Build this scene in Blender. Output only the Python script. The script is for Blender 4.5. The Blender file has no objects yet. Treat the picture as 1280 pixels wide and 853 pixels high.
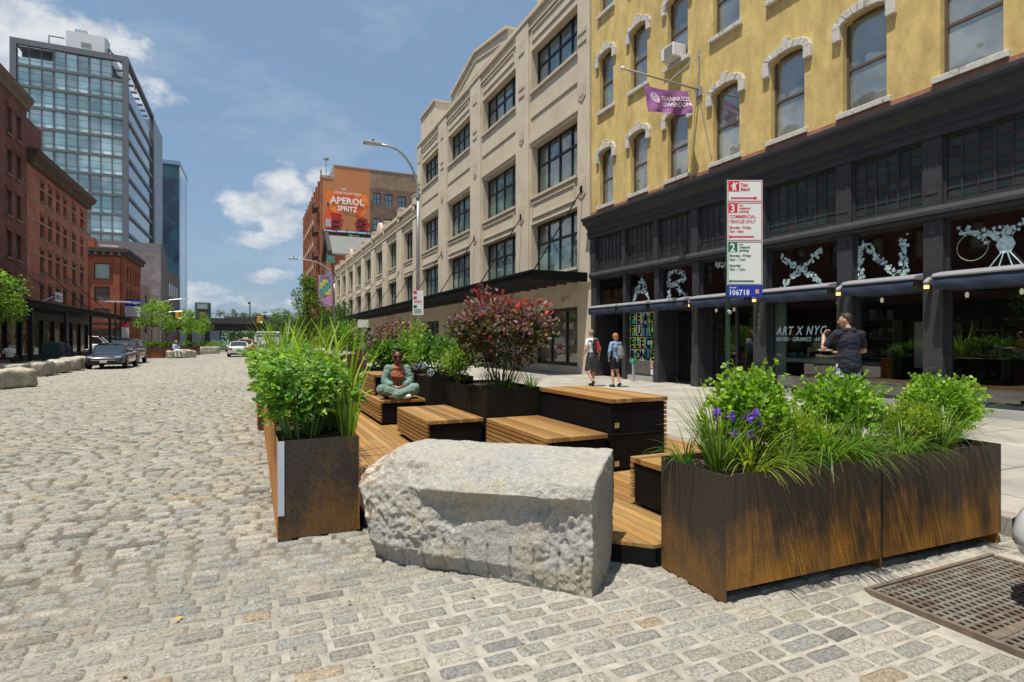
import bpy, math, random
import numpy as np
from mathutils import Vector, Matrix, noise
R = math.radians
rnd = random.Random(7)
sc = bpy.context.scene
col = sc.collection

# ------------------------------------------------------------------ camera
cam_d = bpy.data.cameras.new('camera'); cam = bpy.data.objects.new('camera', cam_d); col.objects.link(cam)
cam_d.sensor_width = 36; cam_d.lens = 712/1280*36; cam_d.clip_end = 3000; cam_d.clip_start = .05
cam_d.shift_y = -.0016
cam.location = (0, 0, 1.6); cam.rotation_euler = (R(90), 0, R(-24.5))
sc.camera = cam

# ------------------------------------------------------------------ materials
def nodes(m):
    m.use_nodes = True
    return m.node_tree.nodes, m.node_tree.links
def M(name, c, rough=.6, metal=0, var=0, vs=4, bump=0, bs=60, spec=.5, attr=False, c2=None, cs=2, ct=(.45, .6), stretch=None, bd=.01, emit=None, trans=0, coat=0, island=0):
    m = bpy.data.materials.new(name); n, l = nodes(m)
    b = n['Principled BSDF']; b.inputs['Roughness'].default_value = rough; b.inputs['Metallic'].default_value = metal
    b.inputs['Specular IOR Level'].default_value = spec
    if coat: b.inputs['Coat Weight'].default_value = coat; b.inputs['Coat Roughness'].default_value = .04
    tc = n.new('ShaderNodeTexCoord'); src = tc.outputs['Object']
    if stretch:
        mp = n.new('ShaderNodeMapping'); mp.inputs['Scale'].default_value = stretch; l.new(src, mp.inputs['Vector']); src = mp.outputs['Vector']
    if attr:
        a = n.new('ShaderNodeAttribute'); a.attribute_name = 'col'; out = a.outputs['Color']
    else:
        a = n.new('ShaderNodeRGB'); a.outputs[0].default_value = (*c, 1); out = a.outputs[0]
    if c2:
        t = n.new('ShaderNodeTexNoise'); t.inputs['Scale'].default_value = cs; t.inputs['Detail'].default_value = 8; t.inputs['Roughness'].default_value = .65
        l.new(src, t.inputs['Vector'])
        mr = n.new('ShaderNodeMapRange'); mr.inputs['From Min'].default_value = ct[0]; mr.inputs['From Max'].default_value = ct[1]; l.new(t.outputs['Fac'], mr.inputs['Value'])
        mx = n.new('ShaderNodeMix'); mx.data_type = 'RGBA'; l.new(mr.outputs[0], mx.inputs[0]); l.new(out, mx.inputs[6]); mx.inputs[7].default_value = (*c2, 1); out = mx.outputs[2]
    if var:
        t = n.new('ShaderNodeTexNoise'); t.inputs['Scale'].default_value = vs; t.inputs['Detail'].default_value = 7; t.inputs['Roughness'].default_value = .7
        l.new(src, t.inputs['Vector'])
        mr = n.new('ShaderNodeMapRange'); mr.inputs['From Min'].default_value = .25; mr.inputs['From Max'].default_value = .75
        mr.inputs['To Min'].default_value = 1-var; mr.inputs['To Max'].default_value = 1+var; l.new(t.outputs['Fac'], mr.inputs['Value'])
        vm = n.new('ShaderNodeVectorMath'); vm.operation = 'SCALE'; l.new(out, vm.inputs[0]); l.new(mr.outputs[0], vm.inputs['Scale']); out = vm.outputs[0]
    if island:
        g = n.new('ShaderNodeNewGeometry'); mr = n.new('ShaderNodeMapRange'); mr.inputs['To Min'].default_value = 1-island; mr.inputs['To Max'].default_value = 1+island
        l.new(g.outputs['Random Per Island'], mr.inputs['Value'])
        vm = n.new('ShaderNodeVectorMath'); vm.operation = 'SCALE'; l.new(out, vm.inputs[0]); l.new(mr.outputs[0], vm.inputs['Scale']); out = vm.outputs[0]
    l.new(out, b.inputs['Base Color'])
    if bump:
        t = n.new('ShaderNodeTexNoise'); t.inputs['Scale'].default_value = bs; t.inputs['Detail'].default_value = 9; t.inputs['Roughness'].default_value = .7
        l.new(src, t.inputs['Vector'])
        bp = n.new('ShaderNodeBump'); bp.inputs['Strength'].default_value = bump; bp.inputs['Distance'].default_value = bd; l.new(t.outputs['Fac'], bp.inputs['Height']); l.new(bp.outputs[0], b.inputs['Normal'])
    if emit: b.inputs['Emission Color'].default_value = (*c, 1); b.inputs['Emission Strength'].default_value = emit
    if trans:   # thin leaf: part of the light passes through
        tr = n.new('ShaderNodeBsdfTranslucent'); ms = n.new('ShaderNodeMixShader'); ms.inputs[0].default_value = trans
        gm = n.new('ShaderNodeVectorMath'); gm.operation = 'MULTIPLY'; gm.inputs[1].default_value = (1.5, 1.7, .5); l.new(out, gm.inputs[0]); l.new(gm.outputs[0], tr.inputs['Color'])
        o = n['Material Output']; l.new(b.outputs[0], ms.inputs[1]); l.new(tr.outputs[0], ms.inputs[2]); l.new(ms.outputs[0], o.inputs['Surface'])
    return m

def brick(name, c1, c2, mortar, bw=.21, rh=.075, ms=.008, big=.25):
    m = bpy.data.materials.new(name); n, l = nodes(m); b = n['Principled BSDF']; b.inputs['Roughness'].default_value = .9; b.inputs['Specular IOR Level'].default_value = .2
    g = n.new('ShaderNodeTexCoord'); s = n.new('ShaderNodeSeparateXYZ'); l.new(g.outputs['Object'], s.inputs[0])
    ad = n.new('ShaderNodeMath'); l.new(s.outputs[0], ad.inputs[0]); l.new(s.outputs[1], ad.inputs[1])
    cb = n.new('ShaderNodeCombineXYZ'); l.new(ad.outputs[0], cb.inputs[0]); l.new(s.outputs[2], cb.inputs[1])
    t = n.new('ShaderNodeTexBrick'); l.new(cb.outputs[0], t.inputs['Vector']); t.inputs['Scale'].default_value = 1
    t.inputs['Brick Width'].default_value = bw; t.inputs['Row Height'].default_value = rh; t.inputs['Mortar Size'].default_value = ms
    t.inputs['Color1'].default_value = (*c1, 1); t.inputs['Color2'].default_value = (*c2, 1); t.inputs['Mortar'].default_value = (*mortar, 1)
    nz = n.new('ShaderNodeTexNoise'); nz.inputs['Scale'].default_value = .6; nz.inputs['Detail'].default_value = 8; l.new(g.outputs['Object'], nz.inputs['Vector'])
    mr = n.new('ShaderNodeMapRange'); mr.inputs['From Min'].default_value = .3; mr.inputs['From Max'].default_value = .7; mr.inputs['To Min'].default_value = 1-big; mr.inputs['To Max'].default_value = 1+big
    l.new(nz.outputs['Fac'], mr.inputs['Value'])
    vm = n.new('ShaderNodeVectorMath'); vm.operation = 'SCALE'; l.new(t.outputs['Color'], vm.inputs[0]); l.new(mr.outputs[0], vm.inputs['Scale']); l.new(vm.outputs[0], b.inputs['Base Color'])
    return m

def corten(name, base, rust, zlo, zhi, amt=1.0):
    """weathered steel: brown-black mill skin, orange rust that runs up from the foot in streaks"""
    m = bpy.data.materials.new(name); n, l = nodes(m); b = n['Principled BSDF']; b.inputs['Roughness'].default_value = .62; b.inputs['Specular IOR Level'].default_value = .35
    g = n.new('ShaderNodeTexCoord'); s = n.new('ShaderNodeSeparateXYZ'); l.new(g.outputs['Object'], s.inputs[0])
    def nz(sc_, st, d=8):
        mp = n.new('ShaderNodeMapping'); mp.inputs['Scale'].default_value = st; l.new(g.outputs['Object'], mp.inputs['Vector'])
        t = n.new('ShaderNodeTexNoise'); t.inputs['Scale'].default_value = sc_; t.inputs['Detail'].default_value = d; t.inputs['Roughness'].default_value = .6; l.new(mp.outputs[0], t.inputs['Vector']); return t.outputs['Fac']
    a = nz(9, (1, 1, .16)); f = nz(34, (1, 1, .12)); p = nz(3.2, (1, 1, .8)); q = nz(90, (1, 1, .8), 6)
    def mth(op, x, y):
        k = n.new('ShaderNodeMath'); k.operation = op
        for i, v in enumerate((x, y)):
            if isinstance(v, (int, float)): k.inputs[i].default_value = v
            else: l.new(v, k.inputs[i])
        return k.outputs[0]
    zr = n.new('ShaderNodeMapRange'); zr.inputs['From Min'].default_value = zlo; zr.inputs['From Max'].default_value = zhi; zr.inputs['To Min'].default_value = 1; zr.inputs['To Max'].default_value = 0; l.new(s.outputs[2], zr.inputs['Value'])
    h = mth('ADD', mth('MULTIPLY', zr.outputs[0], .95), mth('MULTIPLY', mth('SUBTRACT', a, .5), 1.15))
    h = mth('ADD', h, mth('MULTIPLY', mth('SUBTRACT', f, .5), .7)); h = mth('ADD', h, mth('MULTIPLY', mth('SUBTRACT', p, .5), 2.2))
    mr = n.new('ShaderNodeMapRange'); mr.interpolation_type = 'SMOOTHSTEP'; mr.inputs['From Min'].default_value = .0; mr.inputs['From Max'].default_value = 1.25; mr.inputs['To Max'].default_value = amt; l.new(h, mr.inputs['Value'])
    mx = n.new('ShaderNodeMix'); mx.data_type = 'RGBA'; l.new(mr.outputs[0], mx.inputs[0]); mx.inputs[6].default_value = (*base, 1); mx.inputs[7].default_value = (*rust, 1)
    sp = n.new('ShaderNodeMapRange'); sp.inputs['From Min'].default_value = .3; sp.inputs['From Max'].default_value = .7; sp.inputs['To Min'].default_value = .5; sp.inputs['To Max'].default_value = 1.6; l.new(q, sp.inputs['Value'])
    vm = n.new('ShaderNodeVectorMath'); vm.operation = 'SCALE'; l.new(mx.outputs[2], vm.inputs[0]); l.new(sp.outputs[0], vm.inputs['Scale']); l.new(vm.outputs[0], b.inputs['Base Color'])
    bp = n.new('ShaderNodeBump'); bp.inputs['Strength'].default_value = .25; bp.inputs['Distance'].default_value = .002; l.new(q, bp.inputs['Height']); l.new(bp.outputs[0], b.inputs['Normal'])
    return m

def glass(name, tint, refl=.1, rough=.0, wav=.0, ws=1.2):
    """clear pane: fresnel mirror over tinted transparency"""
    m = bpy.data.materials.new(name); n, l = nodes(m); n.remove(n['Principled BSDF'])
    gl = n.new('ShaderNodeBsdfGlossy'); gl.inputs['Roughness'].default_value = rough; tr = n.new('ShaderNodeBsdfTransparent'); tr.inputs['Color'].default_value = (*tint, 1)
    fr = n.new('ShaderNodeFresnel'); fr.inputs['IOR'].default_value = 1.6; mr = n.new('ShaderNodeMapRange'); mr.inputs['To Min'].default_value = refl; l.new(fr.outputs[0], mr.inputs['Value'])
    mx = n.new('ShaderNodeMixShader'); l.new(mr.outputs[0], mx.inputs[0]); l.new(tr.outputs[0], mx.inputs[1]); l.new(gl.outputs[0], mx.inputs[2]); l.new(mx.outputs[0], n['Material Output'].inputs['Surface'])
    if wav:
        g = n.new('ShaderNodeTexCoord'); t = n.new('ShaderNodeTexNoise'); t.inputs['Scale'].default_value = ws; t.inputs['Detail'].default_value = 1; l.new(g.outputs['Object'], t.inputs['Vector'])
        bp = n.new('ShaderNodeBump'); bp.inputs['Strength'].default_value = wav; bp.inputs['Distance'].default_value = .05; l.new(t.outputs['Fac'], bp.inputs['Height']); l.new(bp.outputs[0], gl.inputs['Normal']); l.new(bp.outputs[0], fr.inputs['Normal'])
    return m
def pane_mat(name, c, c2, refl=.25, scale=.8, wav=.15, ct=(.4, .6), ior=1.6):
    """upper-floor window pane: room behind is dim (blinds, ceilings vary), glass mirrors the sky"""
    m = bpy.data.materials.new(name); n, l = nodes(m); b = n['Principled BSDF']; b.inputs['Roughness'].default_value = .5
    g = n.new('ShaderNodeTexCoord'); t = n.new('ShaderNodeTexNoise'); t.inputs['Scale'].default_value = scale; t.inputs['Detail'].default_value = 3; l.new(g.outputs['Object'], t.inputs['Vector'])
    mr = n.new('ShaderNodeMapRange'); mr.inputs['From Min'].default_value = ct[0]; mr.inputs['From Max'].default_value = ct[1]; l.new(t.outputs['Fac'], mr.inputs['Value'])
    mx = n.new('ShaderNodeMix'); mx.data_type = 'RGBA'; l.new(mr.outputs[0], mx.inputs[0]); mx.inputs[6].default_value = (*c, 1); mx.inputs[7].default_value = (*c2, 1)
    gi = n.new('ShaderNodeNewGeometry'); mr2 = n.new('ShaderNodeMapRange'); mr2.inputs['To Min'].default_value = .35; mr2.inputs['To Max'].default_value = 1.8; l.new(gi.outputs['Random Per Island'], mr2.inputs['Value'])
    vm = n.new('ShaderNodeVectorMath'); vm.operation = 'SCALE'; oi = n.new('ShaderNodeObjectInfo'); mr3 = n.new('ShaderNodeMapRange'); mr3.inputs['To Min'].default_value = .6; mr3.inputs['To Max'].default_value = 1.4; l.new(oi.outputs['Random'], mr3.inputs['Value']); mm = n.new('ShaderNodeMath'); mm.operation = 'MULTIPLY'; l.new(mr2.outputs[0], mm.inputs[0]); l.new(mr3.outputs[0], mm.inputs[1])
    l.new(mx.outputs[2], vm.inputs[0]); l.new(mm.outputs[0], vm.inputs['Scale']); l.new(vm.outputs[0], b.inputs['Base Color'])
    gl = n.new('ShaderNodeBsdfGlossy'); gl.inputs['Roughness'].default_value = .01
    fr = n.new('ShaderNodeFresnel'); fr.inputs['IOR'].default_value = ior; mf = n.new('ShaderNodeMapRange'); mf.inputs['To Min'].default_value = refl; l.new(fr.outputs[0], mf.inputs['Value'])
    ms = n.new('ShaderNodeMixShader'); l.new(mf.outputs[0], ms.inputs[0]); l.new(b.outputs[0], ms.inputs[1]); l.new(gl.outputs[0], ms.inputs[2]); l.new(ms.outputs[0], n['Material Output'].inputs['Surface'])
    tw = n.new('ShaderNodeTexNoise'); tw.inputs['Scale'].default_value = 1.5; tw.inputs['Detail'].default_value = 1; l.new(g.outputs['Object'], tw.inputs['Vector'])
    bp = n.new('ShaderNodeBump'); bp.inputs['Strength'].default_value = wav; bp.inputs['Distance'].default_value = .05; l.new(tw.outputs['Fac'], bp.inputs['Height']); l.new(bp.outputs[0], gl.inputs['Normal'])
    return m

# ------------------------------------------------------------------ objects
ORG = {}
def tag(o, label=None, cat=None, group=None, kind=None):
    if label: o['label'] = label
    if cat: o['category'] = cat
    if group: o['group'] = group
    if kind: o['kind'] = kind
    return o
def empty(name, loc, label=None, cat=None, group=None, rz=0):
    o = bpy.data.objects.new(name, None); col.objects.link(o); o.location = loc; o.rotation_euler = (0, 0, rz); o.empty_display_size = .2
    ORG[o.name] = Vector(loc) if rz == 0 else Vector((0, 0, 0))     # rotated roots take local-space parts
    if rz != 0: ORG[o.name] = Vector((0, 0, 0))
    return tag(o, label, cat, group)
def local(o): ORG[o.name] = Vector((0, 0, 0)); return o
class MB:
    def __init__(s): s.v = []; s.f = []; s.c = None
    def poly(s, pts):
        k = len(s.v); s.v += [tuple(p) for p in pts]; s.f.append(tuple(range(k, k+len(pts)))); return s
    def box(s, x0, x1, y0, y1, z0, z1):
        if x0 > x1: x0, x1 = x1, x0
        if y0 > y1: y0, y1 = y1, y0
        if z0 > z1: z0, z1 = z1, z0
        k = len(s.v); s.v += [(x, y, z) for z in (z0, z1) for x, y in ((x0, y0), (x1, y0), (x1, y1), (x0, y1))]
        s.f += [tuple(k+i for i in q) for q in ((3, 2, 1, 0), (4, 5, 6, 7), (0, 1, 5, 4), (1, 2, 6, 5), (2, 3, 7, 6), (3, 0, 4, 7))]; return s
    def obox(s, c, size, rz=0, M4=None):
        m = M4 if M4 is not None else Matrix.Translation(c) @ Matrix.Rotation(rz, 4, 'Z')
        k = len(s.v); a, b, h = size[0]/2, size[1]/2, size[2]/2
        s.v += [tuple(m @ Vector(p)) for p in [(x, y, z) for z in (-h, h) for x, y in ((-a, -b), (a, -b), (a, b), (-a, b))]]
        s.f += [tuple(k+i for i in q) for q in ((3, 2, 1, 0), (4, 5, 6, 7), (0, 1, 5, 4), (1, 2, 6, 5), (2, 3, 7, 6), (3, 0, 4, 7))]; return s
    def tube(s, pts, r, n=8, cap=True):
        pts = [Vector(p) for p in pts]; k0 = len(s.v); m = len(pts)
        rr = r if isinstance(r, (list, tuple)) else [r]*m
        up = None
        for i, p in enumerate(pts):
            t = (pts[min(i+1, m-1)]-pts[max(i-1, 0)]).normalized()
            if up is None: up = t.orthogonal().normalized()
            up = (up - t*up.dot(t)).normalized(); w = t.cross(up)
            for j in range(n):
                a = 2*math.pi*j/n; s.v.append(tuple(p + (up*math.cos(a)+w*math.sin(a))*rr[i]))
        for i in range(m-1):
            for j in range(n):
                a = k0+i*n+j; b = k0+i*n+(j+1) % n; s.f.append((a, b, b+n, a+n))
        if cap: s.f.append(tuple(k0+j for j in range(n-1, -1, -1))); s.f.append(tuple(k0+(m-1)*n+j for j in range(n)))
        return s
    def prism(s, pts, f0, f1):
        """pts: list of 2D; f0/f1 map 2D -> 3D for the two ends"""
        k = len(s.v); n = len(pts); s.v += [tuple(f0(p)) for p in pts]+[tuple(f1(p)) for p in pts]
        s.f.append(tuple(range(k+n-1, k-1, -1))); s.f.append(tuple(range(k+n, k+2*n)))
        for i in range(n): j = (i+1) % n; s.f.append((k+i, k+j, k+n+j, k+n+i))
        return s
    def lathe(s, prof, c=(0, 0, 0), n=16, axis='z'):
        k = len(s.v); m = len(prof)
        for r, z in prof:
            for j in range(n):
                a = 2*math.pi*j/n; x, y = r*math.cos(a), r*math.sin(a)
                p = (x, y, z) if axis == 'z' else ((z, x, y) if axis == 'x' else (x, z, y))
                s.v.append((p[0]+c[0], p[1]+c[1], p[2]+c[2]))
        for i in range(m-1):
            for j in range(n): s.f.append((k+i*n+j, k+i*n+(j+1) % n, k+(i+1)*n+(j+1) % n, k+(i+1)*n+j))
        s.f.append(tuple(k+j for j in range(n-1, -1, -1))); s.f.append(tuple(k+(m-1)*n+j for j in range(n)))
        return s
    def disc(s, c, nrm, r, n=8):
        nv = Vector(nrm).normalized(); u = nv.orthogonal().normalized(); w = nv.cross(u); c = Vector(c)
        return s.poly([c+(u*math.cos(2*math.pi*i/n)+w*math.sin(2*math.pi*i/n))*r for i in range(n)])
    def build(s, name, mat, parent=None, smooth=False, bevel=0, seg=1, fcol=None):
        me = bpy.data.meshes.new(name); o = bpy.data.objects.new(name, me); col.objects.link(o)
        if parent is not None:
            og = ORG[parent.name]; ORG[o.name] = og; o.parent = parent
        else:
            a = np.array(s.v); mn = a.min(0); mx = a.max(0); og = Vector(((mn[0]+mx[0])/2, (mn[1]+mx[1])/2, mn[2])); o.location = og; ORG[o.name] = og
        me.from_pydata([(v[0]-og.x, v[1]-og.y, v[2]-og.z) for v in s.v], [], s.f)
        if fcol is not None:
            at = me.color_attributes.new('col', 'FLOAT_COLOR', 'POINT'); cc = np.ones((len(s.v), 4), np.float32)
            for f, c in zip(s.f, fcol):
                for i in f: cc[i, :3] = c
            at.data.foreach_set('color', cc.ravel())
        me.materials.append(mat)
        if smooth: me.polygons.foreach_set('use_smooth', [True]*len(me.polygons))
        if bevel:
            b = o.modifiers.new('bevel', 'BEVEL'); b.width = bevel; b.segments = seg; b.limit_method = 'ANGLE'; b.angle_limit = R(40)
        me.update(); return o
def comps(b):
    """one MB per connected piece"""
    par = list(range(len(b.v)))
    def find(i):
        while par[i] != i: par[i] = par[par[i]]; i = par[i]
        return i
    for f in b.f:
        r0 = find(f[0])
        for i in f[1:]: par[find(i)] = r0
    g = {}
    for f in b.f: g.setdefault(find(f[0]), []).append(f)
    out = []
    for fs in g.values():
        m = MB(); ix = {}
        for f in fs:
            for i in f:
                if i not in ix: ix[i] = len(m.v); m.v.append(b.v[i])
            m.f.append(tuple(ix[i] for i in f))
        out.append(m)
    return out
def split(b, name, mat, parent, **k): return [m.build(name, mat, parent, **k) for m in comps(b)]
def npmesh(name, V, F, mat, parent=None, C=None, smooth=False, origin=None):
    """V (N,3), F (M,4) quads, C (N,3) vertex colours"""
    V = np.asarray(V, np.float32); F = np.asarray(F, np.int32)
    me = bpy.data.meshes.new(name); o = bpy.data.objects.new(name, me); col.objects.link(o)
    if parent is not None: og = ORG[parent.name]; o.parent = parent; ORG[o.name] = og
    else:
        mn = V.min(0); mx = V.max(0); og = origin if origin is not None else Vector((float(mn[0]+mx[0])/2, float(mn[1]+mx[1])/2, float(mn[2]))); o.location = og; ORG[o.name] = Vector(og)
    V = V-np.array(og, np.float32)
    me.vertices.add(len(V)); me.vertices.foreach_set('co', V.ravel()); k = F.shape[1]
    me.loops.add(F.size); me.loops.foreach_set('vertex_index', F.ravel()); me.polygons.add(len(F)); me.polygons.foreach_set('loop_start', np.arange(0, F.size, k, dtype=np.int32))
    try: me.polygons.foreach_set('loop_total', np.full(len(F), k, np.int32))
    except Exception: pass
    me.update(calc_edges=True)
    if C is not None:
        at = me.color_attributes.new('col', 'FLOAT_COLOR', 'POINT'); cc = np.ones((len(V), 4), np.float32); cc[:, :3] = C; at.data.foreach_set('color', cc.ravel())
    if smooth: me.polygons.foreach_set('use_smooth', np.ones(len(F), bool))
    me.materials.append(mat); return o
def copy_tree(o, parent=None):
    c = o.copy(); col.objects.link(c); c.parent = parent; ORG[c.name] = ORG.get(o.name, Vector((0, 0, 0)))
    for ch in list(o.children): copy_tree(ch, c)
    return c
DG = bpy.context.evaluated_depsgraph_get
def text(name, s, size, mat, parent, pos, right, up, align='LEFT', bold=.0, ext=.002, sx=1.0, shear=0, spacing=1, lsp=1):
    cu = bpy.data.curves.new(name, 'FONT'); cu.body = s; cu.size = size; cu.align_x = align; cu.offset = bold; cu.extrude = ext; cu.shear = shear; cu.space_character = spacing; cu.resolution_u = 2; cu.space_line = lsp
    t = bpy.data.objects.new('tmp', cu); col.objects.link(t); me = bpy.data.meshes.new_from_object(t.evaluated_get(DG())); bpy.data.objects.remove(t)
    Rv = Vector(right).normalized(); U = Vector(up).normalized(); N = Rv.cross(U)
    m = Matrix((( Rv.x*sx, U.x, N.x, pos[0]), (Rv.y*sx, U.y, N.y, pos[1]), (Rv.z*sx, U.z, N.z, pos[2]), (0, 0, 0, 1)))
    me.transform(m); og = ORG[parent.name]; me.transform(Matrix.Translation(-og)); me.name = name
    me.materials.clear(); me.materials.append(mat)
    o = bpy.data.objects.new(name, me); col.objects.link(o); o.parent = parent; ORG[o.name] = og
    return o

# blob: capsules and ellipsoids fused into one continuous skin
def caps(V, F, p0, p1, r0, r1, n=12, sq=(1, 1), fwd=None):
    p0 = Vector(p0); p1 = Vector(p1); ax = (p1-p0); L = ax.length; t = ax.normalized() if L > 1e-6 else Vector((0, 0, 1))
    u = t.orthogonal().normalized() if fwd is None else (Vector(fwd)-t*Vector(fwd).dot(t)).normalized()
    w = t.cross(u); k0 = len(V); rows = []
    for a in (-90, -60, -30, 0): rows.append((p0+t*(math.sin(R(a))*r0), r0*math.cos(R(a))+1e-4))
    for a in (0, 30, 60, 90): rows.append((p1+t*(math.sin(R(a))*r1), r1*math.cos(R(a))+1e-4))
    for p, r in rows:
        for j in range(n):
            a = 2*math.pi*j/n; V.append(tuple(p+u*math.cos(a)*r*sq[0]+w*math.sin(a)*r*sq[1]))
    for i in range(len(rows)-1):
        for j in range(n): F.append((k0+i*n+j, k0+i*n+(j+1) % n, k0+(i+1)*n+(j+1) % n, k0+(i+1)*n+j))
    F.append(tuple(k0+j for j in range(n-1, -1, -1))); F.append(tuple(k0+(len(rows)-1)*n+j for j in range(n)))
def ell(V, F, c, r, n=14, m=9, rot=None):
    k0 = len(V); c = Vector(c)
    for i in range(m+1):
        a = math.pi*i/m-math.pi/2
        for j in range(n):
            b = 2*math.pi*j/n; p = Vector((r[0]*(math.cos(a)+1e-4)*math.cos(b), r[1]*(math.cos(a)+1e-4)*math.sin(b), r[2]*math.sin(a)))
            if rot is not None: p = rot @ p
            V.append(tuple(c+p))
    for i in range(m):
        for j in range(n): F.append((k0+i*n+j, k0+i*n+(j+1) % n, k0+(i+1)*n+(j+1) % n, k0+(i+1)*n+j))
    F.append(tuple(k0+j for j in range(n-1, -1, -1))); F.append(tuple(k0+m*n+j for j in range(n)))
FOLDS = {'shirt', 'trousers', 'shorts', 'jacket', 'open_shirt', 'shirt_hem'}
def blob(name, prims, mat, parent, vox=.012, sm=4):
    V = []; F = []
    for p in prims:
        if p[0] == 'c': caps(V, F, *p[1:])
        else: ell(V, F, *p[1:])
    me = bpy.data.meshes.new(name); me.from_pydata(V, [], F); t = bpy.data.objects.new('tmp', me); col.objects.link(t)
    r = t.modifiers.new('r', 'REMESH'); r.mode = 'VOXEL'; r.voxel_size = vox
    s = t.modifiers.new('s', 'SMOOTH'); s.iterations = sm; s.factor = .5
    m2 = bpy.data.meshes.new_from_object(t.evaluated_get(DG())); bpy.data.objects.remove(t); m2.name = name
    m2.materials.clear(); m2.materials.append(mat); m2.polygons.foreach_set('use_smooth', [True]*len(m2.polygons))
    
    if name in FOLDS:
        nv = len(m2.vertices); co = np.empty(nv*3, np.float32); nr = np.empty(nv*3, np.float32); m2.vertices.foreach_get('co', co); m2.vertices.foreach_get('normal', nr); co = co.reshape(-1, 3); nr = nr.reshape(-1, 3)
        k = np.array([noise.noise(Vector((c[0]*9, c[1]*9, c[2]*16)))+.6*noise.noise(Vector((c[0]*22+3, c[1]*22, c[2]*34))) for c in co.tolist()], np.float32); m2.vertices.foreach_set('co', (co+nr*k[:, None]*.011).ravel())
    m2.transform(Matrix.Translation(-ORG[parent.name])); o = bpy.data.objects.new(name, m2); col.objects.link(o); o.parent = parent; ORG[o.name] = ORG[parent.name]
    return o

# foliage builders (numpy)
LEAF = np.array([(0, 0, 0), (.42, .35, .06), (.36, .75, .05), (0, 1, -.04), (-.36, .75, .05), (-.42, .35, .06)], np.float32)
class Leaves:
    def __init__(s): s.V = []; s.C = []; s.F = []; s.k = 0
    def add(s, P, D, N, L, W, C):
        """P base, D direction, N normal, L length, W width, C colour - all per leaf"""
        n = len(P); P, D, N = (np.asarray(a, np.float32) for a in (P, D, N)); C = np.broadcast_to(np.asarray(C, np.float32), (n, 3))
        D = D/np.linalg.norm(D, axis=1, keepdims=True); S = np.cross(D, N); S /= np.linalg.norm(S, axis=1, keepdims=True)+1e-6; N2 = np.cross(S, D)
        L = np.broadcast_to(np.asarray(L, np.float32), (n,))[:, None, None]; W = np.broadcast_to(np.asarray(W, np.float32), (n,))[:, None, None]
        v = P[:, None, :] + S[:, None, :]*LEAF[None, :, 0:1]*W + D[:, None, :]*LEAF[None, :, 1:2]*L + N2[:, None, :]*LEAF[None, :, 2:3]*L
        s.V.append(v.reshape(-1, 3)); s.C.append(np.repeat(C, 6, axis=0))
        b = (np.arange(n)*6+s.k)[:, None]; s.F.append(np.concatenate([b+np.array([[0, 1, 2, 3]]), b+np.array([[0, 3, 4, 5]])]).reshape(-1, 4)); s.k += n*6
        return s
    def blades(s, P, D, L, W, droop, C, seg=5, tipw=.15):
        """arching grass blades: P base, D initial direction"""
        n = len(P); P, D = (np.asarray(a, np.float32).copy() for a in (P, D)); D /= np.linalg.norm(D, axis=1, keepdims=True)
        L = np.broadcast_to(np.asarray(L, np.float32), (n,)); W = np.broadcast_to(np.asarray(W, np.float32), (n,)); droop = np.broadcast_to(np.asarray(droop, np.float32), (n,))
        S = np.stack([-D[:, 1], D[:, 0], np.zeros(n)], 1)+1e-4; S /= np.linalg.norm(S, axis=1, keepdims=True)
        pts = []; p = P.copy(); d = D.copy()
        for i in range(seg+1):
            t = i/seg; w = W*(.6+.8*t if t < .4 else (1-t)/.6*.92+tipw*t)
            pts.append(p-S*w[:, None]/2); pts.append(p+S*w[:, None]/2)
            p = p+d*(L/seg)[:, None]; d = d+np.array([0, 0, -1])*(droop/seg)[:, None]; d /= np.linalg.norm(d, axis=1, keepdims=True)
        v = np.stack(pts, 1); m = 2*(seg+1); s.V.append(v.reshape(-1, 3)); s.C.append(np.repeat(np.broadcast_to(np.asarray(C, np.float32), (n, 3)), m, axis=0))
        b = (np.arange(n)*m+s.k)[:, None]
        for i in range(seg): s.F.append(b+np.array([[2*i, 2*i+1, 2*i+3, 2*i+2]]))
        s.k += n*m; return s
    def build(s, name, mat, parent=None):
        return npmesh(name, np.concatenate(s.V), np.concatenate(s.F), mat, parent, np.concatenate(s.C))
NP = np.random.default_rng(11)
def sph(n):
    v = NP.normal(size=(n, 3)); return v/np.linalg.norm(v, axis=1, keepdims=True)
def jit(c, n, a=.25, g=.12):
    """per-leaf colour: brightness and hue spread around c"""
    c = np.array(c); k = NP.uniform(1-a, 1+a, (n, 1)); h = NP.normal(0, g, (n, 1)); return np.clip(c*k*(1+h*np.array([[1.4, .3, -.6]])), .002, .9)
# ------------------------------------------------------------------ world, sun
SUN_EL, SUN_AZ = 72, 27     # azimuth: degrees from -X towards -Y (the side behind the camera)
sd = Vector((-math.cos(R(SUN_AZ))*math.cos(R(SUN_EL)), -math.sin(R(SUN_AZ))*math.cos(R(SUN_EL)), math.sin(R(SUN_EL))))
w = bpy.data.worlds.new('World'); sc.world = w; w.use_nodes = True; n = w.node_tree.nodes; l = w.node_tree.links
sky = n.new('ShaderNodeTexSky'); sky.sky_type = 'NISHITA'; sky.sun_disc = False; sky.sun_elevation = R(SUN_EL); sky.sun_rotation = math.atan2(sd.x, sd.y)
sky.air_density = 1.0; sky.dust_density = 1.6; sky.ozone_density = 1.0; sky.altitude = 0
bg = n['Background']; bg.inputs[1].default_value = .100
def dirpx(px, py):
    a = R(24.5); X, Z, D = (px-640)/712, (424.5-py)/712, 1
    v = Vector((X*math.cos(a)+D*math.sin(a), -X*math.sin(a)+D*math.cos(a), Z)); return v.normalized()
tc = n.new('ShaderNodeTexCoord')
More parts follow.
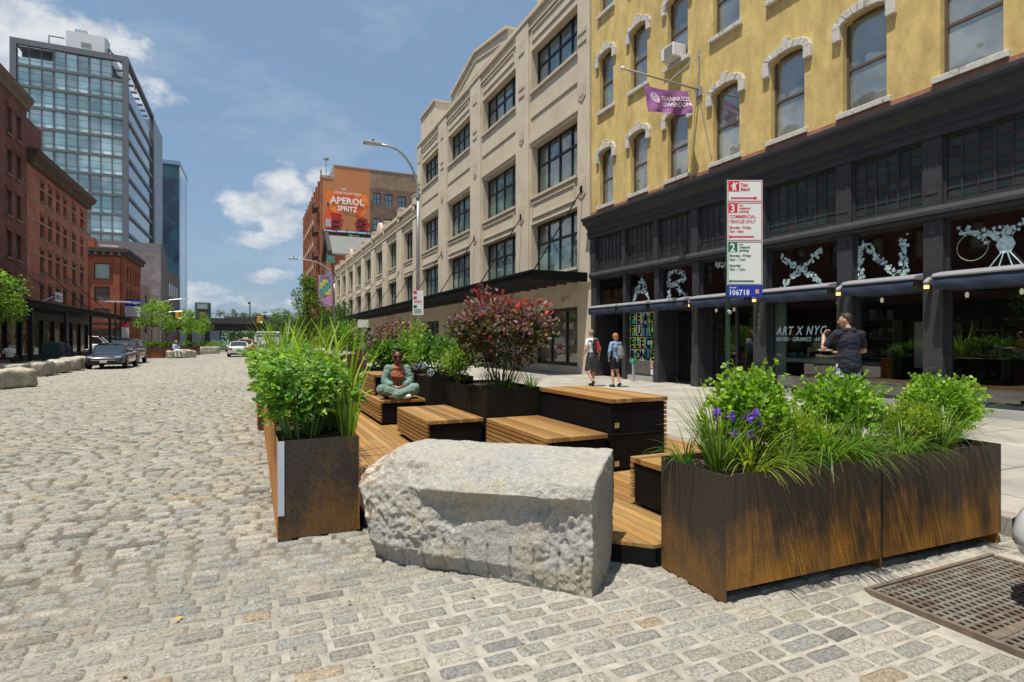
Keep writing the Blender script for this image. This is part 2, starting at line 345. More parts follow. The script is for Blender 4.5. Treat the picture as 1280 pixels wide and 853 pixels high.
def vmath(op, a, b=None, sc_=None):
    k = n.new('ShaderNodeVectorMath'); k.operation = op
    for i, x in enumerate((a, b)):
        if x is None: continue
        if hasattr(x, 'links'): l.new(x, k.inputs[i])
        else: k.inputs[i].default_value = x
    return k
def mth(op, a, b=0, c=0):
    k = n.new('ShaderNodeMath'); k.operation = op
    for i, x in enumerate((a, b, c)):
        if hasattr(x, 'links'): l.new(x, k.inputs[i])
        else: k.inputs[i].default_value = x
    return k.outputs[0]
def nz(scale, detail=8, rough=.6, st=(1, 1, 1), off=(0, 0, 0)):
    mp = n.new('ShaderNodeMapping'); mp.inputs['Scale'].default_value = st; mp.inputs['Location'].default_value = off; l.new(tc.outputs['Generated'], mp.inputs[0])
    t = n.new('ShaderNodeTexNoise'); t.inputs['Scale'].default_value = scale; t.inputs['Detail'].default_value = detail; t.inputs['Roughness'].default_value = rough; l.new(mp.outputs[0], t.inputs['Vector']); return t.outputs['Fac']
mask = None
# each cumulus: direction, half-width, half-height (radians-ish), weight
for px, py, a, b, wt in [(352, 238, .055, .045, 1.1), (345, 270, .075, .040, 1.1), (318, 298, .045, .017, 1.0), (305, 250, .04, .02, .8), (338, 345, .050, .014, 1.0), (250, 362, .05, .014, .8),
                         (30, 60, .16, .075, 1.1), (110, 70, .09, .06, 1.0), (172, 95, .05, .045, .8), (0, 130, .1, .06, .9), (395, 225, .045, .018, .6), (505, 235, .06, .012, .9), (690, 290, .2, .05, .9),
                         (300, 378, .12, .012, .5), (-300, 150, .35, .12, 1.), (-500, 60, .4, .1, 1.)]:
    c = dirpx(px, py); rt = Vector((c.y, -c.x, 0)).normalized(); upv = rt.cross(c)
    if upv.z < 0: upv = -upv
    d1 = vmath('DOT_PRODUCT', tc.outputs['Generated'], tuple(rt)).outputs['Value']; d2 = vmath('DOT_PRODUCT', tc.outputs['Generated'], tuple(upv)).outputs['Value']
    d3 = vmath('DOT_PRODUCT', tc.outputs['Generated'], tuple(c)).outputs['Value']
    u = mth('DIVIDE', d1, a); v = mth('DIVIDE', mth('SUBTRACT', d2, 0), b)
    e = mth('MULTIPLY', mth('SUBTRACT', 1.0, mth('ADD', mth('MULTIPLY', u, u), mth('MULTIPLY', v, v))), wt)
    e = mth('MULTIPLY', mth('MAXIMUM', e, -1), mth('GREATER_THAN', d3, 0)); e = mth('SUBTRACT', e, mth('LESS_THAN', d3, 0))
    mask = e if mask is None else mth('MAXIMUM', mask, e)
fine = nz(16, 12, .62, (1, 1, 1.6)); cs = mth('ADD', mask, mth('MULTIPLY', mth('SUBTRACT', fine, .5), 4.2))
mrc = n.new('ShaderNodeMapRange'); mrc.interpolation_type = 'SMOOTHSTEP'; mrc.inputs['From Min'].default_value = .0; mrc.inputs['From Max'].default_value = 1.1; l.new(cs, mrc.inputs['Value'])
# a far bank of broken cloud behind the camera and overhead, seen only in reflections
far = nz(3.2, 9, .6, (1, 1, 2.2), (3, 1, 0)); sy = n.new('ShaderNodeSeparateXYZ'); l.new(tc.outputs['Generated'], sy.inputs[0])
mrf = n.new('ShaderNodeMapRange'); mrf.interpolation_type = 'SMOOTHSTEP'; mrf.inputs['From Min'].default_value = .52; mrf.inputs['From Max'].default_value = .66; l.new(far, mrf.inputs['Value'])
back = n.new('ShaderNodeMapRange'); back.inputs['From Min'].default_value = .1; back.inputs['From Max'].default_value = -.2; l.new(sy.outputs[1], back.inputs['Value'])
ca = mth('MAXIMUM', mrc.outputs[0], mth('MULTIPLY', mrf.outputs[0], back.outputs[0]))
wisp = nz(5, 10, .65, (1, 1, 2.5), (7, 2, 1)); mrw = n.new('ShaderNodeMapRange'); mrw.inputs['From Min'].default_value = .48; mrw.inputs['From Max'].default_value = .8; mrw.inputs['To Max'].default_value = .35; l.new(wisp, mrw.inputs['Value'])
ca = mth('MAXIMUM', ca, mrw.outputs[0])
shade = nz(22, 8, .6, (1, 1, 1.5), (0, 0, .012)); sh = n.new('ShaderNodeMapRange'); sh.inputs['From Min'].default_value = .35; sh.inputs['From Max'].default_value = .6; l.new(shade, sh.inputs['Value'])
cc = n.new('ShaderNodeMix'); cc.data_type = 'RGBA'; l.new(sh.outputs[0], cc.inputs[0]); cc.inputs[6].default_value = (4.6, 5.1, 5.8, 1); cc.inputs[7].default_value = (6.9, 7.1, 7.3, 1)
# the photograph's sky is a softer, greyer blue than the clear-air model
tint = n.new('ShaderNodeMix'); tint.data_type = 'RGBA'; tint.inputs[0].default_value = .55; l.new(sky.outputs[0], tint.inputs[6]); tint.inputs[7].default_value = (2.35, 3.75, 5.6, 1)
mx = n.new('ShaderNodeMix'); mx.data_type = 'RGBA'; l.new(mth('MULTIPLY', ca, .93), mx.inputs[0]); l.new(tint.outputs[2], mx.inputs[6]); l.new(cc.outputs[2], mx.inputs[7])
l.new(mx.outputs[2], bg.inputs[0])
sl = bpy.data.lights.new('sun', 'SUN'); sl.energy = 5.0; sl.angle = R(.53); sl.color = (1, .95, .86); so = bpy.data.objects.new('sun', sl); col.objects.link(so)
so.rotation_euler = (-sd).to_track_quat('-Z', 'Y').to_euler(); so.location = (0, 0, 60)
sc.view_settings.view_transform = 'Standard'; sc.view_settings.look = 'None'; sc.view_settings.gamma = 1; sc.view_settings.exposure = .18
sc.cycles.max_bounces = 6; sc.cycles.diffuse_bounces = 3; sc.cycles.glossy_bounces = 3; sc.cycles.transparent_max_bounces = 8; sc.cycles.use_denoising = True
sc.cycles.caustics_reflective = False; sc.cycles.caustics_refractive = False; sc.cycles.sample_clamp_indirect = 4

# ------------------------------------------------------------------ shared materials
m_white = M('white_paint', (.75, .75, .73), .5, var=.06)
m_black = M('black_steel', (.007, .007, .008), .65, spec=.1, var=.3, bump=.1, bs=300, bd=.001)
m_dark = M('dark_paint', (.022, .024, .028), .55, var=.25, vs=6)
m_steel = M('galvanised_steel', (.42, .43, .44), .45, metal=.6, var=.2, vs=9)
m_lead = M('grey_paint', (.28, .29, .3), .5)
m_conc = M('concrete', (.42, .40, .37), .85, var=.15, vs=.7, bump=.25, bs=90, c2=(.33, .32, .3), cs=.5)
m_soil = M('soil', (.07, .045, .028), .95, var=.5, vs=30, bump=1, bs=45, bd=.03)
m_leaf = M('leaf', (0, 0, 0), .45, attr=True, trans=.42, spec=.5, island=.3)
m_leafm = M('leaf_matte', (0, 0, 0), .6, attr=True, trans=.3, spec=.25, island=.25)
m_bark = M('bark', (.13, .09, .06), .9, var=.4, vs=20, stretch=(1, 1, .3), bump=.6, bs=60)
m_red = M('red_print', (.62, .02, .03), .4); m_green = M('green_print', (.005, .13, .07), .4); m_blue = M('blue_print', (.01, .03, .35), .4)
m_grass = m_leaf

# ------------------------------------------------------------------ ground
g = MB().poly([(-2500, -600, -.06), (2500, -600, -.06), (2500, 3000, -.06), (-2500, 3000, -.06)])
o = g.build('ground', M('far_ground', (.2, .19, .18), .95, var=.2, vs=.05)); tag(o, kind='structure')

# bedding sand and grime between the setts, then the setts themselves
def fgmask(x, y):          # 1 where fresh pale grout fills the joints (foreground and round the planters)
    v = noise.noise(Vector((x*.55, y*.7, 3)))*.5
    a = 1.15-(y-2.2)*.32-max(0, (-.9-x))*.55 + v
    b = 1-abs(x-.5)*1.0-max(0, y-9)*.1 if y > 4 else -1
    return max(0, min(1, max(a, -1)))
xs = np.concatenate([np.arange(-9.2, 6.2, .12)]); ys = np.arange(.8, 16, .12)
def grid(xs, ys, zf):
    V = np.array([(x, y, zf(x, y)) for y in ys for x in xs], np.float32); nx = len(xs); F = []
    i, j = np.meshgrid(np.arange(nx-1), np.arange(len(ys)-1)); a = (j*nx+i).ravel(); return V, np.stack([a, a+1, a+1+nx, a+nx], 1)
V, F = grid(xs, ys, lambda x, y: -.058 if 3.6 < x < 5.05 and 1.02 < y < 2.41 else -.022+.010*fgmask(x, y)+.004*noise.noise(Vector((x*3, y*3, 0))))
C = np.array([np.array((.15, .125, .09))*(1-fgmask(x, y))+np.array((.40, .37, .31))*fgmask(x, y) for x, y, z in V])
m_sand = M('joint_sand', (0, 0, 0), .95, attr=True, var=.4, vs=9, bump=.9, bs=70, bd=.012)
o = npmesh('joint_sand', V, F, m_sand, None, C, True); tag(o, kind='structure')

def sett_mat():
    m = M('granite_sett', (0, 0, 0), .85, attr=True, var=.75, vs=60, bump=1.0, bs=48, bd=.016, spec=.25, c2=(.33, .285, .21), cs=2.2, ct=(.45, .85)); return m
m_sett = sett_mat()
def stone_cols(n):
    base = np.array([(.325, .305, .262), (.345, .312, .255), (.29, .282, .25), (.262, .258, .236), (.365, .342, .292), (.31, .298, .262), (.34, .275, .19)])
    c = base[NP.choice(len(base), n, p=[.25, .18, .17, .12, .14, .12, .02])]*NP.uniform(.84, 1.15, (n, 1)); dk = NP.random(n) < .035; c[dk] *= .5; return c
def setts(y0, y1, x0, x1, nu, nv, name, skip):
    pitch = .121; rows = []
    y = y0
    while y < y1:
        x = x0+NP.uniform(-.3, 0); ph = NP.uniform(0, 9)
        while x < x1:
            L = float(np.clip(NP.normal(.222, .045), .12, .33)); rows.append((x, y, L)); x += L+float(NP.uniform(.008, .018))
        y += pitch
    A = np.array(rows); cx = A[:, 0]+A[:, 2]/2; cy = A[:, 1]
    wob = np.array([.045*math.sin(x*.55+1.3)+.03*noise.noise(Vector((x*.35, y*.35, 0)))*2+.018*noise.noise(Vector((x*1.5, y*1.5, 5)))*2 for x, y in zip(cx, cy)])
    keep = np.array([not skip(x, y) for x, y in zip(cx, cy)]); A, cx, cy, wob = A[keep], cx[keep], cy[keep], wob[keep]; cy = cy+wob; n = len(A)
    hl = A[:, 2]/2; hw = (pitch-NP.uniform(.010, .020, n))/2
    gu = np.linspace(-1, 1, nu); gv = np.linspace(-1, 1, nv); U, W = np.meshgrid(gu, gv); U = U.ravel(); W = W.ravel()
    if nu > 3:
        su = np.sign(U)*np.abs(U)**.55; sw = np.sign(W)*np.abs(W)**.55
    else: su, sw = U, W
    px, py = su, sw
    # rounded plan corners
    rr = np.clip((np.abs(su)**7+np.abs(sw)**7), 0, 2); k = 1/np.maximum(1, rr)**.143; px = su*(.15*k+.85*k); py = sw*k
    edge = np.maximum(np.abs(U), np.abs(W))
    z = -.040*np.clip((edge-.86)/.14, 0, 1)**2*1.0 - .006*(su**2*.6+sw**2)
    ang = NP.normal(0, .02, n); ca, sa = np.cos(ang)[:, None], np.sin(ang)[:, None]
    X = px[None]*hl[:, None]*(1+NP.uniform(-.06, .06, (n, len(U)))*(edge > .9)); Y = py[None]*hw[:, None]*(1+NP.uniform(-.10, .10, (n, len(U)))*(edge > .9))
    tx, ty = NP.normal(0, .018, n)[:, None], NP.normal(0, .030, n)[:, None]
    und = np.array([.005*noise.noise(Vector((x*.5, y*.5, 9))) for x, y in zip(cx, cy)])
    Z = z[None]+X*tx+Y*ty+(NP.normal(0, .0025, n)+und)[:, None]+NP.normal(0, .0016, (n, len(U)))
    P = np.stack([cx[:, None]+X*ca-Y*sa, cy[:, None]+X*sa+Y*ca, Z], 2).reshape(-1, 3)
    i, j = np.meshgrid(np.arange(nu-1), np.arange(nv-1)); a = (j*nu+i).ravel(); q = np.stack([a, a+1, a+1+nu, a+nu], 1)
    F = (q[None]+(np.arange(n)*nu*nv)[:, None, None]).reshape(-1, 4)
    C = np.repeat(stone_cols(n), nu*nv, axis=0); o = npmesh(name, P, F, m_sett, None, C, True); tag(o, kind='structure'); return o
GR = (3.60, 5.05, 1.02, 2.41)     # grate opening
def skip(x, y):
    if x > 5.55: return True
    if GR[0]-.11 < x < GR[1]+.11 and GR[2]-.07 < y < GR[3]+.05: return True
    if x > 1.3 and y > 4.2: return True
    if y < 3 and x < -4: return True
    return x < -1.2-1.3*y
setts(1.0, 9.0, -9, 5.6, 8, 6, 'cobblestone_road', skip)
setts(9.0, 24, -9, 1.3, 5, 4, 'cobblestone_road', lambda x, y: x > 1.0 or x < -1.2-1.1*y)
setts(24, 44, -9, 4.0, 4, 3, 'cobblestone_road', lambda x, y: x < -9)
o = MB().box(-9.3, 5.7, 15.9, 44.2, -.055, -.024).build('road_bedding', M('grime', (.10, .082, .06), .95, var=.3, vs=2)); tag(o, kind='structure')
def sett_far():
    m = bpy.data.materials.new('setts_far'); n, l = nodes(m); b = n['Principled BSDF']; b.inputs['Roughness'].default_value = .8
    g = n.new('ShaderNodeTexCoord'); t = n.new('ShaderNodeTexBrick'); l.new(g.outputs['Object'], t.inputs['Vector']); t.inputs['Scale'].default_value = 1
    t.inputs['Brick Width'].default_value = .28; t.inputs['Row Height'].default_value = .128; t.inputs['Mortar Size'].default_value = .012
    t.inputs['Color1'].default_value = (.38, .345, .28, 1); t.inputs['Color2'].default_value = (.29, .28, .25, 1); t.inputs['Mortar'].default_value = (.10, .085, .06, 1)
    z = n.new('ShaderNodeTexNoise'); z.inputs['Scale'].default_value = .5; z.inputs['Detail'].default_value = 8; l.new(g.outputs['Object'], z.inputs['Vector'])
    mr = n.new('ShaderNodeMapRange'); mr.inputs['To Min'].default_value = .7; mr.inputs['To Max'].default_value = 1.35; l.new(z.outputs['Fac'], mr.inputs['Value'])
    vm = n.new('ShaderNodeVectorMath'); vm.operation = 'SCALE'; l.new(t.outputs['Color'], vm.inputs[0]); l.new(mr.outputs[0], vm.inputs['Scale']); l.new(vm.outputs[0], b.inputs['Base Color']); return m
m_settfar = sett_far()
o = MB().box(-9.2, 7.5, 44, 400, -.05, -.006).build('road_far', m_settfar); tag(o, kind='structure')
o = MB().box(-60, 60, 97.5, 109, -.05, -.003).build('cross_street', m_settfar); tag(o, kind='structure')
o = MB().box(-60, -9.2, 68, 84, -.05, -.004).build('side_street', m_settfar); tag(o, kind='structure')
o = MB().box(-9.2, 0, -30, 1.0, -.05, -.008).box(0, 5.6, -30, .9, -.05, -.008).build('road_near', m_settfar); tag(o, kind='structure')

# sidewalk flags
def paving(name, c1, c2, w_, h_, rot=False):
    m = bpy.data.materials.new(name); n, l = nodes(m); b = n['Principled BSDF']; b.inputs['Roughness'].default_value = .8
    g = n.new('ShaderNodeTexCoord'); t = n.new('ShaderNodeTexBrick'); l.new(g.outputs['Object'], t.inputs['Vector']); t.inputs['Scale'].default_value = 1; t.offset = 0
    t.inputs['Brick Width'].default_value = w_; t.inputs['Row Height'].default_value = h_; t.inputs['Mortar Size'].default_value = .013
    t.inputs['Color1'].default_value = (*c1, 1); t.inputs['Color2'].default_value = (*c2, 1); t.inputs['Mortar'].default_value = (.13, .12, .11, 1)
    z = n.new('ShaderNodeTexNoise'); z.inputs['Scale'].default_value = 1.1; z.inputs['Detail'].default_value = 10; z.inputs['Roughness'].default_value = .65; l.new(g.outputs['Object'], z.inputs['Vector'])
    mr = n.new('ShaderNodeMapRange'); mr.inputs['From Min'].default_value = .3; mr.inputs['From Max'].default_value = .7; mr.inputs['To Min'].default_value = .66; mr.inputs['To Max'].default_value = 1.22; l.new(z.outputs['Fac'], mr.inputs['Value'])
    vm = n.new('ShaderNodeVectorMath'); vm.operation = 'SCALE'; l.new(t.outputs['Color'], vm.inputs[0]); l.new(mr.outputs[0], vm.inputs['Scale']); l.new(vm.outputs[0], b.inputs['Base Color'])
    return m
m_walk = paving('sidewalk_flags', (.40, .365, .31), (.33, .305, .265), 1.5, 1.5)
o = MB().box(5.8, 14, -20, 97.5, -.05, .15).box(5.8, 16, 109, 150, -.05, .15).build('sidewalk', m_walk); tag(o, kind='structure')
o = MB().box(-30, -9.3, 2, 68, -.05, .12).box(-30, -9.3, 84, 138, -.05, .12).build('sidewalk', m_walk); tag(o, kind='structure')
k = MB()
y = -15.0
while y < 97: k.box(5.62, 5.8, y, y+1.49, -.05, .155); y += 1.5
o = k.build('kerb', M('rusty_kerb', (.24, .17, .12), .7, c2=(.33, .30, .27), cs=1.3, var=.2), bevel=.015, seg=2); tag(o, kind='structure')
k = MB()
y = 2.0
while y < 67.8: k.box(-9.3, -9.16, y, min(y+1.49, 67.95), -.05, .125); y += 1.5
o = k.build('kerb', m_conc, bevel=.015); tag(o, kind='structure')
# the pale sidewalk strip seen beyond the deck
# iron grating over the utility pit
gr = empty('street_grate', (4.3, 1.7, 0), 'rusty cast iron grating set flush in the cobbles beside the long planter', 'grate')
m_iron = M('cast_iron', (.20, .18, .155), .6, metal=.2, var=.4, vs=9, bump=.3, bs=120, bd=.002, c2=(.13, .09, .065), cs=4)
b = MB(); x0, x1, y0, y1 = GR
for i in range(25):
    x = x0+.04+i*(x1-x0-.08)/24; b.box(x-.009, x+.009, y0+.05, y1-.05, -.026, -.012)
b2 = MB()
for i in range(24):
    y = y0+.05+i*(y1-y0-.1)/23; b2.box(x0+.05, x1-.05, y-.011, y+.011, -.028, -.0135)
b.build('cross_bars', m_iron, gr, bevel=.003); b2.build('bearing_bars', m_iron, gr)
f = MB().box(x0, x1, y1-.03, y1, -.05, -.006).box(x0, x1, y0, y0+.05, -.05, -.006).box(x0, x0+.03, y0+.05, y1-.03, -.05, -.006).box(x1-.05, x1, y0+.05, y1-.05, -.05, -.006).box(x0+.05, x1-.05, 1.70, 1.76, -.05, -.010)
f.build('frame', M('rust_frame', (.15, .115, .085), .8, var=.5, vs=14, bump=.4, bs=90), gr)
MB().box(x0+.01, x1-.01, y0+.01, y1-.01, -.0575, -.052).build('pit', M('pit_shade', (.006, .005, .004), .9), gr)  # near-black slab, painted as the shade down in the pit

# litter: a few dead leaves and specks of grit on the setts
lt = MB(); 
for i in range(70):
    x, y = rnd.uniform(-2, 3.6), rnd.uniform(1.9, 5); a = rnd.uniform(0, 6); s_ = rnd.uniform(.006, .016); z = .010
    lt.poly([(x+s_*math.cos(a+q)*f_, y+s_*math.sin(a+q), z+.004*rnd.random()) for q, f_ in ((0, 1.), (1.8, .6), (3.1, 1.), (4.6, .6))])
o = lt.build('leaf_litter', M('dead_leaf', (.16, .09, .035), .9)); tag(o, 'scattered specks of dry leaf litter on the cobbles in the foreground', 'leaf litter', kind='stuff')
o = MB().poly([(-.41, 3.73, .012), (-.37, 3.735, .015), (-.36, 3.755, .012), (-.395, 3.76, .014)]).build('fallen_leaf', M('yellow_leaf', (.6, .36, .03), .6)); tag(o, 'small yellow fallen leaf lying alone on the foreground cobbles', 'leaf')
# ------------------------------------------------------------------ deck
m_wood = M('decking', (0, 0, 0), .6, attr=True, var=.28, vs=6, stretch=(14, .8, 6), bump=.25, bs=18, bd=.002)
m_woodx = M('decking_cross', (0, 0, 0), .6, attr=True, var=.28, vs=6, stretch=(.8, 14, 6), bump=.25, bs=18, bd=.002)
def woodc(n):
    b = np.array([(.31, .165, .045), (.27, .135, .036), (.36, .205, .065), (.22, .11, .032), (.31, .18, .062)]); return b[NP.choice(5, n)]*NP.uniform(.85, 1.15, (n, 1))
def boards(spec, name, mat, parent, bevel=.003):
    b = MB(); fc = []
    cs_ = woodc(len(spec))
    for s_, c in zip(spec, cs_):
        if len(s_) == 6: b.box(*s_); fc += [c]*6
        else:
            x0, x1, ya, yb, ye, z0, z1 = s_; k = len(b.v)
            b.v += [(x0, ya, z0), (x1, yb, z0), (x1, ye, z0), (x0, ye, z0), (x0, ya, z1), (x1, yb, z1), (x1, ye, z1), (x0, ye, z1)]
            b.f += [tuple(k+i for i in q) for q in ((3, 2, 1, 0), (4, 5, 6, 7), (0, 1, 5, 4), (1, 2, 6, 5), (2, 3, 7, 6), (3, 0, 4, 7))]; fc += [c]*6
    return b.build(name, mat, parent, fcol=fc, bevel=bevel)
deck = empty('wooden_deck', (3.2, 9, 0), 'low platform deck of long brown boards that carries the benches and black planters', 'deck')
def dy0(x): return 3.45+(2.36-x)*1.02 if x < 2.58 else 3.21
spec = []; x = .86
while x < 5.6:
    x1 = min(x+.088, 5.6); cuts = [7.2+rnd.uniform(-1.5, 1.5), 10.6+rnd.uniform(-1.5, 1.5)]
    ya, yb = dy0(x), dy0(x1)
    if x < 2.58 < x1: yb = ya
    spec.append((x, x1, ya, yb, cuts[0], .125, .15)); spec.append((x, x1, cuts[0]+.004, cuts[1], .125, .15)); spec.append((x, x1, cuts[1]+.004, 13.6, .125, .15)); x += .095
boards(spec, 'deck_boards', m_wood, deck, 0)
fb = MB(); A_, B_ = (.86, dy0(.86)), (2.58, dy0(2.579))
def wallseg(b, p, q, z0, z1, t=.03):
    d = Vector((q[0]-p[0], q[1]-p[1], 0)); L = d.length; d.normalize(); c = Vector(((p[0]+q[0])/2, (p[1]+q[1])/2, (z0+z1)/2)); b.obox(c+Vector((-d.y, d.x, 0))*t/2, (L, t, z1-z0), math.atan2(d.y, d.x))
wallseg(fb, A_, B_, .0, .121); wallseg(fb, (2.6, 3.235), (5.6, 3.235), .0, .121); fb.box(.86, .89, 4.9, 13.6, 0, .121); fb.box(.86, 5.6, 13.57, 13.6, 0, .121)
fb.build('fascia', m_black, deck)
o = MB().poly([(.9, 4.98, .06), (2.6, 3.27, .06), (5.58, 3.27, .06), (5.58, 13.5, .06), (.9, 13.5, .06)]).build('underlay', M('underlay', (.01, .009, .008), .9), deck)

def slat_box(name, x0, x1, y0, y1, z0, z1, label, solid, slat, along='y', joints=(), group='slatted wooden seats on the deck', top=True):
    """seat of black steel plate with a slatted top; 'slat' names the sides that carry horizontal slats"""
    r = empty(name, ((x0+x1)/2, (y0+y1)/2, z0), label, 'bench' if name == 'slatted_bench' else 'table', group)
    i = .016; t0 = z1-.048
    b = MB().box(x0+(.045 if '-x' in slat else i), x1-(.045 if '+x' in slat else i), y0+(.045 if '-y' in slat else i), y1-(.045 if '+y' in slat else i), z0+.03, t0-.012)
    b.build('steel_body', m_black, r, bevel=.003)
    if joints:
        j = MB()
        for z in joints: j.box(x0+i-.004, x1-.05, y0+i-.004, y1-i+.004, z-.006, z+.003)
        j.build('seam', M('seam', (.002, .002, .002), .9), r)
    sp = []; p = .0700; a0, a1 = (x0, x1) if along == 'y' else (y0, y1); nn = round((a1-a0)/p); w_ = (a1-a0)/nn
    if top:
        for k in range(nn):
            u0, u1 = a0+k*w_+.003, a0+(k+1)*w_-.003
            sp.append((u0, u1, y0, y1, t0, z1) if along == 'y' else (x0, x1, u0, u1, t0, z1))
        boards(sp, 'top_slats', m_wood if along == 'y' else m_woodx, r)
    sp = []; z = t0-.012
    while z-.034 > z0+.015:
        if '-x' in slat: sp.append((x0, x0+.04, y0+.02, y1, z-.038, z))
        if '+x' in slat: sp.append((x1-.04, x1, y0+.02, y1, z-.038, z))
        if '+y' in slat: sp.append((x0, x1, y1-.04, y1, z-.038, z))
        z -= .052
    if sp: boards(sp, 'side_slats', m_wood, r)
    return r
B1 = slat_box('slatted_bench', 2.00, 2.77, 6.97, 8.60, .15, .57, 'low slatted bench in front of the dark red shrub planter, left of the wider bench', (), ('-x',))
B2 = slat_box('slatted_bench', 2.775, 3.535, 5.22, 6.90, .15, .57, 'low slatted bench joined to the left side of the tall black table', (), ('-x',))
B3 = slat_box('slatted_bench', 1.95, 2.74, 9.62, 11.9, .15, .57, 'long low slatted bench on which the woman sits cross-legged', (), ('-x',))
B4 = slat_box('slatted_bench', 2.02, 2.78, 10.55, 11.75, .573, .95, 'upper slatted step stacked on the bench behind the seated woman', (), ('-x',))
B5 = slat_box('slatted_bench', 3.03, 3.85, 3.30, 4.14, .15, .57, 'small slatted stool tucked behind the left end of the long planter', (), ('+y', '-xx'), along='x')
T1 = slat_box('slatted_table', 3.54, 4.32, 5.18, 6.88, .15, .95, 'tall black table with a wooden slatted top beside the small stool', (), ('+x',), joints=(.56,))
k = MB()
for z in (.21, .63): k.box(3.60, 3.655, 5.188, 5.2, z, z+.055)
split(k, 'socket_plate', M('brass', (.55, .42, .25), .4, metal=.6), T1)

# ------------------------------------------------------------------ planters
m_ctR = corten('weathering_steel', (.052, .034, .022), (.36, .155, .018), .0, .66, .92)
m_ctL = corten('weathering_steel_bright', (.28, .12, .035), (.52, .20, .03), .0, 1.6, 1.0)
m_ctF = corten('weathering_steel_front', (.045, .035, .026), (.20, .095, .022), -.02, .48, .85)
m_ctD = corten('weathering_steel_far', (.10, .04, .02), (.24, .07, .02), .0, .7, 1.0)
def trough(r, x0, x1, y0, y1, z0, z1, t, mat, soil=.05, mats=None):
    b = MB().box(x0, x0+t, y0, y1, z0, z1).box(x1-t, x1, y0, y1, z0, z1)
    split(b, 'end_plate', mat if not mats else mats[0], r)
    c = MB().box(x0+t, x1-t, y0+.0, y0+t, z0, z1); c.build('front_plate', mat if not mats else mats[1], r)
    c = MB().box(x0+t, x1-t, y1-t, y1, z0, z1); c.build('back_plate', mat, r)
    V, F = grid(np.linspace(x0+t, x1-t, 40), np.linspace(y0+t, y1-t, 24), lambda x, y: z1-soil+.025*noise.noise(Vector((x*6, y*6, z1)))+.012*noise.noise(Vector((x*25, y*25, 1))))
    og = ORG[r.name]; s_ = npmesh('soil', V+np.array(og)*0, F, m_soil, r, None, True)
# the long right-hand planter: two troughs end to end on plate feet, turned a touch off the kerb line
def rot_root(name, loc, rz, label, cat, group=None):
    r = empty(name, loc, label, cat, group, rz=rz); return r
RZ = R(-2.2)
P1 = rot_root('steel_planter', (2.60, 2.60, 0), RZ, 'rusty steel planter nearest the camera, holding the purple irises', 'planter', 'weathering steel planters')
P2 = rot_root('steel_planter', (2.60+1.395*math.cos(RZ), 2.60+1.395*math.sin(RZ), 0), RZ, 'rusty steel planter beside the street grate, right half of the long pair', 'planter', 'weathering steel planters')
W1 = 1.39
for P_, w_ in ((P1, W1), (P2, W1)):
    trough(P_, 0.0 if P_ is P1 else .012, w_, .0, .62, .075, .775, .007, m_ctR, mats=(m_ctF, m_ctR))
    # feet
for P_, xs_ in ((P1, (0.0,)), (P2, (-.012, W1-.05))):
    f = MB()
    for x in xs_: f.box(x, x+.012, 0.0, .62, .0, .074)
    split(f, 'foot', m_ctF if P_ is P1 else m_ctR, P_)
PR_M = Matrix.Translation((2.6, 2.6, 0)) @ Matrix.Rotation(RZ, 4, 'Z')
def pr_w(x, y, z=0): return tuple(PR_M @ Vector((x, y, z)))
# left-hand row along the street
lp = []
ys_ = [4.90, 6.42, 7.94, 9.46]
labs = ['rusty steel planter at the street end of the left row, with a white reflective strip', 'second rusty steel planter of the left row, counted from the white strip', 'third rusty steel planter of the left row, counted from the white strip', 'fourth rusty steel planter of the left row, just before the row steps out', 'fifth rusty steel planter of the left row, where the row steps out to the street', 'sixth rusty steel planter of the left row, deep under foliage', 'farthest rusty steel planter of the left row, nearest the white van']
spots = [(.18, 4.90), (.18, 6.42), (.18, 7.94), (.18, 9.46), (.08, 11.05), (.08, 12.57), (.08, 14.1)]
for (x, y), lb in zip(spots, labs):
    r = empty('steel_planter', (x+.31, y+.75, 0), lb, 'planter', 'weathering steel planters')
    t = .006
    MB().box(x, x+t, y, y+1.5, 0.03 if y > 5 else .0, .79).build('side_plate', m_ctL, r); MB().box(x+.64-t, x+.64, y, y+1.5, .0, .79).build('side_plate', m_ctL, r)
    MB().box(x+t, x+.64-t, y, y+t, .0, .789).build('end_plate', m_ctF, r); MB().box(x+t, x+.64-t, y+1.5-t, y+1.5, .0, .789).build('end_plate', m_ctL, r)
    V, F = grid(np.linspace(x+t, x+.64-t, 20), np.linspace(y+t, y+1.5-t, 40), lambda a, b_: .73+.03*noise.noise(Vector((a*6, b_*6, 2)))+.012*noise.noise(Vector((a*25, b_*25, 1))))
    npmesh('soil', V, F, m_soil, r, None, True); lp.append(r)
MB().box(.182, .232, 4.893, 4.899, .19, .785).build('reflective_strip', M('reflective_tape', (.55, .60, .66), .35, var=.1), lp[0])
# black steel planters in the middle of the deck
def bplanter(x0, x1, y0, y1, z1, label, z0=.15):
    r = empty('black_planter', ((x0+x1)/2, (y0+y1)/2, z0), label, 'planter', 'black steel planters on the deck')
    t = .012
    MB().box(x0, x1, y0, y0+t, z0, z1).box(x0, x1, y1-t, y1, z0, z1).box(x0, x0+t, y0+t, y1-t, z0, z1).box(x1-t, x1, y0+t, y1-t, z0, z1).build('shell', M('bronze_black_steel', (.013, .011, .009), .65, spec=.12, var=.5, vs=3, bump=.1, bs=200, bd=.001), r)
    V, F = grid(np.linspace(x0+t, x1-t, 20), np.linspace(y0+t, y1-t, 30), lambda a, b_: z1-.05+.02*noise.noise(Vector((a*6, b_*6, 2))))
    npmesh('soil', V, F, m_soil, r, None, True); return r
BP1 = bplanter(2.80, 3.62, 6.93, 8.60, .945, 'black steel planter under the tall dark red shrub')
BP2 = bplanter(2.80, 3.62, 9.62, 11.4, .94, 'black steel planter right behind the seated woman, holding pale blue hydrangeas')
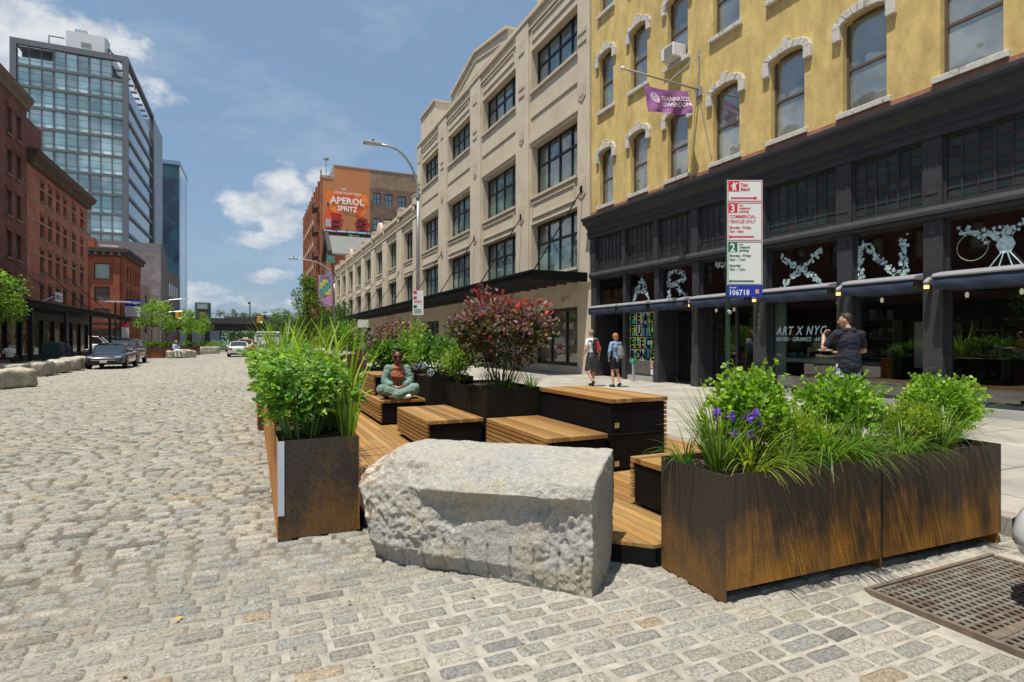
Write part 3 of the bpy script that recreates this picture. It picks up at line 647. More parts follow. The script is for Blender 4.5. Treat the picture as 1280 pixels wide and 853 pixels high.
BP3 = bplanter(2.35, 3.5, 12.4, 13.4, .93, 'low grey-black planter at the far end of the deck, with a round green bush', .15)
BP4 = bplanter(3.4, 5.2, 17.2, 18.8, .72, 'dark planter on the paving beyond the deck, under the second red shrub', .0)
MB().box(5.58, 5.66, 5, 13, .10, .145).box(1.0, 2.3, 13.2, 13.5, .0, .149).build('edge_grid', m_lead, deck)

# ------------------------------------------------------------------ plants
def shrub(name, label, cat, loc, rx, ry, h, z0, n, lsz, lw, cols, group=None, stemc=(.16, .22, .06), shape=.7, clumps=26, stems=16, updir=.5, mat=None, legs=.25):
    r = empty(name, loc, label, cat, group); P0 = np.array(loc)
    st = MB(); Lf = Leaves()
    cs_ = sph(clumps); cs_[:, 2] = np.where(NP.random(clumps) < .35, cs_[:, 2], np.abs(cs_[:, 2])); rad = NP.uniform(.45, 1.0, clumps)
    cen = cs_*rad[:, None]*np.array([rx, ry, h*(1-legs)*.5])*.85+P0+np.array([0, 0, z0+h*legs+h*(1-legs)*.5])
    for i in range(clumps):
        m = int(n/clumps*NP.uniform(.6, 1.4)); d = sph(m); rr = NP.uniform(.45, 1.0, m)**.6
        cr = np.array([rx*.36, ry*.36, h*.22])*NP.uniform(.7, 1.25)
        p = cen[i]+d*rr[:, None]*cr
        D = d+np.array([0, 0, updir])+NP.normal(0, .45, (m, 3)); N = np.array([-.15, -.35, .8])+d*.9+NP.normal(0, .5, (m, 3))
        c = jit(cols[NP.integers(len(cols))], m, .3, .1); Lf.add(p, D, N, NP.uniform(.7, 1.25, m)*lsz, NP.uniform(.8, 1.2, m)*lw, c)
    for i in range(int(clumps*.9)):      # loose sprigs that break the outline
        d = sph(1)[0]; d[2] = abs(d[2])*1.1; c0 = P0+np.array([0, 0, z0+h*.45]); R_ = np.array([rx, ry, h*.5]); a = c0+d*R_*.6; e = c0+d*R_*NP.uniform(1.05, 1.42)+np.array([0, 0, .02]); st.tube([a, (a+e)/2+np.array([0, 0, .02]), e], [.003, .0025, .0015], 4)
        m = 11; f = NP.uniform(.25, 1.05, (m, 1)); p = a*(1-f)+e*f; az = sph(m); Lf.add(p, az+d*.8, np.array([-.15, -.3, .8])+NP.normal(0, .5, (m, 3)), NP.uniform(.6, 1.1, m)*lsz, NP.uniform(.8, 1.1, m)*lw, jit(cols[NP.integers(len(cols))], m, .25, .12))
    for i in range(min(stems, clumps)):
        a = cen[i]; b = P0+np.array([(a[0]-P0[0])*.25, (a[1]-P0[1])*.25, z0-.02]); mid = (a+b)/2+np.array([0, 0, .05])
        st.tube([b, mid, a], [.006+.004*h, .004+.003*h, .003], 5)
    st.build('stems', M('stem', stemc, .7, var=.2), r); Lf.build('foliage', mat or m_leaf, r); return r
G1 = [(.17, .31, .02), (.21, .36, .025), (.12, .24, .018), (.26, .40, .035)]
G2 = [(.28, .36, .02), (.32, .40, .03), (.20, .29, .018)]
zt = .73
for x, rx, h, lb in ((.57, .29, .66, 'rounded green shrub with oval leaves behind the purple irises'), (1.50, .42, .60, 'largest rounded green shrub, in the middle of the long right planter'), (2.70, .44, .56, 'loose leafy shrub leaning out of the right end of the long planter')):
    x_, y_, _ = pr_w(x, .40)
    shrub('leafy_shrub', lb, 'shrub', (x_, y_, zt-.03), rx, .23, h, 0, 4600, .041, .032, G1, 'leafy shrubs in the long planter', clumps=38, stems=34, legs=.04)
for x, lb in ((.90, 'fine-leaved yellow-green ground shrub between the left and middle leafy shrubs'), (2.12, 'fine-leaved yellow-green ground shrub over the joint between the two steel planters')):
    x_, y_, _ = pr_w(x, .27); shrub('fine_shrub', lb, 'shrub', (x_, y_, zt), .34, .20, .34, 0, 6500, .022, .012, G2, 'fine-leaved shrubs', clumps=60, stems=40, legs=.0, updir=.7)
def tuft(name, label, loc, n, L, W, spread, droop, cols, cat='grass', group=None, r0=.05, lean=(0, 0), seg=6):
    r = empty(name, loc, label, cat, group); Lf = Leaves(); a = NP.uniform(0, 2*math.pi, n); q = np.sqrt(NP.random(n))
    P = np.array(loc)+np.stack([np.cos(a)*q*r0, np.sin(a)*q*r0, np.zeros(n)], 1)
    D = np.stack([np.cos(a)*spread*NP.uniform(.3, 1.2, n)+lean[0], np.sin(a)*spread*NP.uniform(.3, 1.2, n)+lean[1], np.ones(n)], 1)
    Lf.blades(P, D, L*NP.uniform(.6, 1.15, n), W*NP.uniform(.8, 1.2, n), droop*NP.uniform(.6, 1.4, n), jit(cols[0], n, .3, .15), seg); Lf.build('blades', m_leaf, r); return r
x_, y_, _ = pr_w(.20, .27); iris = tuft('iris_plant', 'iris clump with narrow leaves and purple flowers at the left end of the long planter', (x_, y_, zt), 120, .62, .011, .50, 1.1, [(.13, .20, .03)], 'flower', r0=.07)
for i, (dx, dy, z) in enumerate(((.06, -.05, .36), (.15, -.09, .35), (.02, -.12, .26), (.13, -.14, .24), (-.04, -.02, .38), (.24, -.10, .31), (.19, -.12, .38))):
    fx, fy, fz = x_+dx, y_+dy, zt+z; MB().tube([(x_+dx*.3, y_+dy*.3, zt), (fx-dx*.1, fy, fz-.1), (fx, fy, fz)], .0028, 5).build('flower_stalk', M('stalk', (.12, .2, .04), .6), iris)
    Lf = Leaves(); m = 9; a = np.arange(m)*2*math.pi/3+i; D = np.stack([np.cos(a), np.sin(a), np.where(np.arange(m) < 3, 1.8, np.where(np.arange(m) < 6, .1, -.6))], 1)
    Lf.add(np.tile((fx, fy, fz), (m, 1)), D, np.tile((0, 0, 1.), (m, 1))+NP.normal(0, .3, (m, 3)), .046, .034, jit((.20, .07, .60), m, .25, .1)); Lf.build('flower', m_leafm, iris)
for x, y, L, n_, lb, ln in ((.33, .10, .44, 80, 'yellowing grass tuft that hangs over the near corner of the rusty planter', (-.05, -.35)), (.62, .10, .40, 100, 'short bushy grass tuft right of the irises', (0, -.2)), (1.0, .09, .52, 150, 'arching dark grass tuft in the front middle of the long planter', (0, -.25)), (1.32, .10, .46, 110, 'arching grass tuft that spills over the joint of the long planter', (.1, -.3)), (2.3, .14, .60, 130, 'tall fine grass tuft near the right end of the long planter', (.1, -.1)), (1.78, .10, .38, 90, 'low grass tuft in front of the fine shrub on the right trough', (0, -.25)), (-.0+.10, .50, .3, 45, 'wispy feathery weed at the back left corner of the long planter', (-.2, 0))):
    a_, b_, _ = pr_w(x, y); tuft('grass_tuft', lb, (a_, b_, zt), n_, L, .0100, .60, 1.9, [(.12, .21, .03) if 'yellow' not in lb else (.26, .33, .05)], 'grass', 'grass tufts in the long planter', r0=.05, lean=ln)

# lobed-leaf perennials along the left row
GL = [(.13, .26, .03), (.18, .32, .04), (.08, .18, .02), (.26, .38, .07)]
def perennial(loc, rx, ry, h, n, label, lsz=.062, top=.55, cols=GL, name='leafy_perennial', grp='leafy perennials in the left row of planters', hz=.0):
    r = empty(name, loc, label, 'plant', grp); Lf = Leaves(); st = MB(); P0 = np.array(loc)
    ns = 30
    for i in range(ns):
        a = NP.uniform(0, 2*math.pi); q = NP.uniform(.1, 1)**.5; b = P0+np.array([math.cos(a)*q*rx*.45, math.sin(a)*q*ry*.55, 0]); hh = h*NP.uniform(.6, 1.18)
        t = P0+np.array([math.cos(a)*q*rx, math.sin(a)*q*ry, hh]); mid = (b*.45+t*.55)+np.array([0, 0, .06*h]); st.tube([b, mid, t], [.0075, .006, .003], 5)
        m = int(n/ns); s_ = NP.uniform(.28, 1.05, m)[:, None]; base = b*(1-s_)+t*s_+np.array([0, 0, .05*h])*np.sin(s_*3)
        az = NP.uniform(0, 2*math.pi, m); o_ = np.stack([np.cos(az), np.sin(az), NP.uniform(-.1, .5, m)], 1); p = base+o_*NP.uniform(.03, .16, m)[:, None]
        c = jit(cols[NP.integers(len(cols))], m, .25, .1)
        for da, k in ((0, 1.), (.75, .85), (-.75, .85)):      # three lobes
            ca, sa = math.cos(da), math.sin(da); D = np.stack([o_[:, 0]*ca-o_[:, 1]*sa, o_[:, 0]*sa+o_[:, 1]*ca, o_[:, 2]*.4-.1+NP.normal(0, .45, m)], 1)
            Lf.add(p, D, np.array([-.1, -.35, .8])+o_*.6+NP.normal(0, .5, (m, 3)), lsz*k*NP.uniform(.8, 1.4, m), lsz*.60, c)
    st.build('stems', M('green_stem', (.16, .27, .05), .6), r); Lf.build('foliage', m_leaf, r); return r
perennial((.40, 5.42, .74), .34, .36, .62, 900, 'tall bright green perennial at the near end of the left row, its bare stalks showing')
perennial((.76-.1, 5.75, .74), .26, .3, .48, 560, 'second perennial of the left row, spreading towards the deck')
for i, y in enumerate((6.4, 7.15, 7.9, 8.7, 9.6, 10.6, 11.6, 12.7, 13.8, 14.9)):
    perennial((.44-.03*(y > 10)*2+NP.uniform(-.06, .06), y, .74), .40, .50, .54+NP.uniform(0, .08), 620, 'leafy green perennial %s in the left planter row' % ['just behind the tallest one', 'beside the first reed clump', 'level with the nearer low bench', 'between the two reed clumps', 'level with the seated woman', 'just past the step of the row', 'beside the far reed clump', 'third from the far end', 'second from the far end', 'at the far end'][i], lsz=.058+.004*(i > 4))
tuft('strap_leaf_plant', 'upright clump of strappy leaves at the deck corner of the first left planter', (.76, 5.15, .73), 50, .42, .018, .25, .6, [(.15, .25, .03)], 'plant', r0=.06)
tuft('reed_clump', 'tall bright reed clump rising beside the deck, left of the seated woman', (.79, 5.55, .73), 18, 1.05, .036, .24, 1.5, [(.27, .40, .03)], 'plant', 'reed clumps', r0=.06, seg=9)
tuft('reed_clump', 'broad reed clump above the middle of the left planter row', (.66, 7.2, .73), 34, 1.10, .038, .34, 1.6, [(.24, .38, .03)], 'plant', 'reed clumps', r0=.10, seg=9)
tuft('reed_clump', 'thin reed clump towards the far end of the left planter row', (.5, 9.8, .73), 36, 1.15, .042, .28, 1.1, [(.22, .36, .03)], 'plant', 'reed clumps', r0=.14, seg=9)
tuft('reed_clump', 'farthest reed clump, in front of the young street tree', (.5, 12.6, .73), 44, 1.3, .045, .28, 1., [(.24, .37, .04)], 'plant', 'reed clumps', r0=.16, seg=9)
tuft('arching_grass', 'fine arching grass that hangs over the street side of the left planters', (.25, 6.2, .74), 60, .7, .007, .5, 1.9, [(.14, .24, .04)], 'grass', 'arching grasses on the street side', r0=.10, lean=(-.5, 0))
tuft('arching_grass', 'second fine arching grass, where the left planter row steps out', (.22, 9.3, .74), 70, .75, .008, .5, 1.9, [(.14, .24, .04)], 'grass', 'arching grasses on the street side', r0=.18, lean=(-.5, 0))

# smokebush: branching stems, dark bronze leaves, red young tips
def smokebush(loc, rx, ry, h, n, label, lsz=.06):
    r = empty('red_shrub', loc, label, 'shrub', 'dark red shrubs'); P0 = Vector(loc); st = MB(); Lf = Leaves(); tips = []
    def grow(p, d, L, rad, lev):
        q = p+d*L*.5+Vector((rnd.uniform(-1, 1), rnd.uniform(-1, 1), 0))*L*.07; e = p+d*L; st.tube([p, q, e], [rad, rad*.85, rad*.65], 6)
        if lev == 0: tips.append((q, d)); tips.append((e, d)); return
        tips.append((e, d)) if lev < 2 else None
        for k in range(3 if lev > 1 else 3):
            v = (d+Vector((rnd.uniform(-1, 1), rnd.uniform(-1, 1), rnd.uniform(-.35, .6)))*.75).normalized(); grow(e, v, L*rnd.uniform(.6, .85), rad*.6, lev-1)
    for k in range(6):
        a = k*1.05+rnd.uniform(-.3, .3); d = Vector((math.cos(a)*.55, math.sin(a)*.55, 1)).normalized(); grow(P0+Vector((math.cos(a)*.04, math.sin(a)*.04, -.02)), d, h*.30, .014, 3)
    ctr = P0+Vector((0, 0, h*.6)); T = np.array([tuple(t[0]) for t in tips]); q = (T-np.array(ctr))/np.array([rx, ry, h*.45]); k = np.linalg.norm(q, axis=1); T = np.array(ctr)+q/np.maximum(1, k/1.0)[:, None]*np.array([rx, ry, h*.45])
    m = n; ix = NP.integers(len(T), size=m); o_ = sph(m); p = T[ix]+o_*NP.uniform(.02, .12, (m, 1))*(h/1.2)
    # fill out the crown between the twigs
    e = m//3; d = sph(e); lump = np.array([1+.45*noise.noise(Vector(q*1.7)+Vector((3, 3, 3))) for q in d])[:, None]; p2 = np.array(ctr)+d*lump*NP.uniform(.4, 1, (e, 1))**.5*np.array([rx, ry, h*.42]); p = np.concatenate([p, p2]); o_ = np.concatenate([o_, d]); m = len(p)
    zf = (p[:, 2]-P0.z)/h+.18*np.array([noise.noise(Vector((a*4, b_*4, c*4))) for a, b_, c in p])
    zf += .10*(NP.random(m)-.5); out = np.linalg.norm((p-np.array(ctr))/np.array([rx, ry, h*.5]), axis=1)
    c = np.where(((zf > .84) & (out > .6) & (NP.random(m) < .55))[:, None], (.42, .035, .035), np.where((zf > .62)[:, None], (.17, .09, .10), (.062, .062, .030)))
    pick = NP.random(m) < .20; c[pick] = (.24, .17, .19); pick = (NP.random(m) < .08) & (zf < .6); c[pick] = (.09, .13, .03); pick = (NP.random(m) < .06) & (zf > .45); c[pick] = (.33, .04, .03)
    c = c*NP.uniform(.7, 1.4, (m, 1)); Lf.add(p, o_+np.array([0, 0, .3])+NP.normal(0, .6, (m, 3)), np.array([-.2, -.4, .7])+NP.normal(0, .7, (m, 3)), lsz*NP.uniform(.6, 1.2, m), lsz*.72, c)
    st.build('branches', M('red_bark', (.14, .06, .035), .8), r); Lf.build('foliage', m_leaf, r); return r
smokebush((3.28, 7.55, .90), .72, .66, 1.42, 5600, 'large dark red shrub with crimson tips in the black planter in front of the storefronts', .074)
smokebush((4.3, 18.0, .68), .95, .85, 1.65, 2200, 'smaller distant red shrub beyond the deck, left of the grey lamp pole', .085)
tuft('grass_edging', 'dark grass fringe at the foot of the large red shrub', (3.15, 7.3, .9), 150, .38, .010, .35, 1.0, [(.07, .13, .02)], 'grass', r0=.28)
tuft('grass_edging', 'light grass fringe on the right edge of the red shrub planter', (3.5, 7.05, .9), 60, .34, .009, .55, 1.4, [(.14, .24, .03)], 'grass', r0=.07)
hy = shrub('hydrangea_bush', 'leafy green hydrangea with pale blue heads behind the seated woman', 'shrub', (3.2, 10.4, .90), .46, .85, .72, 0, 2600, .075, .06, [(.12, .24, .03), (.15, .28, .035), (.09, .18, .025)], clumps=44, legs=.1)
def mop(c, r_, parent):
    Lf = Leaves(); m = 90; d = sph(m); Lf.add(np.array(c)+d*r_, d+NP.normal(0, .6, (m, 3)), d+NP.normal(0, .2, (m, 3)), .028, .03, jit((.38, .40, .62), m, .15, .05)); Lf.build('flower_head', m_leafm, parent)
for c in ((2.86, 9.75, 1.02), (2.82, 10.15, 1.12), (3.02, 9.66, 1.18), (3.24, 9.62, 1.03), (3.42, 9.66, 1.04), (3.5, 9.6, 1.24), (2.84, 10.7, 1.08)): mop(c, .05, hy)
shrub('green_shrub', 'light green shrub that fills the gap left of the large red shrub', 'shrub', (2.95, 8.5, .90), .30, .34, .58, 0, 1300, .06, .034, [(.16, .27, .03), (.21, .31, .04)], clumps=26, legs=.1)
shrub('green_shrub', 'round dark green bush in the low planter at the far end of the deck', 'shrub', (2.85, 12.8, .88), .56, .45, .62, 0, 2000, .085, .065, [(.10, .20, .025), (.13, .25, .03)], clumps=34, legs=.15)
shrub('green_shrub', 'tall light yellow-green shrub between the far bush and the lamp pole', 'shrub', (3.9, 14.9, .2), .40, .40, 1.75, 0, 1500, .10, .05, [(.20, .31, .04)], clumps=30, legs=.2)

# ------------------------------------------------------------------ boulder
def boulder_main():
    nu, nv = 230, 220
    # cross-section keys (v depth, z) at the left end, middle, right end
    keys = {0.0: [(.12, .0), (.0, .16), (.02, .38), (.06, .56), (.16, .67), (.40, .72), (.62, .70), (.70, .3), (.64, 0)],
            .15: [(.05, .0), (.0, .14), (.02, .40), (.05, .56), (.16, .72), (.40, .80), (.66, .79), (.72, .3), (.68, 0)],
            .45: [(.07, .0), (.01, .12), (.055, .50), (-.03, .585), (.12, .73), (.38, .79), (.66, .80), (.72, .3), (.68, 0)],
            .8: [(.03, .0), (.015, .12), (.05, .53), (-.025, .60), (.045, .68), (.35, .75), (.66, .805), (.70, .3), (.66, 0)],
            1.0: [(.0, .0), (.0, .14), (.03, .52), (.0, .61), (.03, .69), (.33, .755), (.62, .82), (.64, .3), (.60, 0)]}
    ks = sorted(keys); L = 1.71; o_ = Vector((.71, 4.22, -.01)); e = Vector((1.16, -1.16, 0)).normalized(); bk = Vector((.70, .71, 0)).normalized()
    wts = [.14, .36, .14, .18, .24, .26, .45, .3]; cum = np.concatenate([[0], np.cumsum(wts)]); cum /= cum[-1]
    def prof(u, t):
        for a, b in zip(ks, ks[1:]):
            if u <= b+1e-9: f = (u-a)/(b-a); f = f*f*(3-2*f); pa = keys[a]; pb = keys[b]; break
        k = min(max(int(np.searchsorted(cum, t, 'right'))-1, 0), 7); g = (t-cum[k])/(cum[k+1]-cum[k])
        p = [(pa[i][0]*(1-f)+pb[i][0]*f, pa[i][1]*(1-f)+pb[i][1]*f) for i in (k, k+1)]
        return p[0][0]*(1-g)+p[1][0]*g, p[0][1]*(1-g)+p[1][1]*g
    V = []; C = []
    for j in range(nv):
        t = j/(nv-1)
        for i in range(nu):
            u = i/(nu-1); s_ = u
            v, z = prof(u, t)
            # end rounding: the left end is a broken nose, the right a sawn-looking face
            x = u*L
            x += (-.02+.06*math.sin(z*5+1))*(1-u)**3 if True else 0
            if u > .9: x += .03*noise.noise(Vector((z*3, v*3, 1)))
            x += .02*v*u**8                                  # right end face slants back
            # left nose tapers in plan and height
            if u < .16: q = (1-u/.16)**2; x += .0*q; v = v*(1-.16*q)+.33*.16*q; z *= (1-.06*q)
            P = o_+e*x+bk*v; P.z += z
            V.append(P)
    # outline index helpers
    V = np.array([tuple(p) for p in V], np.float32).reshape(nv, nu, 3)
    # cap ends by adding shrinking rings
    def ringcap(col_, dirv, n=26, rough=.012, bulge=.03):
        cen = (col_[0]+col_[-1])/2+np.array([0, 0, .25]); cen0 = (col_[0]+col_[-1])/2; out = []
        for k in range(1, n+1):
            f = 1-k/n; ring = cen0+(col_-cen0)*f; ring = ring+np.array(dirv)*bulge*(1-f**3); out.append(ring)
        return out
    eL = -np.array(e); eR = np.array(e)
    capL = ringcap(V[:, 0], eL, 44, bulge=.045); capR = ringcap(V[:, -1], eR, 44, bulge=.015)
    cols_ = list(reversed(capL))+[V[:, i] for i in range(nu)]+capR
    W = np.stack(cols_, 1); nU = W.shape[1]; idx = np.arange(nv*nU).reshape(nv, nU)
    # normals by finite difference, then fracture displacement
    dU = np.gradient(W, axis=1); dV = np.gradient(W, axis=0); N = np.cross(dU, dV); ln = np.linalg.norm(N, axis=2, keepdims=True); N = N/np.maximum(ln, 1e-9)
    out = W.copy(); Cc = np.zeros_like(W)
    for a in range(nv):
        for b in range(nU):
            p = Vector(W[a, b]); t = a/(nv-1); ub = (b-len(capL))/(nu-1)
            n1 = noise.fractal(p*2.6, 1.0, 2.1, 4); n2 = noise.noise(p*9+Vector((3, 1, 7))); n3 = noise.ridged_multi_fractal(p*13, .9, 2.2, 5, 1, 2)-1.1
            rough = .35+.65*max(0, min(1, noise.noise(p*3.1+Vector((11, 0, 0)))*3+.55))
            if .46 < t < .74: rough *= .30            # the top is flatter
            if ub > 1.0: rough *= .6
            pw = p+Vector((noise.noise(p*5), noise.noise(p*5+Vector((9, 0, 0))), noise.noise(p*5+Vector((0, 9, 0)))))*.05; dd, pp = noise.voronoi(pw*5.5); d6, p6 = noise.voronoi(pw*14); n4 = noise.cell(pp[0]*31)*.5+.5; n6 = noise.cell(p6[0]*31)*.5+.5; d = .012*n1+.006*n2*rough+(.030*(n4-.5)*min(1, (dd[1]-dd[0])*4)+.011*(n6-.5)*min(1, (d6[1]-d6[0])*4))*rough+.012*n3*rough+.007*noise.noise(p*34)*rough+.004*noise.noise(p*60)*min(1, rough*1.5)
            # drill marks along the foot
            if t < .12 and -.02 < ub < 1.02:
                s_ = (ub*L)/.165; fr = abs(s_-round(s_)); d -= .020*math.exp(-(fr/.045)**2)
            if a < 3: d *= .2
            out[a, b] = W[a, b]+N[a, b]*d*(1 if np.isfinite(N[a, b]).all() else 0)
            base = np.array((.395, .38, .335)) + np.array((.03, .02, -.01))*n1
            if ub < .13+.05*n2 and t > .2:             # pale quartz on the broken nose
                q = max(0, min(1, (.16-ub)*9)); wq = .6+.4*noise.noise(p*18); base = base*(1-q*.8)+(np.array((.66, .60, .52)) if noise.noise(p*25) > -.18 else np.array((.36, .20, .10)))*q*.8*wq/.8
            if noise.noise(p*4+Vector((5, 5, 5))) > .28 and t < .4: base *= np.array((1.03, .97, .88))
            Cc[a, b] = base*(1+.16*noise.noise(p*26)+.22*noise.noise(p*70))
    if (out[:, :, 2].max() < 0): pass
    F = np.stack([idx[:-1, :-1], idx[:-1, 1:], idx[1:, 1:], idx[1:, :-1]], 2).reshape(-1, 4)
    flip = True
    # make sure the front faces outward (towards the camera)
    m = M('rough_granite', (0, 0, 0), .9, attr=True, var=.6, vs=130, bump=1, bs=60, bd=.016, spec=.2)
    o = npmesh('granite_boulder', out.reshape(-1, 3), F, m, None, Cc.reshape(-1, 3), False)
    tag(o, 'big rough-split grey granite block at the front of the deck, whitish at its left end', 'boulder')
    return o
big_rock = boulder_main()
def rock(cx, cy, L, Wd, H, rz, label, seed, group='granite blocks along the left kerb'):
    b = []; nx, ny = 18, 18; m4 = Matrix.Translation((cx, cy, 0)) @ Matrix.Rotation(rz, 4, 'Z'); r_ = random.Random(seed); sk = [r_.uniform(-.12, .12) for _ in range(6)]
    V = []; F = []
    for k in range(ny+1):
        th = math.pi*k/ny-math.pi/2
        for j in range(2*nx):
            ph = math.pi*j/nx; cxx = math.cos(th)*math.cos(ph); cyy = math.cos(th)*math.sin(ph); cz = math.sin(th)
            q = max(abs(cxx), abs(cyy), abs(cz)); kk = 1/(q**.86); p = Vector((cxx*kk*L/2, cyy*kk*Wd/2, (cz*kk*.5+.5)*H-.01))
            p.x += p.z*sk[0]; p.z *= 1+sk[1]*p.x/L*2; p.y += sk[2]*p.x
            p += Vector((noise.noise(p*2+Vector((seed, 0, 0))), noise.noise(p*2+Vector((0, seed, 0))), noise.noise(p*2+Vector((0, 0, seed)))))*.07
            p += Vector((1, 1, 1))*.02*noise.noise(p*9); V.append(tuple(m4 @ p))
    n = 2*nx
    for k in range(ny):
        for j in range(n): F.append((k*n+j, k*n+(j+1) % n, (k+1)*n+(j+1) % n, (k+1)*n+j))
    o = npmesh('granite_block', V, F, m_rock, None, None, False); tag(o, label, 'boulder', group); return o
m_rock = M('pale_granite', (.40, .35, .27), .9, var=.25, vs=6, bump=.5, bs=40, bd=.02, c2=(.50, .46, .38), cs=3)
rock(-7.45, 23.9, 1.9, .9, .62, R(55), 'nearest granite block at the left edge of the picture, lying in the road', 1)
for i, (x, y, L, lb) in enumerate(((-9.0, 29.5, 1.5, 'granite block right behind the man in the white shirt'), (-8.6, 31.6, 1.7, 'granite block second in the kerb row, with a sloping top'), (-8.55, 34.0, 1.5, 'third granite block of the kerb row, below the dark utility box'), (-8.6, 36.4, 1.6, 'boxy granite block of the kerb row next to the dark sedan'), (-8.7, 38.4, 1.2, 'last granite block of the kerb row, half hidden behind the dark sedan'))):
    rock(x, y, L, .9, .62 if i < 3 else .68, R(80+6*i), lb, 10+i)
rock(-5.9, 56.5, 1.4, .9, .62, R(20), 'far granite block on which the person in the orange hat sits', 31, None)
rock(-5.2, 57.4, 1.3, .9, .70, R(40), 'far granite block just right of the person in the orange hat', 32, None)
rock(-4.4, 72, 2.2, 1, .8, R(10), 'farthest granite block, by the green bushes near the railway bridge', 33, None)
# ------------------------------------------------------------------ facades
class Fac:
    """axis 'R': faces -X at x=c (u=Y); 'L': faces +X at x=c (u=Y); 'S': faces -Y at y=c (u=X). n grows into the building"""
    def __init__(s, ax, c): s.ax = ax; s.c = c
    def P(s, u, n, z):
        return {'R': (s.c+n, u, z), 'L': (s.c-n, u, z), 'S': (u, s.c+n, z)}[s.ax]
    def box(s, b, u0, u1, n0, n1, z0, z1):
        a = s.P(u0, n0, z0); c = s.P(u1, n1, z1); b.box(a[0], c[0], a[1], c[1], a[2], c[2]); return b
    def quad(s, b, pts):
        p = [s.P(*q) for q in pts]
        if s.ax == 'R': p = p[::-1]
        b.poly(p); return b
    def wall(s, b, u0, u1, z0, z1, holes, depth, n=0):
        us = sorted({u0, u1, *[h[0] for h in holes], *[h[1] for h in holes]}); zs = sorted({z0, z1, *[h[2] for h in holes], *[h[3] for h in holes]})
        us = [u for u in us if u0 <= u <= u1]; zs = [z for z in zs if z0 <= z <= z1]
        for a, c in zip(us, us[1:]):
            for d, e in zip(zs, zs[1:]):
                mu, mz = (a+c)/2, (d+e)/2
                if any(h[0] < mu < h[1] and h[2] < mz < h[3] for h in holes): continue
                s.quad(b, [(a, n, d), (c, n, d), (c, n, e), (a, n, e)])
        for h in holes:
            a, c, d, e = h[:4]; D = n+depth
            s.quad(b, [(a, n, d), (a, D, d), (a, D, e), (a, n, e)][::-1]); s.quad(b, [(c, n, d), (c, D, d), (c, D, e), (c, n, e)])
            s.quad(b, [(a, n, d), (c, n, d), (c, D, d), (a, D, d)][::-1]); s.quad(b, [(a, n, e), (c, n, e), (c, D, e), (a, D, e)])
        return b
    def window(s, par, h, n, fr, mf, mg, vs=(), hs=(), fd=.08, bar=.05, name='window', pane='pane', thick=.02):
        """frame with mullions at fractions vs and bars at fractions hs; glass as one sub-part"""
        a, c, d, e = h; b = MB()
        s.box(b, a, c, n, n+fd, d, d+fr); s.box(b, a, c, n, n+fd, e-fr, e); s.box(b, a, a+fr, n, n+fd, d+fr, e-fr); s.box(b, c-fr, c, n, n+fd, d+fr, e-fr)
        for f in vs: u = a+(c-a)*f; s.box(b, u-bar/2, u+bar/2, n+.004, n+fd-.004, d+fr, e-fr)
        for f in hs:
            z = d+(e-d)*f; ue = [a+fr]+[a+(c-a)*q for q in vs]+[c-fr]
            for i in range(len(ue)-1): s.box(b, ue[i]+(bar/2 if i else 0), ue[i+1]-(bar/2 if i < len(ue)-2 else 0), n+.008, n+fd-.008, z-bar/2, z+bar/2)
        w_ = b.build(name, mf, par)
        g = MB(); ue = [a+fr*.5]+[a+(c-a)*q for q in vs]+[c-fr*.5]; ze = [d+fr*.5]+[d+(e-d)*q for q in hs]+[e-fr*.5]
        for i in range(len(ue)-1):
            for j in range(len(ze)-1): s.quad(g, [(ue[i], n+fd*.6, ze[j]), (ue[i+1], n+fd*.6, ze[j]), (ue[i+1], n+fd*.6, ze[j+1]), (ue[i], n+fd*.6, ze[j+1])])
        g.build(pane, mg, w_); return w_

XF = 12.4
# ---------------- yellow building with the dark cast-iron shopfront
m_yel = M('ochre_stucco', (.66, .49, .19), .85, var=.30, vs=2.4, stretch=(1, 1, .45), bump=.45, bs=9, bd=.03, c2=(.50, .35, .14), cs=1.8, ct=(.45, .75), spec=.2)
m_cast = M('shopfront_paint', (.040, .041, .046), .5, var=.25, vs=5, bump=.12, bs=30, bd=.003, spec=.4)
m_castl = M('shopfront_paint_sunlit', (.105, .10, .098), .6, var=.25, vs=5)  # paler copy of the shopfront paint, sunlight put into the ledge's colour
m_hood = M('flaking_hood_stone', (.60, .57, .51), .85, var=.2, vs=9, bump=.5, bs=40, bd=.01, c2=(.30, .26, .22), cs=6, ct=(.56, .66))
m_sash = M('brown_sash', (.115, .078, .05), .6, var=.3)
m_py = pane_mat('sash_glass', (.22, .24, .21), (.09, .10, .09), .22, .9, .25)  # grey base colour takes in mirrored sky along with the blinds
m_shop = glass('shop_glass', (.74, .82, .80), .16, wav=.04, ws=.6)
m_shop2 = glass('transom_glass', (.7, .75, .73), .13, wav=.06, ws=.8)
yb = empty('yellow_building', (XF+4, 9, 0), 'ochre yellow rendered building with a black cast-iron shopfront at the right', 'building')
FR = Fac('R', XF)
Y0, Y1 = -6.0, 19.5
wc = [18.45, 16.43, 14.42, 12.36, 10.30, 8.30, 6.23, 4.2, 2.2, .2, -1.8, -3.8]
ww = [.9, .94, .96, 1.0, 1.0, 1.0, 1.04, 1.0, 1.0, 1., 1., 1.]
rows = [(6.80, 8.80, .16), (10.50, 12.55, .16), (14.28, 16.3, .16)]
holes = [(c-w_/2, c+w_/2, a, b+.14) for (a, b, q) in rows for c, w_ in zip(wc, ww)]
b = MB(); FR.wall(b, Y0, Y1, 6.5, 18.2, holes, .24)
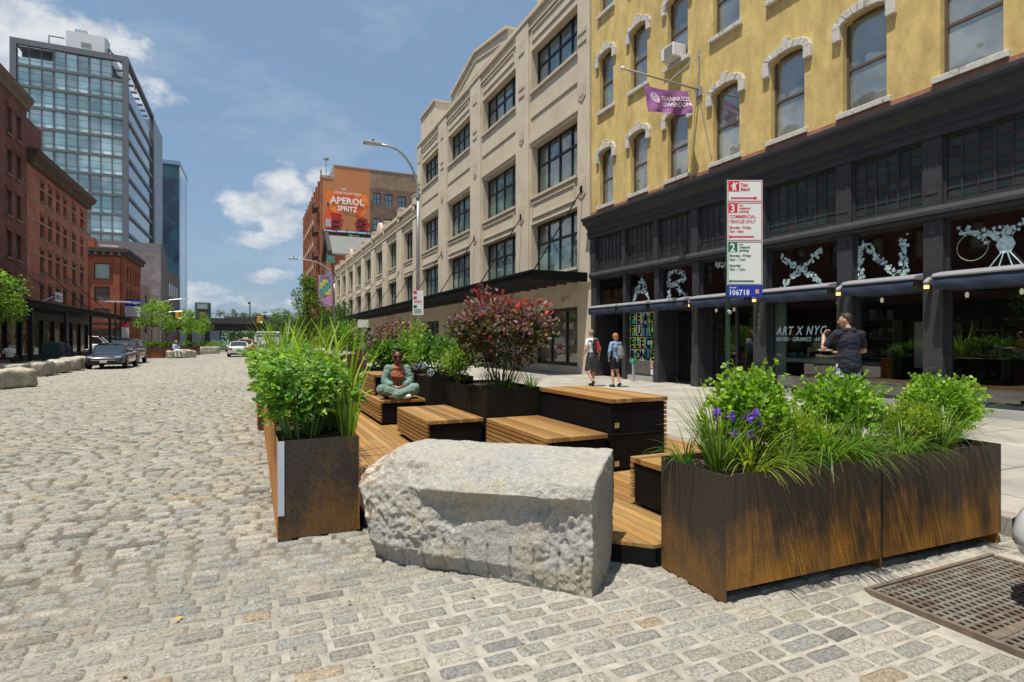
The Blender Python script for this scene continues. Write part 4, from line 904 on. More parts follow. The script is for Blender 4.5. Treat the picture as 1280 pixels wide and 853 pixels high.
# back and sides
b.box(XF+.3, XF+9, Y1-.02, Y1-.001, 0, 18.2); b.box(XF+.3, XF+9, Y0, Y0+.02, 0, 18.2); b.poly([(XF, Y0, 18.2), (XF+9, Y0, 18.2), (XF+9, Y1, 18.2), (XF, Y1, 18.2)])
wl = b.build('wall', m_yel, yb)
def archpts(c, w_, z, rise, ext=0, n=8):
    return [(c+(w_/2+ext)*math.cos(math.pi-math.pi*i/n), z+(rise+ext)*math.sin(math.pi*i/n)) for i in range(n+1)]
for (a, bb, rise) in rows:
    for i, (c, w_) in enumerate(zip(wc, ww)):
        # the flat arch: corners of the opening filled with the same render
        sp = MB()
        for sg in (-1, 1):
            pts = [(c+sg*w_/2, bb-.02)]+[(c+sg*w_/2*math.cos(t), bb-.02+.158*math.sin(t)) for t in [math.pi/2*k/5 for k in range(1, 6)]]+[(c+sg*w_/2, bb+.14)]
            sp.prism(pts, lambda p: FR.P(p[0], .004, p[1]), lambda p: FR.P(p[0], .2, p[1]))
        sp.build('arch_fill', m_yel, yb)
        # stone hood, with keystone and dropped ears
        if not (a < 7 and 6.0 < c < 6.5):
            hd = MB(); t = .20; nn = 8
            for k in range(nn):
                t0, t1 = math.pi*(.0+k/nn), math.pi*((k+1)/nn)
                def ap(t_, r_): return (c+(w_/2+.02+r_)*math.cos(t_), bb-.02+(.16+r_*1.0)*math.sin(t_)**.8 if math.sin(t_) > 0 else bb-.02)
                jx = .008*((k*7+i) % 3)
                hd.prism([ap(t0, 0), ap(t1, 0), ap(t1, t), ap(t0, t)], lambda p: FR.P(p[0], -.085-jx, p[1]), lambda p: FR.P(p[0], .05, p[1]))
            for sg in (-1, 1): FR.box(hd, c+sg*(w_/2+.02), c+sg*(w_/2+.22), -.10, .05, bb-.30, bb-.02)
            hd.prism([(c-.06, bb+.12), (c+.06, bb+.12), (c+.10, bb+.46), (c-.10, bb+.46)], lambda p: FR.P(p[0], -.125, p[1]), lambda p: FR.P(p[0], .05, p[1]))
            hd.build('window_hood', m_hood, yb, bevel=.012)
        sl_ = MB(); FR.box(sl_, c-w_/2-.12, c+w_/2+.12, -.10, .1, a-.13, a); sl_.build('window_sill', m_hood, yb, bevel=.01)
        FR.window(yb, (c-w_/2, c+w_/2, a, bb+.14), .14, .055, m_sash, m_py, (), (.47,), fd=.07, bar=.06)
        if i > 7 and a > 10: pass
# painted fillet and the big cornice
b = MB(); FR.box(b, Y0, Y1, -.05, -.0, 6.44, 6.66); b.build('base_course', M('terracotta_paint', (.36, .16, .10), .7, var=.4, vs=3), yb)
b = MB(); FR.box(b, Y0, Y1-.03, .0, .28, 5.625, 6.498); b.build('frieze_backing', m_cast, yb)
prof = [(-.02, 5.62), (-.10, 5.62), (-.10, 5.78), (-.16, 5.80), (-.16, 5.86), (-.13, 5.84), (-.13, 6.00), (-.20, 6.04), (-.24, 6.12), (-.36, 6.18), (-.36, 6.28), (-.44, 6.33), (-.44, 6.41), (-.02, 6.43)]
b = MB().prism(prof, lambda p: FR.P(Y0, p[0], p[1]), lambda p: FR.P(Y1+.12, p[0], p[1])); b.build('cornice', m_cast, yb)
# shopfront frame: columns and beams
cols_ = [(19.33, .34), (17.27, .17), (15.45, .22), (13.60, .27), (11.15, .42), (8.75, .36), (6.88, .36), (4.55, .36), (2.2, .36), (-.2, .36), (-2.6, .36), (-5, .36)]
for k, (c, w_) in enumerate(cols_):
    b = MB(); FR.box(b, c-w_/2, c+w_/2, -.03, .30, .15, 2.55); FR.box(b, c-w_/2-.02, c+w_/2+.02, -.055, .30, .15, .85); FR.box(b, c-w_/2, c+w_/2, -.02, .28, 2.55, 4.0)
    FR.box(b, c-w_/2-.015, c+w_/2+.015, -.05, .3, 2.78, 2.86); FR.box(b, c-w_/2, c+w_/2, -.06, .25, 4.24, 5.62)
    if w_ > .3:
        FR.box(b, c-w_/2+.05, c-w_/2+.08, -.075, -.06, 4.5, 5.4); FR.box(b, c+w_/2-.08, c+w_/2-.05, -.075, -.06, 4.5, 5.4); FR.box(b, c-w_/2+.08, c+w_/2-.08, -.075, -.06, 5.36, 5.4); FR.box(b, c-w_/2+.08, c+w_/2-.08, -.075, -.06, 4.5, 4.54)
        FR.box(b, c-.06, c+.06, -.05, -.028, 3.72, 3.84); FR.box(b, c-.09, c+.09, -.075, -.054, 1.0, 1.05)
    b.build('column', m_cast, yb, bevel=.006)
b = MB(); FR.box(b, Y0, Y1-.001, -.10, .25, 4.0, 4.08); FR.box(b, Y0, Y1-.001, -.15, .25, 4.08, 4.16); b.build('lintel', m_cast, yb, bevel=.006)
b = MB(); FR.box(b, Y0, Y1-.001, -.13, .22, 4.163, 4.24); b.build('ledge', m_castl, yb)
b = MB(); FR.box(b, Y0, Y1-.001, .0, .22, 2.62, 2.775); b.build('awning_beam', m_cast, yb)
m_gb = M('prism_glass', (0, 0, 0), .35, attr=True, spec=.6, var=.25, vs=14, bump=.5, bs=9, bd=.01)
bays = [(cols_[k+1][0]+cols_[k+1][1]/2, cols_[k][0]-cols_[k][1]/2) for k in range(len(cols_)-1)]
for k, (a, c) in enumerate(bays):
    # prism-glass transom
    W_ = c-a; nu = max(4, round(W_/.27)); nzz = 6; b = MB(); fc = []
    for i in range(nu):
        for j in range(nzz):
            u0, u1 = a+.05+(W_-.1)*i/nu, a+.05+(W_-.1)*(i+1)/nu; z0, z1 = 4.36+1.2*j/nzz, 4.36+1.2*(j+1)/nzz
            b.poly([FR.P(u1-.008, .06, z0+.008), FR.P(u0+.008, .06, z0+.008), FR.P(u0+.008, .06, z1-.008), FR.P(u1-.008, .06, z1-.008)])
            fc.append(np.array((.028, .043, .044) if (i+j+k) % 2 else (.044, .040, .040))*NP.uniform(.7, 1.3))
    fr_ = MB(); FR.box(fr_, a, c, .03, .08, 4.24, 4.35); FR.box(fr_, a, c, .03, .08, 5.56, 5.62); FR.box(fr_, a, a+.045, .03, .08, 4.35, 5.56); FR.box(fr_, c-.045, c, .03, .08, 4.35, 5.56)
    for i in range(1, nu): u = a+.05+(W_-.1)*i/nu; FR.box(fr_, u-.010 if i % 2 else u-.016, u+.010 if i % 2 else u+.016, .035, .07, 4.35, 5.56)
    for j in range(1, nzz): z = 4.36+1.2*j/nzz; FR.box(fr_, a+.045, c-.045, .045, .068, z-.008, z+.008)
    FR.box(fr_, a-.02, c+.02, .25, .3, 4.24, 5.7); q = fr_.build('transom', m_cast, yb); b.build('glass_blocks', m_gb, q, fcol=fc)
    # picture window
    FR.window(yb, (a, c, 2.78, 4.0), .10, .06, m_cast, m_shop2, name='upper_shop_window')
    # shop window or recessed door
    rec = .95 if k in (0,) else (.75 if k == 2 else (.45 if k == 3 else .12))
    zb_ = .15 if k in (0, 2, 3) else .32
    if rec > .3:
        b = MB(); FR.box(b, a-.02, a, .3, rec, .15, 2.62); FR.box(b, c, c+.02, .3, rec, .15, 2.62); FR.box(b, a-.02, c+.02, .22, rec+.05, 2.60, 2.62); b.build('porch', m_cast, yb)
    q = FR.window(yb, (a, c, zb_, 2.62), rec, .07, m_cast, m_shop, ((.5,) if k in (0, 3) else ()), (), name='shop_window' if k not in (0, 3) else 'shop_door', bar=.09)
    if k not in (0, 2, 3): b = MB(); FR.box(b, a, c, .05, .25, .15, .315); b.build('sill', m_conc, yb)
    if k in (2,): b = MB(); FR.box(b, (a+c)/2-.12, (a+c)/2-.08, rec-.05, rec-.02, .5, 1.5); b.build('pull_handle', m_steel, q)
# awnings, rolled up
m_awn = M('navy_canvas', (.018, .030, .058), .75, var=.2, vs=20, bump=.8, bs=9, bd=.02); m_awnb = M('awning_box', (.26, .26, .27), .5, var=.1)
for k, (a, c) in enumerate(bays[:9]):
    b = MB(); n_ = 14; top = []; bot = []
    pr_ = [(-.02, 2.92), (-.30, 2.86), (-.34, 2.80)]; pf = [(-.34, 2.80), (-.36, 2.72), (-.34, 2.56)]
    t_ = b.prism([(-.0, 2.80), (-.0, 2.93), (-.26, 2.88), (-.33, 2.84), (-.33, 2.80)], lambda p: FR.P(a-.04, p[0]-.07, p[1]), lambda p: FR.P(c+.0, p[0]-.07, p[1])).build('awning_case', m_awnb, yb, bevel=.01)
    V = []; 
    us = np.linspace(a-.03, c-.02, 40); zs_ = np.linspace(0, 1, 9)
    for f in zs_:
        for u in us: V.append(FR.P(u, -.36-.012*math.sin(u*9+f*3)*f-.03*math.sin(f*3.1), 2.80-.24*f-.02*f*math.sin((u-a)/(c-a)*math.pi)))
    i, j = np.meshgrid(np.arange(39), np.arange(8)); q_ = (j*40+i).ravel(); o = npmesh('awning_valance', V, np.stack([q_, q_+40, q_+41, q_+1], 1), m_awn, yb, None, True)
    b = MB()
    for u in (a+.0, ): FR.box(b, u-.02, u+.03, -.34, -.05, 2.58, 2.80); b.tube([FR.P(u+.04, -.30, 2.75), FR.P(u+.04, -.12, 2.66), FR.P(u+.04, -.05, 2.78)], .02, 6)
    b.build('awning_arm', m_dark, yb)
# lamps on the columns
m_lamp = M('lamp_glow', (1, .55, .18), .4, emit=1.6)
for k in (1, 3, 4, 5, 6, 7):
    c = cols_[k][0]; b = MB().tube([FR.P(c, -.03, 2.72), FR.P(c, -.14, 2.80), FR.P(c, -.22, 2.74), FR.P(c, -.22, 2.68)], [.035, .045, .06, .06], 8); q = b.build('wall_lamp', m_lead, yb, smooth=True)
    MB().lathe([(.045, 2.60), (.05, 2.67)], FR.P(c, -.22, 0), 8).build('lamp_glass', m_lamp, q); MB().lathe([(.05, 2.585), (.055, 2.60)], FR.P(c, -.22, 0), 8).build('lamp_rim', m_dark, q)
# the dark shop interior
m_in = M('interior', (.13, .125, .115), .9, var=.5, vs=.9); m_inl = M('interior_pale', (.34, .38, .36), .8)
b = MB(); b.box(XF+5.0, XF+5.05, Y0, Y1-.05, .15, 4.1); b.box(XF+.4, XF+5, Y0, Y1-.05, .12, .16); b.box(XF+.4, XF+5, Y0, Y1-.05, 2.66, 2.70); b.box(XF+.3, XF+5, Y0, Y1-.05, 4.1, 4.15)
for u in (17.27, 15.45, 11.2, 4.6, .0): b.box(XF+(1.1 if u > 12 else .6), XF+5, u-.03, u+.03, .16, 2.66); b.box(XF+.35, XF+5, u-.03, u+.03, 2.7, 4.1)
b.build('interior', m_in, yb)
# contents of the art shop: counter, crates, white return wall
it = MB(); it.box(XF+.25, XF+.30, 10.55, 10.90, .32, 2.6); it.box(XF+.22, XF+.75, 9.0, 10.9, 1.02, 1.12); it.build('display_counter', M('display_white', (.50, .60, .60), .7), yb)
shp = empty('display_crate', (XF+.5, 9.75, 1.12), 'wooden crate with a white box on the counter behind the art shop window', 'crate')
MB().box(XF+.3, XF+.6, 9.58, 9.95, 1.122, 1.16).box(XF+.3, XF+.6, 9.58, 9.95, 1.30, 1.40).box(XF+.3, XF+.33, 9.58, 9.62, 1.16, 1.3).box(XF+.3, XF+.33, 9.91, 9.95, 1.16, 1.3).build('crate', M('crate_wood', (.5, .38, .18), .7), shp)
MB().box(XF+.36, XF+.6, 9.6, 9.85, 1.402, 1.52).build('box', m_white, shp)
bk = MB(); 
for i in range(11): bk.obox((XF+.45+rnd.uniform(-.08, .08), 10.02+i*.05, 1.125+.045+.03*(i % 3)), (.22, .10, .09), rnd.uniform(-.6, .6))
o = bk.build('glazed_bowls', M('blue_ware', (.05, .20, .32), .2, var=.5, vs=20)); tag(o, 'heap of blue glazed ceramic ware on the counter in the art shop window', 'ceramics')
cl = empty('clothes_rail', (XF+1.1, 14.3, .16), 'clothes rail with a pale blue dress behind the glass of the clothing shop', 'clothes rail')
MB().tube([(XF+1.1, 13.85, 1.75), (XF+1.1, 14.95, 1.75)], .015, 6).tube([(XF+1.1, 13.85, .16), (XF+1.1, 13.85, 1.75)], .015, 6).tube([(XF+1.1, 14.95, .16), (XF+1.1, 14.95, 1.75)], .015, 6).build('rail', m_steel, cl)
for u, L, c_, in ((14.15, 1.05, (.42, .58, .58)), (14.32, .9, (.5, .62, .62)), (14.48, .6, (.05, .05, .06)), (14.62, .75, (.03, .05, .08))):
    V = []
    MB().prism([(-.05, 0), (.05, 0), (.13, -.18), (.10, -.4), (.17, -L), (-.17, -L), (-.10, -.4), (-.13, -.18)], lambda p: (XF+1.06, u+p[0], 1.70+p[1]), lambda p: (XF+1.12, u+p[0], 1.70+p[1])).build('garment', M('garment', c_, .8), cl)
b = MB()
for z in (.9, 1.25, 1.6, 1.9): b.box(XF+3.5, XF+3.8, 11.5, 13.2, z, z+.03)
for i in range(30): b.obox((XF+3.6, 11.6+rnd.random()*1.5, rnd.choice((.9, 1.25, 1.6, 1.9))+.12), (.08, .06, .18), 0)
o = b.build('display_shelves', M('shelf_goods', (.32, .30, .26), .7, var=.5, vs=12)); tag(o, 'back-wall shelves of small goods deep inside the shop with the glass door', 'shelves')
# pale board low in the right-hand window, white hanging sheet
MB().box(XF+.24, XF+.26, 7.1, 8.5, .35, .72).build('window_board', M('pale_board', (.33, .42, .40), .7), yb)
MB().box(XF+1.4, XF+1.42, 7.75, 8.05, .95, 2.0).build('hanging_print', m_white, yb)
MB().disc((XF+.17, 10.35, .48), (-1, 0, 0), .14, 16).build('round_sticker', M('sticker', (.45, .55, .55), .5, c2=(.5, .25, .4), cs=14), yb)
# painted letters on the art shop window
m_let = M('window_lettering', (.42, .62, .66), .6)
def wtxt(s_, size, u, z, n=.10, bold=.006, sx=1., sh=.25, mat=m_let, name='lettering', sp=1.): return text(name, s_, size, mat, yb, FR.P(u, n, z), (0, -1, 0), (0, 0, 1), 'LEFT', bold, .001, sx, sh, sp)
wtxt('ART X NYC', .30, 10.72, 1.72, .105, .006, .75, .3, sp=1.25); wtxt('BOOKS · CERAMICS · ART PRINTS', .135, 10.72, 1.56, .105, .003, .75, .3, sp=1.15)
m_num = M('house_number', (.30, .25, .18), .4, metal=.7)
for i, ch in enumerate('529'): text('house_number', ch, .16, m_num, yb, FR.P(11.20, -.036, 2.20-i*.17), (0, -1, 0), (0, 0, 1), 'LEFT', .004, .004)
# flowers cut from white film on the upper panes, arranged along the strokes of letters
m_film = M('white_film', (.50, .66, .68), .6, var=.6, vs=14)
def film(strokes, u0, z0, wd, ht, dens=1.7, wid=.13):
    b = MB(); 
    for (x0, y0, x1, y1) in strokes:
        L = math.hypot((x1-x0)*wd, (y1-y0)*ht); m = int(L/.030*dens)+1
        for i in range(m):
            f = i/m; cx = u0-(x0+(x1-x0)*f)*wd+rnd.uniform(-wid, wid)*.6; cz = z0+(y0+(y1-y0)*f)*ht+rnd.uniform(-wid, wid)*.6; r_ = rnd.uniform(.018, .052); np_ = rnd.choice((4, 5, 6)); a0 = rnd.random()*6
            for p in range(np_):
                a = a0+p*2*math.pi/np_; pc = (cx+math.cos(a)*r_*.55, cz+math.sin(a)*r_*.55); n_ = .105-rnd.random()*.004
                b.poly([FR.P(pc[0]+math.cos(a+q)*r_*e_, n_, pc[1]+math.sin(a+q)*r_*e_) for q, e_ in ((0, .55), (1.1, .26), (2.2, .3), (3.14, .5), (4.1, .3), (5.2, .26))])
    return b.build('flower_film', m_film, yb)
SA = [(0, 0, .2, .5), (.2, .5, .5, 1), (.5, 1, .8, .5), (.8, .5, 1, 0), (.2, .45, .8, .45)]; SR = [(0, 0, 0, 1), (0, 1, .7, .95), (.7, .95, .8, .7), (.8, .7, .1, .5), (.3, .5, .9, 0)]
ST = [(0, 1, 1, 1), (.5, 1, .5, 0)]; SX = [(0, .95, .35, .6), (.35, .6, 1, .05), (1, 1, .6, .55), (.6, .55, 0, .05)]; SN = [(0, 0, 0, 1), (.1, 1, .5, .45), (.5, .45, .85, .1), (1, 0, 1, 1)]
film(SA, 16.85, 2.92, .85, .85); film(SR, 14.95, 2.92, .95, .88); film(ST, 12.9, 2.95, 1.1, .85); film(SX, 10.55, 2.93, 1.15, .85); film(SN, 8.45, 2.92, .95, .85)
film([(0, .9, .35, .55), (.35, .55, .6, .6), (.6, .6, 1, 1), (.35, .7, .65, .7)], 6.45, 3.05, 1.25, .78, 1.6)
b = MB(); c0 = (5.72, 3.18)
b.prism([(c0[0]-.10, c0[1]+.28), (c0[0]+.10, c0[1]+.28), (c0[0]+.15, c0[1]+.15), (c0[0]+.08, c0[1]), (c0[0]-.08, c0[1]), (c0[0]-.15, c0[1]+.15)], lambda p: FR.P(p[0], .1, p[1]), lambda p: FR.P(p[0], .106, p[1]))
for x in (-.25, -.1, .1, .25): b.tube([FR.P(c0[0]+x*.3, .1, c0[1]), FR.P(c0[0]+x, .1, c0[1]-.24)], .012, 4)
FR.box(b, c0[0]-.35, c0[0]+.35, .1, .106, c0[1]-.27, c0[1]-.24)
b.build('vase_film', m_film, yb)
ring = MB(); ring.tube([FR.P(6.25+.26*math.cos(t), .103, 3.36+.26*math.sin(t)) for t in [2*math.pi*i/24 for i in range(25)]], .007, 5, False); ring.build('hoop_film', M('green_film', (.30, .38, .22), .7), yb)
# letter tiles filling the second shop window
pb = MB(); cols_t = [(.55, .68, .10), (.05, .35, .38), (.75, .72, .12), (.45, .6, .62), (.12, .42, .2), (.6, .62, .6), (.1, .25, .4)]
a, c = bays[1]; rows_t = ['FEAR', 'FUTU', 'ELECT', 'RONUE']
tiles = MB(); fc = []; H_ = .39
for j, rw in enumerate(rows_t):
    z = 2.16-j*.435; nL = len(rw); w_ = (c-a-.16)/nL
    for i, ch in enumerate(rw):
        u = c-.08-i*w_; k0 = cols_t[(i*3+j*2) % 7]; k1 = cols_t[(i+j*3+1) % 7]; zz = [z, z+.14, z+.27, z+H_]
        for q in range(3): tiles.poly([FR.P(u-.012, .11, zz[q]), FR.P(u-w_+.012, .11, zz[q]), FR.P(u-w_+.012, .11, zz[q+1]), FR.P(u-.012, .11, zz[q+1])]); fc.append(k0 if (q+i) % 2 else k1)
        text('letter', ch, .46, m_black, yb, FR.P(u-w_*.18, .104, z+.03), (0, -1, 0), (0, 0, 1), 'LEFT', .022, .001, .8)
tiles.build('letter_tiles', M('tile_print', (0, 0, 0), .5, attr=True), yb, fcol=fc)
b = MB().box(XF+.106, XF+.108, 15.66, 15.90, .62, .88); q = b.build('window_notice', M('notice', (.75, .55, .55), .6), yb); MB().box(XF+.106, XF+.108, 15.66, 15.90, .38, .57).build('window_notice', m_white, yb)
b = MB(); 
for z in (.66, .71, .76, .81): b.box(XF+.102, XF+.104, 15.69, 15.87, z, z+.022)
b.build('notice_print', m_red, q)
sp = empty('standpipe', (12.0, 16.2, .15), 'silver standpipe with a green cap on the sidewalk in front of the letter-tile window', 'standpipe')
MB().lathe([(.09, .15), (.09, .19), (.055, .20), (.055, .80), (.075, .82), (.075, .88), (.05, .9)], (12.0, 16.2, 0), 14).build('pipe', m_steel, sp, smooth=False)
MB().lathe([(.075, -.12), (.085, -.12), (.085, -.06), (.05, -.05), (.05, .05), (.085, .06), (.085, .12)], (12.0, 16.2, .84), 12, 'y').build('cap', M('cap_green', (.02, .25, .12), .4), sp)

# air conditioner
ac = empty('air_conditioner', (12.2, 14.45, 10.5), 'white window air conditioner hanging out of a second-row window of the yellow building', 'air conditioner')
MB().box(11.98, 12.5, 14.12, 14.72, 10.52, 10.93).build('case', m_white, ac, bevel=.02)
b = MB(); 
for i in range(10): b.box(11.965, 11.979, 14.17, 14.55, 10.57+i*.032, 10.585+i*.032)
b.build('grille', M('ac_grille', (.35, .35, .34), .6), ac); MB().tube([(12.02, 14.6, 10.5), (12.37, 14.6, 10.2)], .015, 6).tube([(12.02, 14.25, 10.5), (12.37, 14.25, 10.2)], .015, 6).build('bracket', m_steel, ac)

# banner on its pole
fl = empty('flagpole', (12.38, 13.5, 8.95), 'pole with a purple law-office banner slanting from the yellow wall', 'flag')
pa, pb_ = Vector((12.36, 13.45, 9.18)), Vector((9.75, 13.45, 9.62)); pa = Vector((12.38, 13.42, 9.20)); pb_ = Vector((9.62, 13.42, 9.30))
MB().tube([pa, pb_], [.032, .026], 10).build('pole', M('pole_wood', (.38, .32, .24), .5), fl, smooth=True)
k = MB(); ell_v, ell_f = [], []; ell(ell_v, ell_f, tuple(pb_+(pb_-pa).normalized()*.05), (.06, .06, .06), 10, 6); k.v, k.f = ell_v, ell_f; k.build('finial', m_white, fl, smooth=True)
MB().tube([Vector((12.38, 13.42, 10.25)), pa.lerp(pb_, .42)], .014, 6).tube([Vector((12.38, 13.42, 9.0)), Vector((12.38, 12.9, 7.0))], .012, 6).tube([Vector((12.36, 13.42, 9.12)), Vector((12.38, 13.42, 10.4))], .02, 6).box(12.33, 12.40, 13.3, 13.54, 9.0, 9.25).build('bracket', m_lead, fl)
V = []; nu, nv = 60, 36
def flagp(u, v):
    p = pa.lerp(pb_, .16+.60*u); dz = .14+.16*u; hgt = .84-.12*(1-u)
    q = Vector((p.x+.10*v*math.sin(u*2), p.y-.07*math.sin(u*7+v*2.5)*(.25+v*.9)-.045*math.sin(u*15-v*6)*v-.12*v, p.z-dz-hgt*v-.06*math.sin(u*math.pi)*(1-v))); return q
for j in range(nv+1):
    for i in range(nu+1): V.append(tuple(flagp(i/nu, j/nv)))
i, j = np.meshgrid(np.arange(nu), np.arange(nv)); q_ = (j*(nu+1)+i).ravel(); flag_o = npmesh('banner', V, np.stack([q_, q_+1, q_+nu+2, q_+nu+1], 1), M('purple_cloth', (.26, .085, .26), .75, var=.08, vs=3, trans=.0), fl, None, True)
MB().tube([flagp(1, 0), pb_.lerp(pa, .05)], .008, 4).tube([flagp(.42, 0), pa.lerp(pb_, .42)], .008, 4).tube([flagp(0, 0), pa], .006, 4).build('halyard', m_lead, fl)
m_fp = M('flag_print', (.8, .76, .8), .7)
def wrapt(name, s_, size, u0, v0, uw, sx=1):        # lettering bent onto the cloth
    cu = bpy.data.curves.new(name, 'FONT'); cu.body = s_; cu.size = 1; cu.offset = .02; cu.resolution_u = 2; t = bpy.data.objects.new('tmp', cu); col.objects.link(t); me = bpy.data.meshes.new_from_object(t.evaluated_get(DG())); bpy.data.objects.remove(t)
    mxx = max(v.co.x for v in me.vertices)
    for v in me.vertices:
        u = u0-uw*v.co.x/mxx; vv = v0-v.co.y*size; p = flagp(u, vv); p.y -= .022; v.co = p-ORG[fl.name]
    me.materials.clear(); me.materials.append(m_fp); o = bpy.data.objects.new(name, me); col.objects.link(o); o.parent = flag_o; ORG[o.name] = ORG[fl.name]
wrapt('lettering', 'GIANNUZZI', .25, .64, .46, .62); wrapt('lettering', 'LEWENDON', .25, .64, .70, .62)
b = MB()
for rr in (.105, .135):
    pts = []
    for i in range(33):
        t = 2*math.pi*i/32; p = flagp(.81+rr*.62*math.cos(t), .44+rr*1.6*math.sin(t)); p.y -= .022; pts.append(p)
    b.tube(pts, .007, 4, False)
for i in range(12):
    pts = []
    for q in range(9):
        t = 2*math.pi*q/8; p = flagp(.81+.035*math.cos(i*.52*2)+.022*math.cos(t), .44+.09*math.sin(i*.52*2)+.05*math.sin(t)); p.y -= .012; pts.append(p)
    if i < 6: b.tube(pts, .006, 4, False)
b.build('emblem', m_fp, flag_o)

# ---------------- pale concrete market building with its long iron canopy
m_beige = M('beige_concrete', (.62, .53, .40), .85, var=.12, vs=.8, bump=.2, bs=40, bd=.004, c2=(.52, .43, .32), cs=.5, ct=(.5, .72), spec=.2)
m_beige2 = M('beige_concrete_panel', (.56, .475, .36), .85, var=.16, vs=2.5, bump=.2, bs=40, bd=.004, spec=.2)
m_mf = M('black_window_frame', (.014, .016, .018), .45)
m_pb = pane_mat('loft_glass', (.02, .055, .055), (.10, .17, .15), .16, .7, .2, (.45, .62))
bb_ = empty('market_building', (XF+8, 58, 0), 'long pale beige three-storey market building with black gridded windows and an iron canopy', 'building')
YB0, YB1, YB2 = 19.55, 45.8, 97
tall = [(20.6, 24.95), (26.75, 31.4), (33.5, 37.95), (40.15, 44.6)]
low = [(47.45, 50.75), (53.4, 57.25), (59.8, 63.5), (66.1, 70.1), (72.5, 76.8), (78.9, 83.0), (85.3, 89.3), (91.3, 95.2)]
rz_t = [(.45, 3.0), (4.65, 7.17), (8.5, 10.97), (13.65, 15.68)]; rz_l = [(.45, 3.0), (4.65, 7.17), (8.5, 11.1)]
ht = [(a, c, z0, z1) for (a, c) in tall for z0, z1 in rz_t]; hl_ = [(a, c, z0, z1) for (a, c) in low for z0, z1 in rz_l]
b = MB(); FR.wall(b, YB0, YB1, .14, 17.5, ht, .42); b.box(XF+.01, XF+14, YB0+.001, YB0+.02, .14, 17.5); b.box(XF, XF+14, YB1-.02, YB1, 12.5, 17.5); b.poly([(XF, YB0, 17.3), (XF+14, YB0, 17.3), (XF+14, YB1, 17.3), (XF, YB1, 17.3)]); b.box(XF+.4, XF+.7, YB0, YB1, 17.3, 17.5)
# shallow pediment and end pylons
for pts in ([(27.75, 17.5), (37.2, 17.5), (37.2, 18.15), (32.5, 19.05), (27.75, 18.15)], [(41.0, 17.5), (44.9, 17.5), (44.9, 19.35), (41.0, 19.35)], [(20.4, 17.5), (24.3, 17.5), (24.3, 19.35), (20.4, 19.35)]):
    b.prism(pts, lambda p: FR.P(p[0], -.0, p[1]), lambda p: FR.P(p[0], .7 if len(pts) == 5 else 2.4, p[1]))
b.build('tall_wall', m_beige, bb_)
b = MB(); FR.wall(b, YB1, YB2, .14, 12.9, hl_, .42); b.box(XF+.01, XF+14, YB2-.02, YB2, .14, 12.9); b.poly([(XF, YB1, 12.7), (XF+14, YB1, 12.7), (XF+14, YB2, 12.7), (XF, YB2, 12.7)]); b.build('low_wall', m_beige, bb_)
def trim(u0, u1, z0, z1, n0=-.10, mat=m_beige, name='moulding', bev=.01): b = MB(); FR.box(b, u0, u1, n0, -.002, z0, z1); return b.build(name, mat, bb_, bevel=bev)
trim(YB0, YB1, 17.28, 17.5, -.14, name='coping'); trim(YB0, 27.75, 16.75, 16.85, -.08); trim(37.2, YB1, 16.75, 16.85, -.08); trim(27.75, 37.2, 16.75, 16.85, -.08)
b = MB()
for (p, q) in (((27.70, 18.15), (32.5, 19.05)), ((32.5, 19.05), (37.25, 18.15))): b.prism([p, q, (q[0], q[1]+.16), (p[0], p[1]+.16)], lambda t: FR.P(t[0], -.14, t[1]), lambda t: FR.P(t[0], .75, t[1]))
for a, c in ((41.0, 44.9), (20.4, 24.3)): FR.box(b, a-.08, c+.08, -.12, 2.5, 19.352, 19.50)
for (p, q) in (((28.6, 17.75), (32.5, 18.55)), ((32.5, 18.55), (36.4, 17.75))): b.prism([p, q, (q[0], q[1]+.07), (p[0], p[1]+.07)], lambda t: FR.P(t[0], -.06, t[1]), lambda t: FR.P(t[0], -.002, t[1]))
FR.box(b, 28.4, 36.6, -.06, -.002, 17.66, 17.73); b.build('pediment_trim', m_beige, bb_)
piers_t = [(YB0, 20.6), (24.95, 26.75), (31.4, 33.5), (37.95, 40.15), (44.6, YB1)]
for (a, c) in piers_t:
    b = MB(); g_ = .18; FR.box(b, a+g_ if a > YB0 else a, c-g_ if c < YB1 else c, -.09, -.002, 3.9, 17.27); b.build('pier', m_beige, bb_, bevel=.015)
    b = MB(); m_ = (a+c)/2; w_ = min(.28, (c-a)*.3)
    for z in (7.35, 11.35):    # hanging cartouches
        b.prism([(m_-w_, z+.95), (m_+w_, z+.95), (m_+w_, z+.2), (m_, z), (m_-w_, z+.2)], lambda t: FR.P(t[0], -.13, t[1]), lambda t: FR.P(t[0], -.09, t[1]))
        b.prism([(m_-w_*.6, z+.82), (m_+w_*.6, z+.82), (m_+w_*.6, z+.3), (m_, z+.16), (m_-w_*.6, z+.3)], lambda t: FR.P(t[0], -.15, t[1]), lambda t: FR.P(t[0], -.13, t[1]))
    FR.box(b, m_-w_*1.2, m_+w_*1.2, -.13, -.09, 13.75, 13.95); FR.box(b, m_-w_*1.2, m_+w_*1.2, -.13, -.09, 14.15, 14.35); FR.box(b, m_-w_*1.2, m_+w_*1.2, -.13, -.09, 15.9, 16.5)
    split(b, 'pier_ornament', m_beige2, bb_, bevel=.01)
